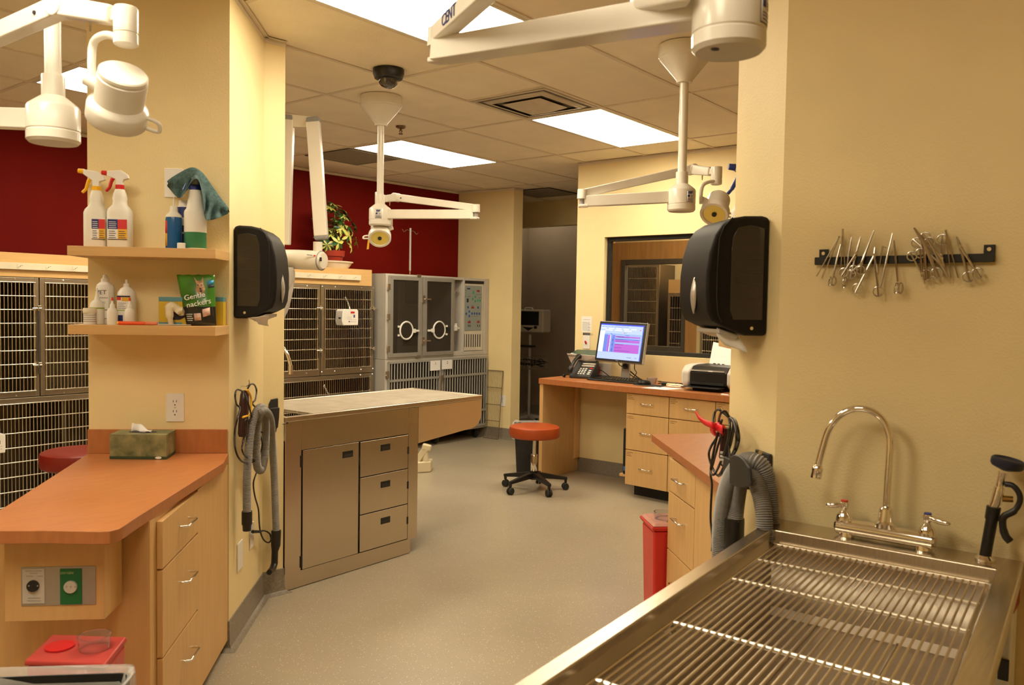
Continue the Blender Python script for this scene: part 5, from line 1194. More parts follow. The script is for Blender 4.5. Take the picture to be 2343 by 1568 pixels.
# apron with the rounded overhang
zA = .713
mb = MB(); q = [(XT1-.004, ZT-.029), (XT1-.006, ZT-.12)] + [(XT1-.10+.094*math.cos(a), ZT-.12-.085*math.sin(a)) for a in [PI/2*k/8 for k in range(1, 9)]] + [(.16, ZT-.245), (.16, ZT-.029)]
mb.extrude([(x, YT0, z) for x, z in q], (0, .004, 0)); mb.extrude([(x, YT1-.004, z) for x, z in q], (0, .004, 0)); mb.box((XT1-.010, YT0+.004, ZT-.12), (XT1-.006, YT1-.004, ZT-.029))
mb.build('overhang_apron', mat('apron_painted_reflection', (.86, .70, .50), .42, 1, vary=.015, scale=3, stretch=(2, 2, 40)), t)  # brighter and warmer than the other panels: reflected light put into the colour
mb = MB(); mb.box((-.682, YT0, zA), (.078, YT0+.004, ZT-.029)); mb.build('front_apron', STEELF, t)
MB().box((XT0, YT0-.0006, .09), (-.684, YT0+.004, ZT-.029)).build('side_panel', STEELF, t)
MB().box((.080, YT0-.0005, .088), (.158, YT1, ZT-.029)).build('corner_post', STEELF, t, bevel=.002)
mb = MB(); mb.box((-.684, YT0+.006, .095), (.079, YT1-.01, ZT-.14)); mb.build('carcass', BLACKM, t)
MB().box((XT0, YT0+.006, .004), (.107, YT1-.05, .088)).build('plinth', STEELF, t)
cup = lambda p, o, w=.072, h=.036: (MB().extrude([(p.x-w/2, YT0-.0055, p.z-h/2), (p.x+w/2, YT0-.0055, p.z-h/2), (p.x+w/2, YT0-.0055, p.z+h/2), (p.x-w/2, YT0-.0055, p.z+h/2)], (0, .003, 0)).build('cup_handle', BLACK, o, bevel=.001), MB().box((p.x-w*.40, YT0-.0068, p.z-h*.36), (p.x+w*.40, YT0-.0054, p.z+h*.06)).build('cup_handle', GREYD, o))
f6 = lambda x, y: Py(600+x/3.55, 960+y/3.55, YT0)
d = MB().box((-.675, YT0-.004, .094), (-.303, YT0+.005, zA-.003)).build('door', STEELF, t, bevel=.0012); cup(f6(691, 282), d)
mb = MB()
for z in (.66, .14): mb.box((-.688, YT0-.005, z-.035), (-.677, YT0-.0008, z+.025))
mb.build('hinge', BLACKM, t)
for (z1, z0, hy) in ((.709, .513, 226), (.509, .305, 524), (.301, .096, 818)):
    d = MB().box((-.290, YT0-.004, z0), (.073, YT0+.005, z1-.002)).build('drawer', STEELF, t, bevel=.0012); cup(f6(997, hy), d)
    mb = MB(); mb.box((-.300, YT0-.0035, (z0+z1)/2-.03), (-.288, YT0-.0003, (z0+z1)/2+.015)); mb.build('drawer_stop', BLACKM, t)
    MB().box((.068, YT0-.006, (z0+z1)/2-.015), (.079, YT0-.0012, (z0+z1)/2+.027)).build('drawer_stop', BLACKM, t)
e_ = f6(180, 22); MB().extrude([f6(x, y)+Vector((0, -.0012, 0)) for x, y in ((196, 18), (204, 22), (212, 4), (209, 30), (198, 34))], (0, .0008, 0)).build('emblem', GREYD, t); MB().extrude([f6(x, y)+Vector((0, -.0012, 0)) for x, y in ((164, 36), (208, 33), (208, 37), (164, 41))], (0, .0008, 0)).build('emblem', GREYD, t)
t = thing('table_faucet', 'steel gooseneck faucet at the hidden end of the treatment table, beside the column', 'faucet', (-.66, .30, ZT))
q = [Vector((-.75, .34, ZT-.001)), Vector((-.75, .34, ZT+.24))]
fe = Pd(665, 838, 4.62); MB().tube(smooth([(-.742, .565, ZT+.001), (-.742, .565, ZT+.25), (-.72, .54, ZT+.33), Pd(628, 787, 4.66), Pd(644, 794, 4.64), Pd(656, 809, 4.63), fe], 6), .0105, 12).build('spout', CHROME, t)
MB().cyl(fe+UP*.005, fe-UP*.045, .0135, None, 14).build('aerator', CHROME, t)
# cream pedal unit on the floor behind the table
t = thing('floor_pedal', 'cream plastic pedal unit on the floor behind the steel table corner post', 'pedal', (1.87, 1.57, 0))
CRM = mat('aged_cream_plastic', (.66, .57, .38), .4, vary=.03)
P0 = lambda x, y, d=6.4: Pd(x, y, d)
de = dep((1.87, 1.57, .05)); 
bs = [Pz(935, 1083, .004), Pz(985, 1081, .004)]
MB().fbox(Pz(920, 1085, .001), Pz(986, 1081, .001)-Pz(920, 1085, .001), Vector((fwd.x, fwd.y, 0))*.16, UP*.095).build('base', CRM, t, bevel=.012, seg=3)
MB().taper(Pd(945, 1066, de), Pd(978, 1022, de), .05, .05, .06, .055, fwd).build('neck', CRM, t, bevel=.012, seg=3)
MB().taper(Pd(966, 1022, de), Pd(987, 1026, de), .07, .06, .05, .055).build('head', CRM, t, bevel=.015, seg=3)
MB().cyl(Pd(974, 1030, de), Pd(974, 1058, de), .024, .028, 14).build('column', CRM, t)
# stub-wall outlet
a, b = Px(1143.5, 930, 3.765), Px(1156.5, 904, 3.765); c = (a+b)/2
dS = (Vector((3.78, YC, 0))-Vector((3.70, 2.9, 0))).normalized(); nS = Vector((dS.y, -dS.x, 0))
xw = lambda y: 3.70 + (3.78-3.70)*(2.9-y)/(2.9-YC)
c.x = xw(c.y)
tt_ = plate('wall_outlet', 'white double outlet on the stub wall beside the leaning wire rack', 'outlet', c, dS, nS, .075, .125, 'wall outlets'); duplex(tt_, c+nS*.005, dS, nS, 1)
# ceiling fittings
p = Pz(889, 160, CEIL)
t = thing('dome_camera', 'black dome camera on the ceiling above the middle lamp', 'security camera', (p.x, p.y, CEIL))
MB().lathe([(0, 0), (.085, 0), (.085, .022), (.076, .048), (.058, .054), (0, .054)], p, -UP, 32).build('housing', BLACK, t)
MB().lathe([(.056, .05)] + [(.056*math.cos(a), .054+.048*math.sin(a)) for a in [PI/2*k/8 for k in range(1, 8)]] + [(0, .102)], p, -UP, 28).build('smoked_dome', mat('smoked_dome', (.03, .022, .016), .05, vary=.1, coat=1), t)
MB().ring(p-UP*.054, UP, .0565, .003, 28, 6).build('trim_ring', GREYD, t)
p = Pz(917, 290, CEIL)
t = thing('sprinkler', 'small bronze fire sprinkler on the ceiling above the lit panel by the red wall', 'sprinkler', (p.x, p.y, CEIL))
MB().lathe([(0, 0), (.036, 0), (.034, .008), (.022, .014), (0, .014)], p, -UP, 24).build('escutcheon', mat('bronze', (.22, .15, .09), .3, .9), t)
mb = MB(); mb.cyl(p-UP*.012, p-UP*.03, .008, None, 12); mb.tube([p-UP*.028+rt*.011, p-UP*.05+rt*.004], .003, 6); mb.tube([p-UP*.028-rt*.011, p-UP*.05-rt*.004], .003, 6); mb.cyl(p-UP*.05, p-UP*.054, .016, None, 14); mb.build('deflector', mat('bronze', (.22, .15, .09), .3, .9), t)
# square supply vent
vx0, vx1, vy0, vy1 = ftm, 2*ftm, -ftm, 0
t = thing('ceiling_vent', 'square stepped air vent in the ceiling beside the lit panel', 'ceiling vent', ((vx0+vx1)/2, (vy0+vy1)/2, CEIL), 0, 'ceiling vents')
cx, cy = (vx0+vx1)/2, (vy0+vy1)/2
VW = mat('vent_enamel', (.62, .55, .44), .45)
def sqring(mb, h0, z0, h1, z1, th=.002):
    a = [(cx-h0, cy-h0, z0), (cx+h0, cy-h0, z0), (cx+h0, cy+h0, z0), (cx-h0, cy+h0, z0)]; b = [(cx-h1, cy-h1, z1), (cx+h1, cy-h1, z1), (cx+h1, cy+h1, z1), (cx-h1, cy+h1, z1)]
    mb.add(a+b, [(i, (i+1) % 4, 4+(i+1) % 4, 4+i) for i in range(4)])
mb = MB(); sqring(mb, .288, CEIL-.003, .262, CEIL-.004); mb.build('outer_flange', VW, t, solid=.002)
mb = MB(); mb.box((cx-.262, cy-.262, CEIL-.0008), (cx+.262, cy+.262, CEIL+.001)); mb.build('dark_throat', mat('vent_throat', (.10, .085, .065), .6), t)
mb = MB(); sqring(mb, .215, CEIL-.012, .195, CEIL-.014); sqring(mb, .235, CEIL-.002, .215, CEIL-.012); mb.build('middle_cone', VW, t, solid=.002)
mb = MB(); mb.add([(cx+sx*.15, cy+sy*.15, CEIL-.012) for sx, sy in ((-1, -1), (1, -1), (1, 1), (-1, 1))]+[(cx+sx*.075, cy+sy*.075, CEIL-.045) for sx, sy in ((-1, -1), (1, -1), (1, 1), (-1, 1))], [(3, 2, 1, 0), (4, 5, 6, 7), (0, 1, 5, 4), (1, 2, 6, 5), (2, 3, 7, 6), (3, 0, 4, 7)]); mb.build('centre_pan', VW, t, bevel=.003)
for (x0_, y0_, lbl) in ((2*ftm, 3*ftm, 'dark grey return grille in the ceiling near the red wall'), (6.45*ftm, 2.9*ftm, 'dark grey return grille in the ceiling of the dim hall')):
    t = thing('ceiling_vent', lbl, 'ceiling vent', (x0_+ftm/2, y0_+ftm/2, CEIL), 0, 'ceiling vents')
    MB().box((x0_+.014, y0_+.014, CEIL-.006), (x0_+ftm-.014, y0_+ftm-.014, CEIL-.001)).build('grille', GREYV, t)
    mb = MB(); e = .014; k = .03
    mb.box((x0_+e, y0_+e, CEIL-.009), (x0_+ftm-e, y0_+k, CEIL-.001)); mb.box((x0_+e, y0_+ftm-k, CEIL-.009), (x0_+ftm-e, y0_+ftm-e, CEIL-.001)); mb.box((x0_+e, y0_+k, CEIL-.009), (x0_+k, y0_+ftm-k, CEIL-.001)); mb.box((x0_+ftm-k, y0_+k, CEIL-.009), (x0_+ftm-e, y0_+ftm-k, CEIL-.001)); mb.build('grille_frame', GREYV, t)
# red stool behind the left counter
q = Ps(165, 1040, -1.2)
# ------------------------------------------------------------------ desk under the window
ZD = .860
fA, fB, fC = Pz(1232.5, 865.7, ZD), Pz(1436, 885, ZD), Pz(1672, 907.3, ZD)
XB = XW - .004
def fy(px):
    return 865.7 + (px-1232.5)*(885-865.7)/(1436-1232.5) if px < 1436 else 885 + (px-1436)*(907.3-885)/(1672-1436)
def Dk(px, py, z=0):     # a spot on the desk top, from where it shows between front and back edge
    y0 = 852.5 + (px-1330)*.020; t_ = (py-y0)/(fy(px)-y0)
    a = Pz(px, fy(px), ZD); b = Px(px, 866, XB-.01); f_ = 1-t_
    x = a.x + (XB-.012-a.x)*max(.0, min(1, f_)); q = Px(px, 866, x); return Vector((x, q.y, ZD+z))
t = thing('desk', 'long orange-brown desk under the window, on a maple end panel and drawer cabinets', 'desk', (2.6, -.1, 0))
dv = (fC-fB).normalized(); fD = fB + dv*1.9
MB().prism([(fA.x, fA.y), (fB.x, fB.y), (fD.x, fD.y), (XB, fD.y), (XB, fA.y)], ZD-.046, ZD).build('desk_top', TOP, t, bevel=.002)
MB().box((fA.x+.012, fA.y-.040, .001), (XB-.002, fA.y-.004, ZD-.047)).build('end_panel', MAPLE, t, bevel=.0015)
MB().box((XB-.075, fA.y-.062, .12), (XB-.012, fA.y-.0405, ZD-.047)).build('corner_cleat', MAPLE, t, bevel=.001)
XD = (fB.x+.03)
g = lambda x, y: Px(x, y, XD)
ys = [g(1433.5, 901).y, g(1535.4, 915).y, g(1645.5, 925).y, g(1645.5, 925).y-.41, g(1645.5, 925).y-.82]
zt0 = ZD-.050; zr = [zt0, g(1433.5, 946).z, g(1431, 1028).z, g(1429, 1108).z]
slant = (fD.x-fB.x)/(fD.y-fB.y)      # fronts follow the edge of the top
fx = lambda y: XD + slant*(y-ys[0])*1.0
k_ = 0
for i in range(4):
    y1, y0 = ys[i], ys[i+1]
    nm = ['maple drawer cabinet with three drawers, first under the desk beside the knee space', 'maple drawer cabinet, second under the desk, with the red strap before it', 'maple drawer cabinet, third under the desk, half hidden by the right wall', 'maple drawer cabinet, last under the desk behind the right wall'][i]
    c = thing('drawer_cabinet', nm, 'cabinet', ((XD+XB)/2, (y0+y1)/2, zr[3]), 0, 'drawer cabinets under the desk')
    MB().prism([(fx(y1)+.02, y1-.001), (fx(y0)+.02, y0+.001), (XB-.01, y0+.001), (XB-.01, y1-.001)], zr[3]+.004, zt0).build('carcass', MAPLE, c)
    MB().prism([(fx(y1)+.10, y1-.03), (fx(y0)+.10, y0+.03), (XB-.02, y0+.03), (XB-.02, y1-.03)], .001, zr[3]+.003).build('plinth', BLACKM, c)
    dz = zr if i != 1 else [zr[0], zr[1], zr[2], zr[3]]
    for k in range(3):
        p0 = Vector((fx(y1), y1-.003, dz[k+1]+.003)); p1 = Vector((fx(y0), y0+.003, dz[k+1]+.003)); ddv = p1-p0; nv = Vector((ddv.y, -ddv.x, 0)).normalized(); nv = nv if nv.x < 0 else -nv
        d = MB().fbox(p0, ddv, -nv*.019, UP*(dz[k]-dz[k+1]-.006)).build('drawer', MAPLE, c, bevel=.0012)
        pull(d, (p0+p1)/2 + UP*(dz[k]-dz[k+1])*(.50 if k else .52) + nv*.0005, ddv.normalized(), nv, .105)
        if i < 2 or k == 0:
            mb = MB()
            for q in range(3 if k != 1 else 2): mb.fbox(p0 + ddv.normalized()*.010 + UP*(dz[k]-dz[k+1]-.024-.013*q) + nv*.0002, ddv.normalized()*(.038+.022*((q*7+k+i) % 3)/2), UP*.003, nv*.0008)
            mb.build('label_strip', mat('brown_ink', (.20, .10, .04), .6), d)
# computer on a low shelf
t = thing('computer_shelf', 'small maple shelf under the desk carrying the black computer', 'shelf', (2.5, ys[0]+.05, .10))
s0 = g(1409, 1092); zsh = g(1420, 1088).z
MB().box((XD+.06, ys[0]+.002, zsh-.02), (XD+.42, ys[0]+.085, zsh)).build('shelf_board', MAPLEH, t, bevel=.001); MB().box((XD+.36, ys[0]+.002, .001), (XD+.40, ys[0]+.08, zsh-.021)).build('shelf_leg', MAPLE, t)
t = thing('computer', 'slim black computer tower beside the first drawer cabinet', 'computer', (XD+.24, ys[0]+.04, zsh))
MB().box((XD+.05, ys[0]+.006, zsh+.001), (XD+.40, ys[0]+.052, zsh+.365)).build('tower', BLACK, t, bevel=.010, seg=3)
MB().box((XD+.0485, ys[0]+.018, zsh+.03), (XD+.0502, ys[0]+.042, zsh+.065)).build('blue_badge', mat('blue_badge', (.05, .16, .40), .4), t)
# monitor
mt, mbm = 2.60, 2.53
def Mo(px, py):
    f_ = (py-734)/(834-734); return Px(px, py, mt + (mbm-mt)*f_)
tl, tr2, br, bl = Mo(1373.3, 734.2), Mo(1483.3, 740.3), Mo(1474.2, 834.2), Mo(1365.1, 825.7)
mx = (tr2-tl).normalized(); my = (bl-tl).normalized(); mn = mx.cross(my).normalized(); mn = mn if mn.x < 0 else -mn
my = (my - mx*my.dot(mx)).normalized(); MWd, MHt = ((tr2-tl).length+(br-bl).length)/2, ((bl-tl).length+(br-tr2).length)/2
SILV = mat('silver_plastic', (.52, .50, .47), .35, .4)
t = thing('monitor', 'flat computer monitor showing a blue and pink appointment screen', 'monitor', Dk(1431, 861))
o = tl
MB().fbox(o, mx*MWd, my*MHt, -mn*.035).build('housing', SILV, t, bevel=.005)
MB().fbox(o + mx*.004 + my*.004 + mn*.0005, mx*(MWd-.008), my*(MHt-.008), mn*.002).build('bezel', BLACK, t, bevel=.001)
MB().fbox(o + mx*(MWd-.004) + mn*.002 - my*.003, mx*.006, my*.005, mn*.004).build('corner_trim', SILV, t)
def em(name, c, s): return mat(name, tuple(x*.06 for x in c), .3, vary=.01, emit=c, estr=s)
bx, by = .045*MWd/.46, .042*MHt/.37; sw, sh = MWd-.052*MWd/.46-bx*.35, MHt-.072*MHt/.37
so = o + mx*.020*MWd/.46 + my*.024*MHt/.37 + mn*.0027; sw = MWd*.895; sh = MHt*.868
ES = .95
scr = MB().fbox(so, mx*sw, my*sh, mn*.0008).build('screen', em('screen_pale_blue', (.42, .52, .92), ES), t)
def sp(nm, u0, v0, u1, v1, m, k=1): return MB().fbox(so + mx*sw*u0 + my*sh*v0 + mn*(.0006+.0004*k), mx*sw*(u1-u0), my*sh*(v1-v0), mn*.0005).build(nm, m, scr)
DB = em('screen_deep_blue', (.02, .05, .60), ES); WH = em('screen_white', (.80, .82, .95), ES); PK = em('screen_pink', (.42, .10, .52), ES); LB = em('screen_light_blue', (.28, .40, .95), ES); MBl = em('screen_mid_blue', (.14, .20, .62), ES); TX = em('screen_text', (.06, .05, .20), ES)
sp('title_bar', 0, 0, 1, .035, DB, 1); sp('window_edge', .985, .0, 1, 1, DB, 2)
sp('side_panel', .0, .20, .115, .80, WH); sp('calendar_panel', .115, .27, .97, .80, LB)
sp('time_column', .115, .31, .20, .80, MBl, 2); sp('pink_column', .205, .32, .245, .80, PK, 2); sp('gap_column', .255, .27, .29, .80, MBl, 2); sp('white_column', .258, .30, .272, .79, WH, 3); sp('time_column', .30, .31, .37, .80, MBl, 2)
for a, b in ((.335, .375), (.44, .51), (.555, .80)): sp('pink_entry', .375, a, .945, b, PK, 2)
sp('selected_entry', .375, .415, .945, .432, DB, 3)
mb = MB()
for i in range(5): u = .02+.175*i; mb.fbox(so + mx*sw*u + my*sh*.115 + mn*.0018, mx*sw*.12, my*sh*.028, mn*.0003)
for i in range(3): u = .12+.22*i; mb.fbox(so + mx*sw*u + my*sh*.165 + mn*.0018, mx*sw*.17, my*sh*.025, mn*.0003)
mb.build('entry_field', WH, scr)
mb = MB()
for u, v, w in ((.40, .345, .18), (.42, .365, .28), (.38, .425, .2), (.40, .47, .3), (.38, .57, .2), (.38, .66, .17), (.38, .745, .36), (.60, .30, .10), (.24, .52, .02), (.24, .62, .02), (.70, .92, .10), (.88, .92, .05)): mb.fbox(so + mx*sw*u + my*sh*v + mn*.0022, mx*sw*w, my*sh*.010, mn*.0003)
for i in range(9): mb.fbox(so + mx*sw*(.36+.035*i) + my*sh*.055 + mn*.0022, mx*sw*.012, my*sh*.015, mn*.0003); mb.fbox(so + mx*sw*(.04+.07*i) + my*sh*.085 + mn*.0022, mx*sw*.05, my*sh*.006, mn*.0003)
for v in (.42, .55, .70): mb.fbox(so + mx*sw*.315 + my*sh*v + mn*.0022, mx*sw*.012, my*sh*.07, mn*.0003)
mb.build('screen_print', TX, scr)
sp('red_icon', .565, .228, .59, .25, em('screen_red', (.75, .05, .05), ES), 3); sp('green_icon', .60, .228, .625, .25, em('screen_green', (.05, .6, .25), ES), 3); sp('red_icon', .92, .13, .945, .155, em('screen_red', (.75, .05, .05), ES), 3)
bs_ = Dk(1431, 862); cM = o + mx*MWd*.5 + my*MHt*.75 - mn*.03
MB().taper(bs_ + UP*.012 - Vector((0, 0, 0)), Vector((bs_.x+.02, bs_.y, cM.z)), .085, .022, .065, .022, (1, 0, 0)).build('stand_neck', SILV, t, bevel=.004)
MB().cyl(bs_ + Vector((.0, 0, .12)) + Vector((-.014, 0, 0)), bs_ + Vector((.03, 0, .12)), .022, None, 16).build('cable_hole', BLACKM, t)
MB().cbox(bs_ + Vector((.03, 0, .0065)), (.13, .20, .012)).build('stand_base', BLACK, t, bevel=.006)
MB().fbox(cM - mx*.05 - my*.05, mx*.10, my*.10, -mn*.03).build('stand_joint', BLACK, t)
text('maker_mark', 'DELL', SILV, t, o + mx*MWd*.48 + my*(MHt-.010) + mn*.003, mx, -my, .011)
# keyboard
k0, k1, k2, k3 = Dk(1360, 855), Dk(1466, 862.5), Dk(1463, 876), Dk(1343, 868)
t = thing('keyboard', 'black keyboard on the desk before the monitor', 'keyboard', (k0+k1+k2+k3)/4)
MB().add([k0+UP*.001, k1+UP*.001, k2+UP*.001, k3+UP*.001, k0+UP*.020, k1+UP*.020, k2+UP*.013, k3+UP*.013], [(3, 2, 1, 0), (4, 5, 6, 7), (0, 1, 5, 4), (1, 2, 6, 5), (2, 3, 7, 6), (3, 0, 4, 7)]).build('keyboard_body', BLACKM, t, bevel=.004)
mb = MB()
for r in range(5):
    for c in range(17):
        u, v = .04+.92*(c+.08)/17, .10+.82*(r+.05)/5; u2, v2 = .04+.92*(c+.88)/17, .10+.82*(r+.85)/5
        f_ = lambda u, v, h: (k0.lerp(k1, u)).lerp(k3.lerp(k2, u), v) + UP*(.020-.007*v+h)
        mb.add([f_(u, v, .0005), f_(u2, v, .0005), f_(u2, v2, .0005), f_(u, v2, .0005), f_(u, v, .006), f_(u2, v, .006), f_(u2, v2, .006), f_(u, v2, .006)], [(4, 5, 6, 7), (0, 1, 5, 4), (1, 2, 6, 5), (2, 3, 7, 6), (3, 0, 4, 7)])
mb.build('keys', BLACK, t)
# mouse and pad
p = [Dk(1449, 878), Dk(1462, 871), Dk(1522, 876), Dk(1512, 883.5)]
tag(MB().extrude([q+UP*.0005 for q in p], UP*.003).build('mouse_pad', mat('dark_mat_cloth', (.02, .025, .025), .8)), 'dark mouse pad on the desk beside the keyboard', 'mouse pad')
c = Dk(1474, 876); t = thing('mouse', 'black computer mouse on its pad', 'mouse', c+UP*.004)
MB().lathe([(0, .0), (.028, .0), (.031, .006), (.030, .016), (.024, .028), (.012, .034), (0, .035)], c+UP*.0042, n=20, sx=1.75, sy=1.0, ref=(-.5, .85, 0)).build('mouse_body', BLACK, t)
MB().lathe([(0, 0), (.006, 0), (.006, .004), (0, .004)], c+UP*.036+Vector((-.0, .015, -.003)), (1, 0, 0), 10).build('scroll_wheel', GREYD, t)
# desk phone
pb = [Dk(1311, 858), Dk(1368, 856.0), Dk(1352, 863.0), Dk(1304, 863.0)]
h1 = .135
t = thing('desk_phone', 'black office phone with keypad on the left end of the desk', 'phone', (pb[0]+pb[2])/2)
fl, fr = Dk(1302, 863.5), Dk(1350, 864.5)
bxv = (fr-fl); bl_, br_ = fl + Vector((.17, .02, 0)), fr + Vector((.17, .02, 0))
MB().add([fl+UP*.001, fr+UP*.001, br_+UP*.001, bl_+UP*.001, fl+UP*.022, fr+UP*.022, br_+UP*.155, bl_+UP*.155], [(3, 2, 1, 0), (4, 5, 6, 7), (0, 1, 5, 4), (1, 2, 6, 5), (2, 3, 7, 6), (3, 0, 4, 7)]).build('phone_body', GREYD, t, bevel=.006)
ph = lambda u, v, h=0: (fl.lerp(fr, u)).lerp(bl_.lerp(br_, u), v) + UP*(.022+.133*v+h)
pn = (ph(1, 0)-ph(0, 0)).cross(ph(0, 1)-ph(0, 0)).normalized(); pn = pn if pn.z > 0 else -pn
def pquad(mb, u0, v0, u1, v1, d=.004): mb.add([ph(u0, v0)+pn*.0003, ph(u1, v0)+pn*.0003, ph(u1, v1)+pn*.0003, ph(u0, v1)+pn*.0003, ph(u0, v0)+pn*d, ph(u1, v0)+pn*d, ph(u1, v1)+pn*d, ph(u0, v1)+pn*d], [(4, 5, 6, 7), (0, 1, 5, 4), (1, 2, 6, 5), (2, 3, 7, 6), (3, 0, 4, 7)])
mb = MB()
for r in range(4):
    for c in range(3): pquad(mb, .34+.13*c, .10+.10*r, .42+.13*c, .15+.10*r)
mb.build('number_keys', WHITEP, t)
mb = MB()
for r in range(3): pquad(mb, .80, .10+.10*r, .92, .15+.10*r)
mb.build('function_keys', WHITEP, t); mb = MB(); pquad(mb, .80, .43, .92, .48, .005); mb.build('message_lamp', REDP, t)
mb = MB()
for v in (.56, .68): pquad(mb, .34, v, .95, v+.07)
mb.build('line_key_strip', mat('pale_key_strip', (.50, .46, .38), .4), t); mb = MB(); pquad(mb, .34, .80, .95, .94, .002); mb.build('display', mat('lcd', (.06, .06, .05), .15), t)
ha = [ph(.08, .0)+pn*.03, ph(.08, .12)+pn*.052, ph(.10, .5)+pn*.066, ph(.12, .88)+pn*.052, ph(.12, .98)+pn*.028]
MB().tube(smooth(ha, 5), [.018]*3+[.023]*4+[.015]*7+[.023]*4+[.018]*3, 12).build('handset', BLACK, t, ang=180)
q = Dk(1294, 861.5); mb = MB()
cc3 = []
for i in range(60): a = i*1.05; u = i/59; cc3.append(q + Vector((.012*math.cos(a), .05*(u-.5)*-1 + .0, .014+.010*math.sin(a))) + Vector((-.05*u, 0, 0)))
MB().tube(cc3, .0035, 6).build('coiled_cord', BLACK, t, ang=180)
# paper tray behind phone
t = thing('paper_holder', 'slanted holder with green-black top and white sheets behind the phone', 'paper holder', Dk(1335, 854))
GB = mat('dark_green_plastic', (.03, .07, .05), .3)
MB().fbox(Px(1298, 815, 2.67), Px(1365, 818, 2.67)-Px(1298, 815, 2.67), Vector((.15, .0, .045)), UP*.008).build('clipboard', GB, t, bevel=.002)
MB().extrude([Px(1297, 809, 2.66), Px(1365, 815, 2.66), Px(1362, 833, 2.74), Px(1311, 840, 2.74)], Vector((.004, 0, .001))).build('sheets', PAPER, t)
MB().taper(Dk(1320, 854, .002), Px(1318, 812, 2.70), .02, .10, .015, .10, (0, 1, 0)).build('holder_leg', GREYP, t)
# paper, dish, cables, papers
p = [Dk(1468, 888), Dk(1508, 880.5), Dk(1566, 885), Dk(1522, 893.3)]
tag(MB().extrude([q+UP*.0005 for q in p], UP*.0012).build('paper_sheet', PAPER), 'white sheet of paper lying on the desk before the monitor', 'paper')
c = Dk(1492, 869); t = thing('clip_dish', 'small clear dish of clips on the desk behind the mouse', 'dish', c)
MB().lathe([(0, .001), (.034, .001), (.044, .048), (.041, .048), (.031, .006), (0, .006)], c, n=12).build('dish', mat('cut_plastic', (.80, .70, .66), .1, trans=.6, ior=1.3), t, ang=20)
mb = MB(); rnd = random.Random(5)
for i in range(16): a = rnd.random()*6.28; q = c + Vector((math.cos(a)*.02*rnd.random(), math.sin(a)*.02*rnd.random(), .012+.022*rnd.random())); d_ = Vector((rnd.uniform(-1, 1), rnd.uniform(-1, 1), rnd.uniform(-.4, .4))).normalized()*.012; mb.tube([q-d_, q+d_], .0022, 5)
o_ = mb.build('clips', mat('dark_clips', (.10, .06, .05), .4), t); o_['kind'] = 'stuff'
t = thing('power_adapter', 'black adapter with cable on the desk between dish and printer', 'adapter', Dk(1540, 873))
a = Dk(1530, 874); MB().cbox(a+UP*.013, (.055, .11, .024), .5).build('adapter_box', BLACK, t, bevel=.004)
cord(t, [a+UP*.012+Vector((0, .05, 0)), Dk(1514, 869, .02), Dk(1506, 864, .012), Dk(1520, 862, .006), Dk(1560, 865, .006), Dk(1572, 867, .008)], .004)
cord(t, [Dk(1506, 870, .006), Dk(1530, 866, .01), Dk(1568, 870, .006)], .004)
WHB = mat('ivory_plastic', (.74, .70, .58), .4)
t = thing('cable_bundle', 'ivory bundle of small cables and a plug on the desk beside the printer', 'cable', Dk(1545, 878))
MB().cbox(Dk(1536, 877, .012), (.05, .07, .022), .3).build('plug', mat('pale_yellow_plastic', (.75, .66, .38), .4), t, bevel=.004)
cord(t, [Dk(1540, 877, .012), Dk(1552, 875, .016), Dk(1565, 878, .010), Dk(1558, 882, .008), Dk(1540, 881, .008), Dk(1528, 880, .008)], .006, 'cable', WHB); cord(t, [Dk(1530, 878, .010), Dk(1550, 880, .018), Dk(1568, 881, .010)], .006, 'cable', WHB)
t = thing('monitor_cable', 'black cables hanging from the monitor to the desk', 'cable', Dk(1440, 862))
cord(t, [cM+mx*-.02+my*.04, cM+mx*.0+my*.10-mn*.0, bs_+UP*.10+mx*.02, bs_+UP*.05+mx*.05, Dk(1462, 864, .02), Dk(1472, 868, .008), Dk(1480, 873, .008)], .004)
cord(t, [cM+mx*.14+my*.05, cM+mx*.145+my*.12, Dk(1456, 857, .06), Dk(1448, 860, .02), Dk(1436, 863, .008)], .004); cord(t, [bs_+UP*.09+mx*.03, Dk(1458, 860, .03), Dk(1475, 866, .012), Dk(1484, 871, .008)], .005)
t = thing('phone_cable', 'thin black cable running from the phone along the desk wall', 'cable', Dk(1385, 860))
cord(t, [Dk(1366, 856, .07), Dk(1378, 858, .06), Dk(1392, 861, .03), Dk(1404, 864, .008), Dk(1412, 866, .008)], .004)
tag(MB().extrude([q+UP*.0006 for q in (Dk(1649, 902), Dk(1653, 897), Dk(1668, 900.5), Dk(1668, 903.5))], UP*.001).build('paper_note', PAPER), 'small folded paper note on the desk edge beside the right wall', 'note')
# printer
a, b = Dk(1571, 886), Dk(1585, 890); PX0 = a.x-.01
yL = Px(1571, 860, 2.50).y; yR = yL-.44; xf = 2.40; zT = Px(1590, 833, 2.50).z
t = thing('printer', 'black and silver inkjet printer on the desk at the right wall', 'printer', (2.6, (yL+yR)/2, ZD))
prof = [(xf+.03, ZD+.022), (xf, ZD+.045), (xf, zT-.05), (xf+.05, zT-.008), (xf+.12, zT), (xf+.30, zT), (xf+.33, zT-.03), (xf+.33, ZD+.012), (xf+.05, ZD+.012)]
for y0, y1 in ((yL-.075, yL), (yR, yR+.075)):
    MB().extrude([(x, y0, z) for x, z in prof], (0, y1-y0, 0)).build('silver_side', mat('printer_silver', (.62, .58, .52), .35), t, bevel=.022, seg=4)
MB().extrude([(x+.006, yR+.073, z-.003) for x, z in prof], (0, yL-yR-.146, 0)).build('body', BLACK, t, bevel=.006)
MB().box((xf-.004, yR+.09, ZD+.045), (xf+.006, yL-.09, ZD+.062)).build('output_slot', BLACKM, t)
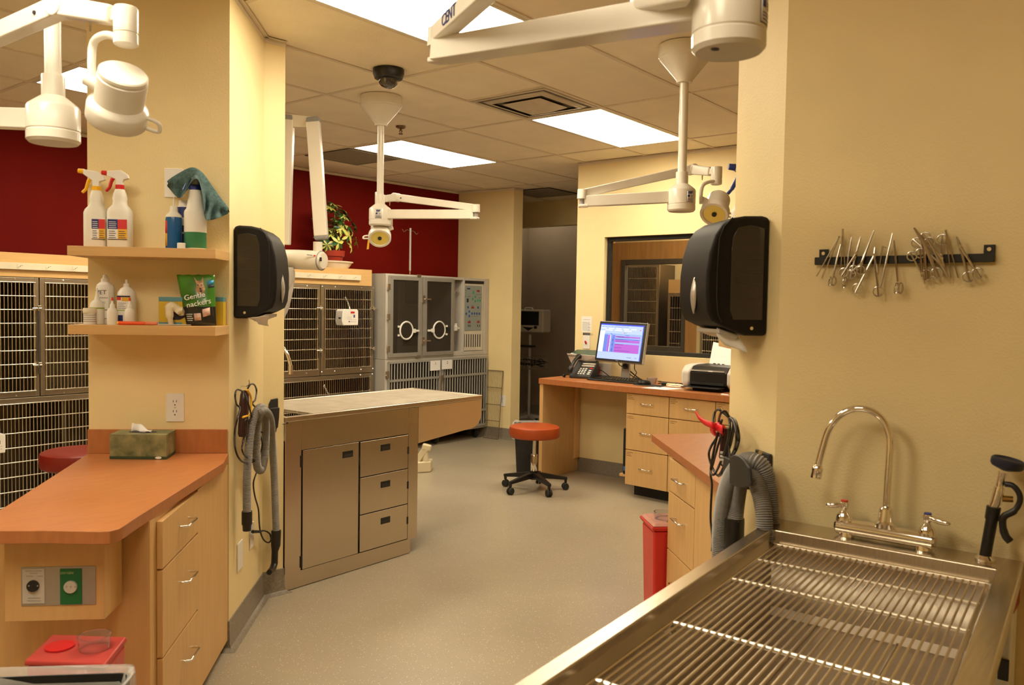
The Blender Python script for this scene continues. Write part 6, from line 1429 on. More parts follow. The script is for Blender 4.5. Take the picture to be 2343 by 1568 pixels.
MB().box((xf-.10, yR+.085, ZD+.026), (xf+.03, yL-.05, ZD+.031)).build('output_tray', BLACK, t, bevel=.002)
MB().box((xf-.02, yR+.10, ZD+.001), (xf+.25, yL-.11, ZD+.024)).build('base', BLACKM, t, bevel=.004)
MB().box((xf-.0005, yR+.09, zT-.045), (xf+.012, yL-.08, zT-.036)).build('trim_line', SILV, t); MB().box((xf-.002, yL-.26, zT-.046), (xf+.002, yL-.225, zT-.036)).build('button', WHITEP, t)
ps = [Px(1623, 832, 2.62), Px(1678, 838, 2.62), Px(1680, 794, 2.72), Px(1632, 783.5, 2.72)]
MB().extrude(ps, Vector((.006, 0, .002))).build('paper_stack', PAPER, t)
MB().extrude([ps[0]+Vector((.008, .004, -.03)), ps[1]+Vector((.008, 0, -.03)), ps[2]+Vector((.008, 0, -.03)), ps[3]+Vector((.008, .004, -.03))], Vector((.006, 0, 0))).build('paper_support', GREYD, t)
mb = MB()
for u in (.22, .40, .58): q = ps[0].lerp(ps[1], u); mb.box((q.x-.004, q.y-.010, q.z+.002), (q.x-.0005, q.y+.010, q.z+.007))
mb.build('paper_clip_tabs', GREYD, t)
# on the window wall
NX = Vector((-1, 0, 0)); DY = Vector((0, -1, 0))
def wallrect(nm, x0, y0, x1, y1, m, d=.002, parent=None):
    a, b, e = Px(x0, y1, XW), Px(x1, y1, XW), Px(x0, y0, XW); return MB().box((XW-d, b.y, a.z), (XW-.0006, a.y, e.z)).build(nm, m, parent, bevel=min(.0015, d*.3))
nt_ = tag(wallrect('notice', 1330.5, 724, 1353.5, 760, PAPER), 'white notice sheet with a printed list on the wall left of the window', 'notice')
mb = MB()
for i in range(9):
    q = Px(1333, 737+2.4*i, XW-.0022); mb.box((XW-.0026, q.y-.055-.015*(i % 3), q.z-.003), (XW-.0021, q.y, q.z)); q = Px(1345.5, 737+2.4*i, XW-.0022); mb.box((XW-.0026, q.y-.018, q.z-.003), (XW-.0021, q.y, q.z))
q = Px(1335.5, 731, XW); mb.box((XW-.0026, q.y-.07, q.z-.003), (XW-.0021, q.y, q.z)); mb.build('print', GREYT, nt_)
bl2 = tag(wallrect('label', 1334, 761.5, 1350.5, 767, BLACKM, .003), 'small black label strip between the notice and the light switch', 'label')
mb = MB()
for y in (763.2, 765.6): q = Px(1336, y, XW); mb.box((XW-.0036, q.y-.10, q.z-.003), (XW-.0031, q.y, q.z))
mb.build('print', GREYT, bl2)
a, b = Px(1334, 798, XW), Px(1350.5, 768, XW); c = Vector((XW, (a.y+b.y)/2, (a.z+b.z)/2))
t = plate('light_switch', 'white wall switch with red toggle left of the monitor', 'light switch', c, DY, NX, a.y-b.y, b.z-a.z)
MB().taper(c+NX*.006-UP*.012, c+NX*.026+UP*.010, .012, .02, .010, .010).build('toggle', REDP, t, bevel=.001)
a, b = Px(1368, 862, XW), Px(1393, 842, XW); c = Vector((XW, (a.y+b.y)/2, max((a.z+b.z)/2, ZD+.062)))
t = plate('wall_outlet', 'white outlet plate on the desk wall between phone and monitor', 'outlet', c, DY, NX, .16, .115, 'wall outlets'); duplex(t, c+NX*.005-DY*.04, DY, NX, 1)
MB().cbox(c+NX*.03+DY*-.05+UP*-.01, (.045, .035, .06)).build('plugged_red_adapter', REDP, t, bevel=.003)

# ------------------------------------------------------------------ behind the window: a maple door with a glazed panel, cages beyond
XDo = 3.9
def Dq(px, py, o=0): return Px(px, py, XDo-o)
WOODD = mat('maple_door_veneer', (.50, .27, .095), .4, vary=.10, scale=4, stretch=(7, 7, .6))
BRZ = mat('dark_bronze_frame', (.085, .075, .06), .45)
a, b = Dq(1396, 557), Dq(1600, 556)
dr = bpy.data.objects.new('door_1', None); COL.objects.link(dr); dr.location = (XDo, (a.y+b.y)/2, 0); dr.matrix_world = Matrix.Translation(dr.location); struct(dr)
l0, l1 = Dq(1422, 595), Dq(1572, 594); l2 = Dq(1565.4, 807)
zt_d = a.z; zl0, zl1 = l2.z, l0.z; yl0, yl1 = (l1.y+l2.y)/2, l0.y
mb = MB(); mb.box((XDo, b.y, .01), (XDo+.045, yl0, zt_d)); mb.box((XDo, yl1, .01), (XDo+.045, a.y, zt_d)); mb.box((XDo, yl0, .01), (XDo+.045, yl1, zl0)); mb.box((XDo, yl0, zl1), (XDo+.045, yl1, zt_d)); mb.build('door_panel', WOODD, dr)
fw_ = .05; mb = MB(); x0, x1 = XDo-.012, XDo+.057
mb.box((x0, yl0, zl0), (x1, yl0+fw_*.8, zl1)); mb.box((x0, yl1-fw_, zl0), (x1, yl1, zl1)); mb.box((x0, yl0+fw_*.8, zl1-fw_), (x1, yl1-fw_, zl1)); mb.box((x0, yl0+fw_*.8, zl0), (x1, yl1-fw_, zl0+fw_)); mb.build('lite_frame', BRZ, dr, bevel=.004)
MB().box((XDo+.02, yl0+fw_*.8-.004, zl0+fw_-.004), (XDo+.024, yl1-fw_+.004, zl1-fw_+.004)).build('pane', GLASS, dr)
struct(MB().box((XDo-.01, b.y-.05, .01), (XDo+.10, b.y-.002, zt_d+.02)).build('trim_4', WALL)); struct(MB().box((XDo-.01, a.y+.002, 0), (XDo+.10, 1.20, HT)).build('wall_ward_front', WALL)); struct(MB().box((XDo-.005, b.y-.05, zt_d+.022), (XDo+.10, a.y, HT)).build('wall_ward_lintel', WALL))
# back wall of the ward: lit paint with a switch, steel cages
XE = 5.6
c = Px(1508, 771, XE); t = plate('light_switch', 'white switch plate seen through the glazed maple door', 'light switch', c, DY, NX, .11, .17)
MB().taper(c+NX*.006+UP*.012, c+NX*.03-UP*.006, .012, .02, .010, .010).build('toggle', BLACK, t); MB().box((XE-.004, c.y-.05, c.z+.105), (XE-.0006, c.y+.05, c.z+.135)).build('label', BLACKM, t)
def wgate(x, y0, y1, z0, z1, nb, nh, label, back=.45):
    t = thing('kennel_cage', label, 'cage', (x+.2, (y0+y1)/2, z0), 0, 'cages behind the window'); e = .03
    mb = MB(); mb.box((x, y0-e, z0-e), (x+.02, y0, z1+e)); mb.box((x, y1, z0-e), (x+.02, y1+e, z1+e)); mb.box((x, y0, z0-e), (x+.02, y1, z0)); mb.box((x, y0, z1), (x+.02, y1, z1+e)); mb.build('front_frame', STEELC, t)
    mb = MB(); mb.box((x+.02, y0-e, z0-e), (x+back, y0-e+.01, z1+e)); mb.box((x+.02, y1+e-.01, z0-e), (x+back, y1+e, z1+e)); mb.box((x+.02, y0-e+.01, z0-e), (x+back, y1+e-.01, z0-e+.01)); mb.box((x+.02, y0-e+.01, z1+e-.01), (x+back, y1+e-.01, z1+e)); mb.box((x+back-.01, y0-e+.01, z0-e+.01), (x+back, y1+e-.01, z1+e-.01)); mb.build('cage_box', INNER, t)
    mb = MB()
    for i in range(nb+1): y = y0+(y1-y0)*i/nb; mb.tube([(x-.004, y, z0), (x-.004, y, z1)], .003, 6)
    for k in range(nh+1): z = z0+(z1-z0)*k/nh; mb.tube([(x-.011, y0, z), (x-.011, y1, z)], .005, 8)
    mb.build('gate', WIRE, t)
q0, q1 = Px(1534, 678, 5.1), Px(1575, 792, 5.1)
wgate(5.1, q1.y-.25, q0.y, .55, q0.z, 16, 8, 'steel cage seen at the right of the glazed maple door')
pb0, pb1 = Px(1530, 640, 5.08), Px(1575, 672, 5.08); tag(MB().box((5.08, pb1.y-.2, q0.z+.035), (5.55, pb0.y, pb0.z)).build('fascia_box', MAPLEH), 'maple fascia above the cage seen through the glazed door', 'fascia')
q0, q1 = Px(1435, 612, 5.2), Px(1499, 800, 5.2)
wgate(5.2, q1.y, q0.y, .62, q0.z, 22, 10, 'dark steel cage seen through the glazed maple door, behind the monitor', .38)
q0, q1 = Px(1606, 600, 3.7), Px(1660, 822, 3.7)
wgate(3.7, q1.y-.2, q0.y-.03, .78, 1.80, 20, 10, 'steel cage seen through the window beside the towel dispenser', .42)
# ------------------------------------------------------------------ vital-signs monitor on a stand, in the dim hall
xs = 4.95
sc_ = Px(1213, 760, xs); t = thing('patient_monitor_stand', 'pale rolling stand with wire basket in the dim hall behind the stub wall', 'stand', (sc_.x, sc_.y, 0))
zb_ = .09; LG2 = mat('pale_grey_enamel', (.50, .48, .44), .4)
zm0 = Px(1213, 760, xs).z
MB().cyl((xs, sc_.y, zb_), (xs, sc_.y, zm0-.03), .017, None, 14).build('pole', LG2, t)
mb = MB()
for k in range(5): a = k*2*PI/5+.3; mb.taper((xs, sc_.y, zb_), (xs+.26*math.cos(a), sc_.y+.26*math.sin(a), zb_-.025), .06, .04, .035, .025)
mb.build('star_base', LG2, t, bevel=.004)
for k in range(5): a = k*2*PI/5+.3; MB().cyl((xs+.26*math.cos(a)-.012, sc_.y+.26*math.sin(a), .033), (xs+.26*math.cos(a)+.012, sc_.y+.26*math.sin(a), .033), .032, None, 14).build('caster', RUBBER, t)
zk0, zk1 = Px(1213, 843, xs).z, Px(1213, 815, xs).z; yk0, yk1 = Px(1242, 830, xs).y, Px(1180, 830, xs).y
mb = MB(); xk0, xk1 = xs-.14, xs+.14
for z in (zk0, (zk0+zk1)/2, zk1): mb.tube([(xk0, yk0, z), (xk1, yk0, z), (xk1, yk1, z), (xk0, yk1, z)], .003, 5, True)
for i in range(11): y = yk0+(yk1-yk0)*i/10; mb.tube([(xk0, y, zk1), (xk0, y, zk0), (xk1, y, zk0), (xk1, y, zk1)], .0022, 5)
mb.build('wire_basket', WIRE, t)
MB().box((xs-.05, Px(1220, 793, xs).y, Px(1213, 795, xs).z), (xs+.05, Px(1180, 793, xs).y, Px(1213, 790, xs).z)).build('tray_clamp', GREYD, t)
t = thing('coiled_leads', 'tangle of dark monitor leads lying in the stand basket', 'cable', (xs, sc_.y, zk0))
rnd = random.Random(9)
for k in range(4): cord(t, [Vector((xs-.10+.2*rnd.random(), yk0+(yk1-yk0)*rnd.random(), zk0+.03+.10*rnd.random())) for i in range(8)], .006, 'lead')
t = thing('patient_monitor', 'cream vital-signs monitor with a dark screen on the hall stand', 'patient monitor', (xs, sc_.y, zm0))
a, b = Px(1241, 760, xs-.10), Px(1180, 708, xs-.10)
MB().box((xs-.09, a.y, zm0), (xs+.08, b.y, b.z)).build('case', mat('cream_case', (.55, .50, .42), .45), t, bevel=.02, seg=3)
s0, s1 = Px(1232.5, 745, xs-.09), Px(1180, 712, xs-.09); MB().box((xs-.094, s0.y, s0.z), (xs-.0895, s1.y, s1.z)).build('screen', mat('dark_screen', (.01, .01, .01), .2), t)
k = Px(1226, 749.5, xs-.09); MB().cyl((xs-.0905, k.y, k.z), (xs-.11, k.y, k.z), .018, None, 16).build('knob', BLACK, t)
MB().extrude([Px(1195, 748, xs-.092), Px(1221, 750, xs-.092), Px(1209, 757, xs-.092)], (-.003, 0, 0)).build('keypad', BLACK, t)
h_ = Px(1210, 706, xs); MB().tube(smooth([(xs, h_.y+.06, b.z-.002), (xs, h_.y+.05, b.z+.02), (xs, h_.y-.05, b.z+.02), (xs, h_.y-.06, b.z-.002)], 4), .008, 8).build('handle', WHITEP, t)

# ------------------------------------------------------------------ stools, bins
def star_stool(c, z_top, R, label, m, a0, full=True):
    t = thing('rolling_stool', label, 'stool', (c.x, c.y, 0), 0, 'round rolling stools')
    MB().lathe([(0, z_top-.092), (R*.93, z_top-.092), (R*.985, z_top-.082), (R, z_top-.06), (R, z_top-.026), (R*.975, z_top-.010), (R*.90, z_top-.002), (R*.6, z_top), (0, z_top)], (c.x, c.y, 0), n=48).build('seat', m, t)
    MB().cyl((c.x, c.y, z_top-.108), (c.x, c.y, z_top-.0925), R*.42, R*.5, 20).build('seat_plate', BLACK, t)
    mb = MB(); mb.tube(smooth([(c.x, c.y, z_top-.102), Vector((c.x, c.y, z_top-.102))+rt*.10, Vector((c.x, c.y, z_top-.098))+rt*.17], 4), .007, 8); mb.build('lever', BLACK, t)
    MB().cyl((c.x, c.y, .23), (c.x, c.y, z_top-.10), .014, None, 16).build('gas_lift', CHROME, t)
    MB().lathe([(0, .07), (.017, .07), (.019, .12), (.027, .14), (.0275, .285), (.024, .29), (0, .29)], (c.x, c.y, 0), n=24).build('column', CHROME, t)
    MB().lathe([(0, .085), (.036, .09), (.04, .15), (.034, .155), (0, .155)], (c.x, c.y, 0), n=20).build('hub', BLACK, t)
    for k in range(5):
        a = a0+k*2*PI/5; d = Vector((math.cos(a), math.sin(a), 0)); e = c + d*.27; e.z = 0
        mb = MB(); p0, p1 = Vector((c.x, c.y, .125))+d*.03, Vector((e.x, e.y, .092)); mb.taper(p0, p1, .046, .045, .028, .022); mb.taper(p1-d*.012-UP*.0, p1-d*.012-UP*.034, .022, .022, .018, .018, d); lg = mb.build('leg', BLACK, t, bevel=.004)
        s_ = Vector((-d.y, d.x, 0)); w = e - d*.014 + UP*.029
        mb = MB().lathe([(0, 0), (.022, 0), (.028, .004), (.0285, .012), (.024, .018), (0, .018)], w+s_*.003, s_, 18); mb.lathe([(0, 0), (.022, 0), (.028, .004), (.0285, .012), (.024, .018), (0, .018)], w-s_*.003, -s_, 18); mb.build('caster', RUBBER, lg)
    return t
sq = Pz(1221, 1122, 0); ds = dep(sq)
zs_ = Pd(1224, 974, ds).z
star_stool(Vector((sq.x, sq.y, 0)), zs_+.004, .203, 'rust-orange round rolling stool before the desk end panel', CUSH, math.radians(100))
p = Pz(150, 1060, .50)
sc2 = Ps(172, 1044, -.25); REDC = mat('red_vinyl', (.20, .012, .005), .42, vary=.05)
star_stool(Vector((sc2.x+.03, sc2.y, 0)), sc2.z+.03, .20, 'red round rolling stool behind the left worktop, before the cages', REDC, .4)
bn = Pz(1201, 1088, 0)
bin_('trash_can', 'black trash can with clear liner behind the orange stool', Vector((bn.x+.13, bn.y+.06, 0)), Vector((fwd.x, fwd.y, 0)).normalized(), Vector((rt.x, rt.y, 0)).normalized(),   .20, .265, .43, .80, .12, 'black trash cans')

# ------------------------------------------------------------------ right counter
tip = Vector((.349, -1.498, 0)); nr_ = Vector((-.585, -2.312, 0))
t = thing('worktop', 'orange-brown laminate worktop jutting out behind the right hanging clippers', 'worktop', (-.1, -2.1, ZC-.036))
MB().prism([(tip.x, tip.y), (nr_.x, nr_.y), (-.594, -2.325+.012), (-.155, -2.757), (.80, -1.87)], ZC-.036, ZC).build('top', TOP, t, bevel=.002)
CE = 1.80; NE = Vector((-S2, S2, 0)); DE = Vector((S2, S2, 0))
def on_e(s, z, o=0): m_ = (s+CE)/2; return Vector((m_, m_-CE, z)) + NE*o
se0, se1, se2 = -1.725, -2.226, -2.905
t = thing('base_cabinet', 'maple base cabinet with drawers under the right worktop', 'cabinet', on_e(-2.3, 0, -.3), 0, 'base cabinets')
mb = MB(); a, b = on_e(se2, .10, -.019), on_e(se0-.004, .10, -.019); mb.fbox(a, b-a, -NE*.46, UP*(ZC-.037-.10)); mb.fbox(a-NE*.06-UP*.0995, (b-a)*.98, -NE*.38, UP*.0995); mb.build('carcass', MAPLE, t, bevel=.001)
a, b = on_e(se2, .05, -.018), on_e(se1-.003, .05, -.018); MB().fbox(a, b-a, NE*.018, UP*(.79-.05)).build('filler_panel', MAPLE, t, bevel=.001)
zz_ = [.797, .647, .384, .06]
for i in range(3):
    a, b = on_e(se1+.003, zz_[i+1]+.003, -.018), on_e(se0, zz_[i+1]+.003, -.018)
    o = MB().fbox(a, b-a, NE*.018, UP*(zz_[i]-zz_[i+1]-.006)).build('drawer', MAPLE, t, bevel=.0012)
    pull(o, (a+b)/2 + UP*(zz_[i]-zz_[i+1])*(.5 if i == 0 else .62) + NE*.0175, DE, NE, .115)
cc = Vector((.135, -1.700, 0))
t = thing('sharps_container', 'tall red sharps container at the far end of the right cabinet', 'sharps container', cc, 0, 'red sharps containers')
def tub2(z, k, g=0): return [cc + DE*(sx*(.10*k+g)) + NE*(sy*(.085*k+g)) + UP*z for sx, sy in ((-1, -1), (1, -1), (1, 1), (-1, 1))]
F6 = [(3, 2, 1, 0), (4, 5, 6, 7), (0, 1, 5, 4), (1, 2, 6, 5), (2, 3, 7, 6), (3, 0, 4, 7)]
MB().add(tub2(.001, .84)+tub2(.455, 1), F6).build('tub', REDP, t, bevel=.014, seg=3)
MB().add(tub2(.456, 1, .004)+tub2(.476, 1, .012), F6).build('rim', REDP, t, bevel=.006)
MB().add(tub2(.477, 1, .008)+tub2(.490, .9, 0), F6).build('lid', mat('pink_clear_plastic', (.82, .42, .34), .2, trans=.35, ior=1.2), t, bevel=.006)
MB().lathe([(.052, .490), (.056, .52), (.050, .52), (.047, .490)], cc, n=24).build('clear_collar', CLEAR, t)
ge = Pm(1518, 1190, 1.83)
t = thing('gas_fitting', 'small chrome gas fitting just above the tall red sharps container', 'gas fitting', ge)
gq = on_e(se0-.004, ge.z, -.06); mb = MB(); mb.cyl(gq, gq+DE*.05, .014, None, 14); mb.lathe([(0, 0), (.022, .004), (.027, .018), (.024, .032), (.012, .042), (0, .044)], gq+DE*.045+NE*.012, NE, 14); mb.lathe([(0, 0), (.018, .004), (.022, .014), (.018, .026), (0, .03)], gq+DE*.06-UP*.012, UP, 12); mb.build('valve', CHROME, t, ang=25)
# shelves on the far side of the right wing
nf = Vector((S2, S2, 0)); df = (R3-R2).normalized()
for z0, z1, lbl in ((1.331, 1.368, 'maple shelf on the far side of the right wall, peeping out under the towel dispenser'), (1.632, 1.669, 'maple shelf behind the right towel dispenser, carrying the blue-triggered bottle')):
    q0 = R2 + nf*.0012; tag(MB().prism([(q0.x, q0.y), ((q0+df*.60).x, (q0+df*.60).y), ((q0+df*.60+nf*.2).x, (q0+df*.60+nf*.2).y), ((q0+nf*.2+df*.03).x, (q0+nf*.2+df*.03).y)], z0, z1).build('wall_shelf', MAPLEH, bevel=.0015), lbl, 'shelf', 'wall shelves on the right wing')
bq = R2 + nf*.11 + df*.075; bq.z = 1.6695
t = thing('spray_bottle', 'spray bottle with a dark blue trigger behind the right towel dispenser', 'spray bottle', bq)
MB().lathe([(0, 0), (.040, 0), (.0425, .005), (.0425, .145), (.041, .153), (.034, .162), (.030, .185), (.026, .225), (.025, .235), (0, .236)], bq, n=28).build('bottle', MILK, t)
MB().lathe([(0, .002), (.041, .002), (.0428, .006), (.0428, .085), (0, .086)], bq, n=28).build('liquid', GRN, t)
MB().cyl(bq+UP*.236, bq+UP*.258, .0225, None, 18).build('collar', WHITEP, t)
hv = -Vector((rt.x, rt.y, 0)).normalized(); mb = MB(); hb0 = bq+UP*.262
mb.extrude([hb0 - hv*.03 + UP*0, hb0 - hv*.03 + UP*.035, hb0 + hv*.005 + UP*.05, hb0 + hv*.035 + UP*.052, hb0 + hv*.035 + UP*.034, hb0 + hv*.01 + UP*.022, hb0 + hv*.01], fwd*.02); mb.build('pump_head', WHITEP, t, bevel=.003)
mb = MB(); mb.tube(smooth([hb0+hv*.018+UP*.028, hb0+hv*.026+UP*.005, hb0+hv*.044-UP*.032, hb0+hv*.058-UP*.05], 5), [.009]*6+[.008]*5+[.006]*5, 10); mb.build('trigger', BLUEP, t, ang=180)
MB().cyl(hb0+hv*.034+UP*.044, hb0+hv*.058+UP*.046, .0125, .011, 12).build('nozzle', BLUEP, t)

# ------------------------------------------------------------------ right wall: clippers, hose
hk = WR(1669, 952, .004)
tag(MB().tube(smooth([hk-NR*.003, hk+NR*.02, hk+NR*.032+UP*.012, hk+NR*.03+UP*.028], 5), .0025, 8).build('wall_hook', CHROME), 'steel wall hook carrying the clippers and red strap on the right wall', 'hook', 'clipper hooks')
t = thing('hair_clipper', 'dark maroon clippers with many cord loops, hung under the right towel dispenser', 'clippers', WR(1660, 1020, .03), 0, 'hanging animal clippers')
c0_, c1_ = WR(1661, 978, .045), WR(1656, 1052, .045); ax = (c1_-c0_); L = ax.length; ax.normalize()
MB().lathe([(0, 0), (.014, .002), (.018, .02), (.021, .06), (.020, L*.6), (.022, L*.93), (.016, L), (0, L)], c0_, ax, 16, sx=1.0, sy=.75, ref=DR).build('body', MAROON, t)
MB().taper(c0_+ax*L, c0_+ax*(L+.026), .030, .012, .036, .004, NR).build('blade', CHROME, t)
q = WR(1651.5, 1044, .068); mb = MB(); vdir = (CAM-q).normalized(); hx_ = UP.cross(vdir).normalized()
for i in range(3): mb.fbox(q + UP*(-.016+.012*i) - hx_*.006, hx_*.012, UP*.008, vdir*.001)
mb.build('white_mark', WHITEP, t)
W_ = lambda lst, o=.05, am=.012: [WR(x, y, o+am*((i*7) % 3)) for i, (x, y) in enumerate(lst)]
cord(t, W_([(1667, 955), (1655, 945), (1645, 938), (1637, 942), (1632, 960), (1634, 985), (1640, 1000), (1628, 1020), (1622, 1040), (1628, 1065), (1642, 1088), (1655, 1070), (1668, 1030), (1676, 1000), (1680, 975), (1674, 958)]), .0042)
cord(t, W_([(1668, 954), (1660, 942), (1650, 945), (1645, 965), (1650, 990), (1640, 1030), (1632, 1060), (1626, 1080), (1634, 1086), (1648, 1060), (1662, 1020), (1670, 980), (1668, 958)], .06), .0042)
cord(t, W_([(1670, 956), (1682, 962), (1689, 985), (1691, 1005), (1684, 1030), (1672, 1045), (1668, 1020), (1674, 990), (1678, 970), (1668, 956)], .055), .0042)
cord(t, W_([(1670, 957), (1680, 968), (1685, 1000), (1680, 1030), (1664, 1060), (1650, 1085), (1644, 1090)], .07), .0042)
cord(t, [WR(x, y, o) for x, y, o in ((1652, 960, .07), (1638, 1010, .08), (1628, 1060, .075), (1626, 1085, .06), (1629, 1110, .05), (1627, 1150, .045), (1626, 1190, .045), (1630, 1230, .045), (1629, 1262, .045))], .0042)
t = thing('clipper_strap', 'bright red plastic strap sticking out from the right hanging clippers', 'strap', WR(1630, 970, .1))
ctr = [WR(1591, 943, .13), WR(1598, 955, .13), WR(1612, 967, .12), WR(1628, 973, .11), WR(1640, 978, .09), WR(1652, 984, .085)]
pt = smooth(ctr, 6); vs = []
for i, q in enumerate(pt): w_ = .004+.010*min(1, i/len(pt)*1.2); vs += [q+UP*w_-NR*.0, q-UP*w_]
MB().add(vs, [(2*i, 2*i+1, 2*i+3, 2*i+2) for i in range(len(pt)-1)]).build('strap', mat('red_strap_plastic', (.75, .02, .03), .35), t, ang=180, solid=.003)
MB().lathe([(.016, 0), (.023, .002), (.025, .02), (.022, .036), (.016, .036)], WR(1647, 985, .07), DR, 18).build('collar', mat('red_strap_plastic', (.75, .02, .03), .35), t)
t = thing('hose_hook', 'dark grey wall bracket holding the thick hose on the right wall', 'bracket', WR(1750, 1070, 0), 0, 'hose brackets')
MB().extrude([WR(x, y, .001) for x, y in ((1735, 1028), (1768, 1040), (1768, 1110), (1738, 1100))], NR*.012).build('wall_plate', GREYD, t, bevel=.004)
MB().cyl(WR(1740, 1036, .013), WR(1740, 1036, .017), .007, None, 12).build('screw', CHROME, t)
mb = MB(); cq = WR(1752, 1085, 0); mb.extrude([cq + NR*a + UP*b for a, b in ((.01, .01), (.05, .0), (.10, -.01), (.105, .045), (.118, .048), (.122, -.02), (.10, -.045), (.05, -.05), (.01, -.055))], DR*.055); mb.build('cradle', GREYD, t, bevel=.006)
ff = [WR(x, y, .135) for x, y in ((1668, 1046), (1678, 1040), (1690, 1043), (1702, 1053), (1712, 1070), (1715, 1112), (1700, 1117), (1685, 1116), (1668, 1108))]
MB().extrude(ff, -NR*.012).build('cradle_lip', GREYD, t, bevel=.008, seg=3)
t = thing('vacuum_hose', 'thick grey corrugated hose looped over the bracket on the right wall', 'vacuum hose', WR(1690, 1130, .1), 0, 'vacuum hoses')
hose(t, [WR(x, y, o) for x, y, o in ((1648, 1300, .10), (1648, 1240, .10), (1652, 1180, .105), (1662, 1125, .11), (1678, 1085, .105), (1700, 1060, .09), (1722, 1056, .08), (1742, 1068, .06), (1754, 1100, .045), (1760, 1150, .04), (1762, 1210, .04))], .0285)
hose(t, [WR(x, y, o) for x, y, o in ((1682, 1195, .075), (1686, 1150, .075), (1694, 1100, .085), (1704, 1080, .09), (1716, 1085, .09), (1730, 1105, .085), (1742, 1140, .08), (1748, 1180, .08), (1750, 1240, .08))], .0255)
MB().lathe([(.030, 0), (.031, .01), (.031, .075), (.026, .095), (.026, .14), (0, .14)], WR(1681, 1185, .075), -UP, 20).build('black_cuff', BLACK, t)

# ------------------------------------------------------------------ instruments on the magnetic bar
a, b = Px(1868, 595, XR), Px(2278, 594, XR); zbar = (a.z+b.z)/2
t = thing('magnet_bar', 'black magnetic bar on the right wall holding surgical instruments', 'rack', (XR, (a.y+b.y)/2, zbar))
MB().box((XR-.018, b.y, zbar-.011), (XR-.008, a.y, zbar+.011)).build('bar', BLACKM, t, bevel=.002)
mb = MB()
for x0, x1 in ((1876, 1897), (2251, 2278)):
    p0, p1 = Px(x0, 590, XR), Px(x1, 570, XR); MB().box((XR-.008, p1.y, zbar-.011), (XR-.0006, p0.y, zbar+.034)).build('bracket', BLACKM, t, bevel=.001); c = Vector((XR-.008, (p0.y+p1.y)/2, zbar+.022)); MB().cyl(c, c+Vector((-.003, 0, 0)), .0055, .005, 14).build('screw', CHROME, t)
iz = lambda x, y, o=.022: Px(1743+x/3.905, 440+y/3.905, XR-o)
INS = mat('instrument_steel', (.58, .54, .47), .2, 1)
def tweezers(ap, e1, e2, lbl):
    t = thing('forceps', lbl, 'forceps', iz(*ap), 0, 'instruments on the magnetic bar')
    MB().tube([iz(*ap), iz(*e1)], [.0026, .0016], 6).build('arm', INS, t); MB().tube([iz(*ap, .024), iz(*e2, .024)], [.0026, .0016], 6).build('arm', INS, t)
    MB().cyl(iz(*ap, .026), iz(*ap, .020), .0035, None, 8).build('joint', INS, t)
def ringed(tip, piv, r1, r2, rr, lbl, nm='scissors', cat='scissors', r2r=None, w=.0030):
    t = thing(nm, lbl, cat, iz(*piv), 0, 'instruments on the magnetic bar')
    for i, (r, o) in enumerate(((r1, .0215), (r2, .0245))):
        R_ = rr/3.905*(CAM-iz(*piv)).dot(fwd)/FOC
        c = iz(*r, o); p_ = iz(*piv, o); d = (p_-c).normalized(); tp = iz(tip[0]+(3 if i else -3), tip[1], o)
        mb = MB().tube([c+d*R_, p_, p_.lerp(tp, .35), tp], [w*.8, w*1.25, w, w*.35], 8); mb.ring(c, (1, 0, 0), R_, .0021, 22, 6); mb.build('blade_half', INS, t)
    MB().cyl(iz(*piv, .029), iz(*piv, .019), .0042, None, 10).build('pivot', INS, t)
def edgeon(top, bot, loops, lbl):
    t = thing('hemostat', lbl, 'hemostat', iz(*top), 0, 'instruments on the magnetic bar')
    MB().tube([iz(*top), iz(*((top[0]*.55+bot[0]*.45, top[1]*.55+bot[1]*.45))), iz(*bot)], [.0016, .0034, .0026], 8).build('shaft', INS, t)
    for i, (x, y, rx, ry) in enumerate(loops):
        sfac = (CAM-iz(x, y)).dot(fwd)/FOC/3.905
        MB().tube([iz(x, y, .024) + Vector((0, rx*sfac*math.cos(a)*-1, ry*sfac*math.sin(a))) + Vector((-.006*math.sin(a*1+i), 0, 0)) for a in [2*PI*k/18 for k in range(18)]], .0022, 6, True).build('finger_loop', INS, t)
tweezers((690, 400), (490, 752), (537, 775), 'tweezers at the far left of the magnetic bar, leaning right')
edgeon((706, 465), (638, 755), ((612, 797, 12, 38), (643, 795, 14, 38)), 'edge-on hemostat with two small loops, second from the left on the bar')
tweezers((724, 335), (706, 715), (746, 715), 'upright tweezers rising highest in the left cluster of the bar')
edgeon((803, 402), (748, 762), ((738, 810, 12, 45), (748, 800, 9, 36)), 'edge-on hemostat just right of the upright tweezers')
ringed((885, 398), (845, 545), (800, 732), (735, 715), 38, 'dark scissors tilted right with rings under the left part of the bar')
ringed((1003, 340), (890, 640), (822, 690), (885, 695), 36, 'long thin scissors tilted right, its shining blade pointing up', w=.0034)
ringed((1012, 490), (1008, 560), (855, 860), (1040, 888), 43, 'open hemostat hanging lowest, its two big rings spread apart', 'hemostat', 'hemostat')
tweezers((1080, 488), (1040, 735), (1118, 500), 'small dark tweezers in the middle of the bar')
edgeon((1170, 365), (1064, 842), (), 'slender steel probe leaning through the middle of the bar')
edgeon((1182, 430), (1216, 800), ((1204, 858, 15, 46), (1240, 858, 15, 46)), 'edge-on hemostat with bright heavy loops, lowest right of the middle')
ringed((1362, 318), (1445, 440), (1470, 738), (1562, 722), 45, 'large bandage scissors with a blunt tip at the top, right of the gap', w=.0052)
ringed((1456, 820), (1432, 725), (1343, 570), (1418, 545), 41, 'scissors hanging point down, rings left of the large bandage scissors')
ringed((1668, 772), (1612, 655), (1383, 450), (1500, 445), 42, 'long scissors hanging point down across the large bandage scissors', w=.0042)
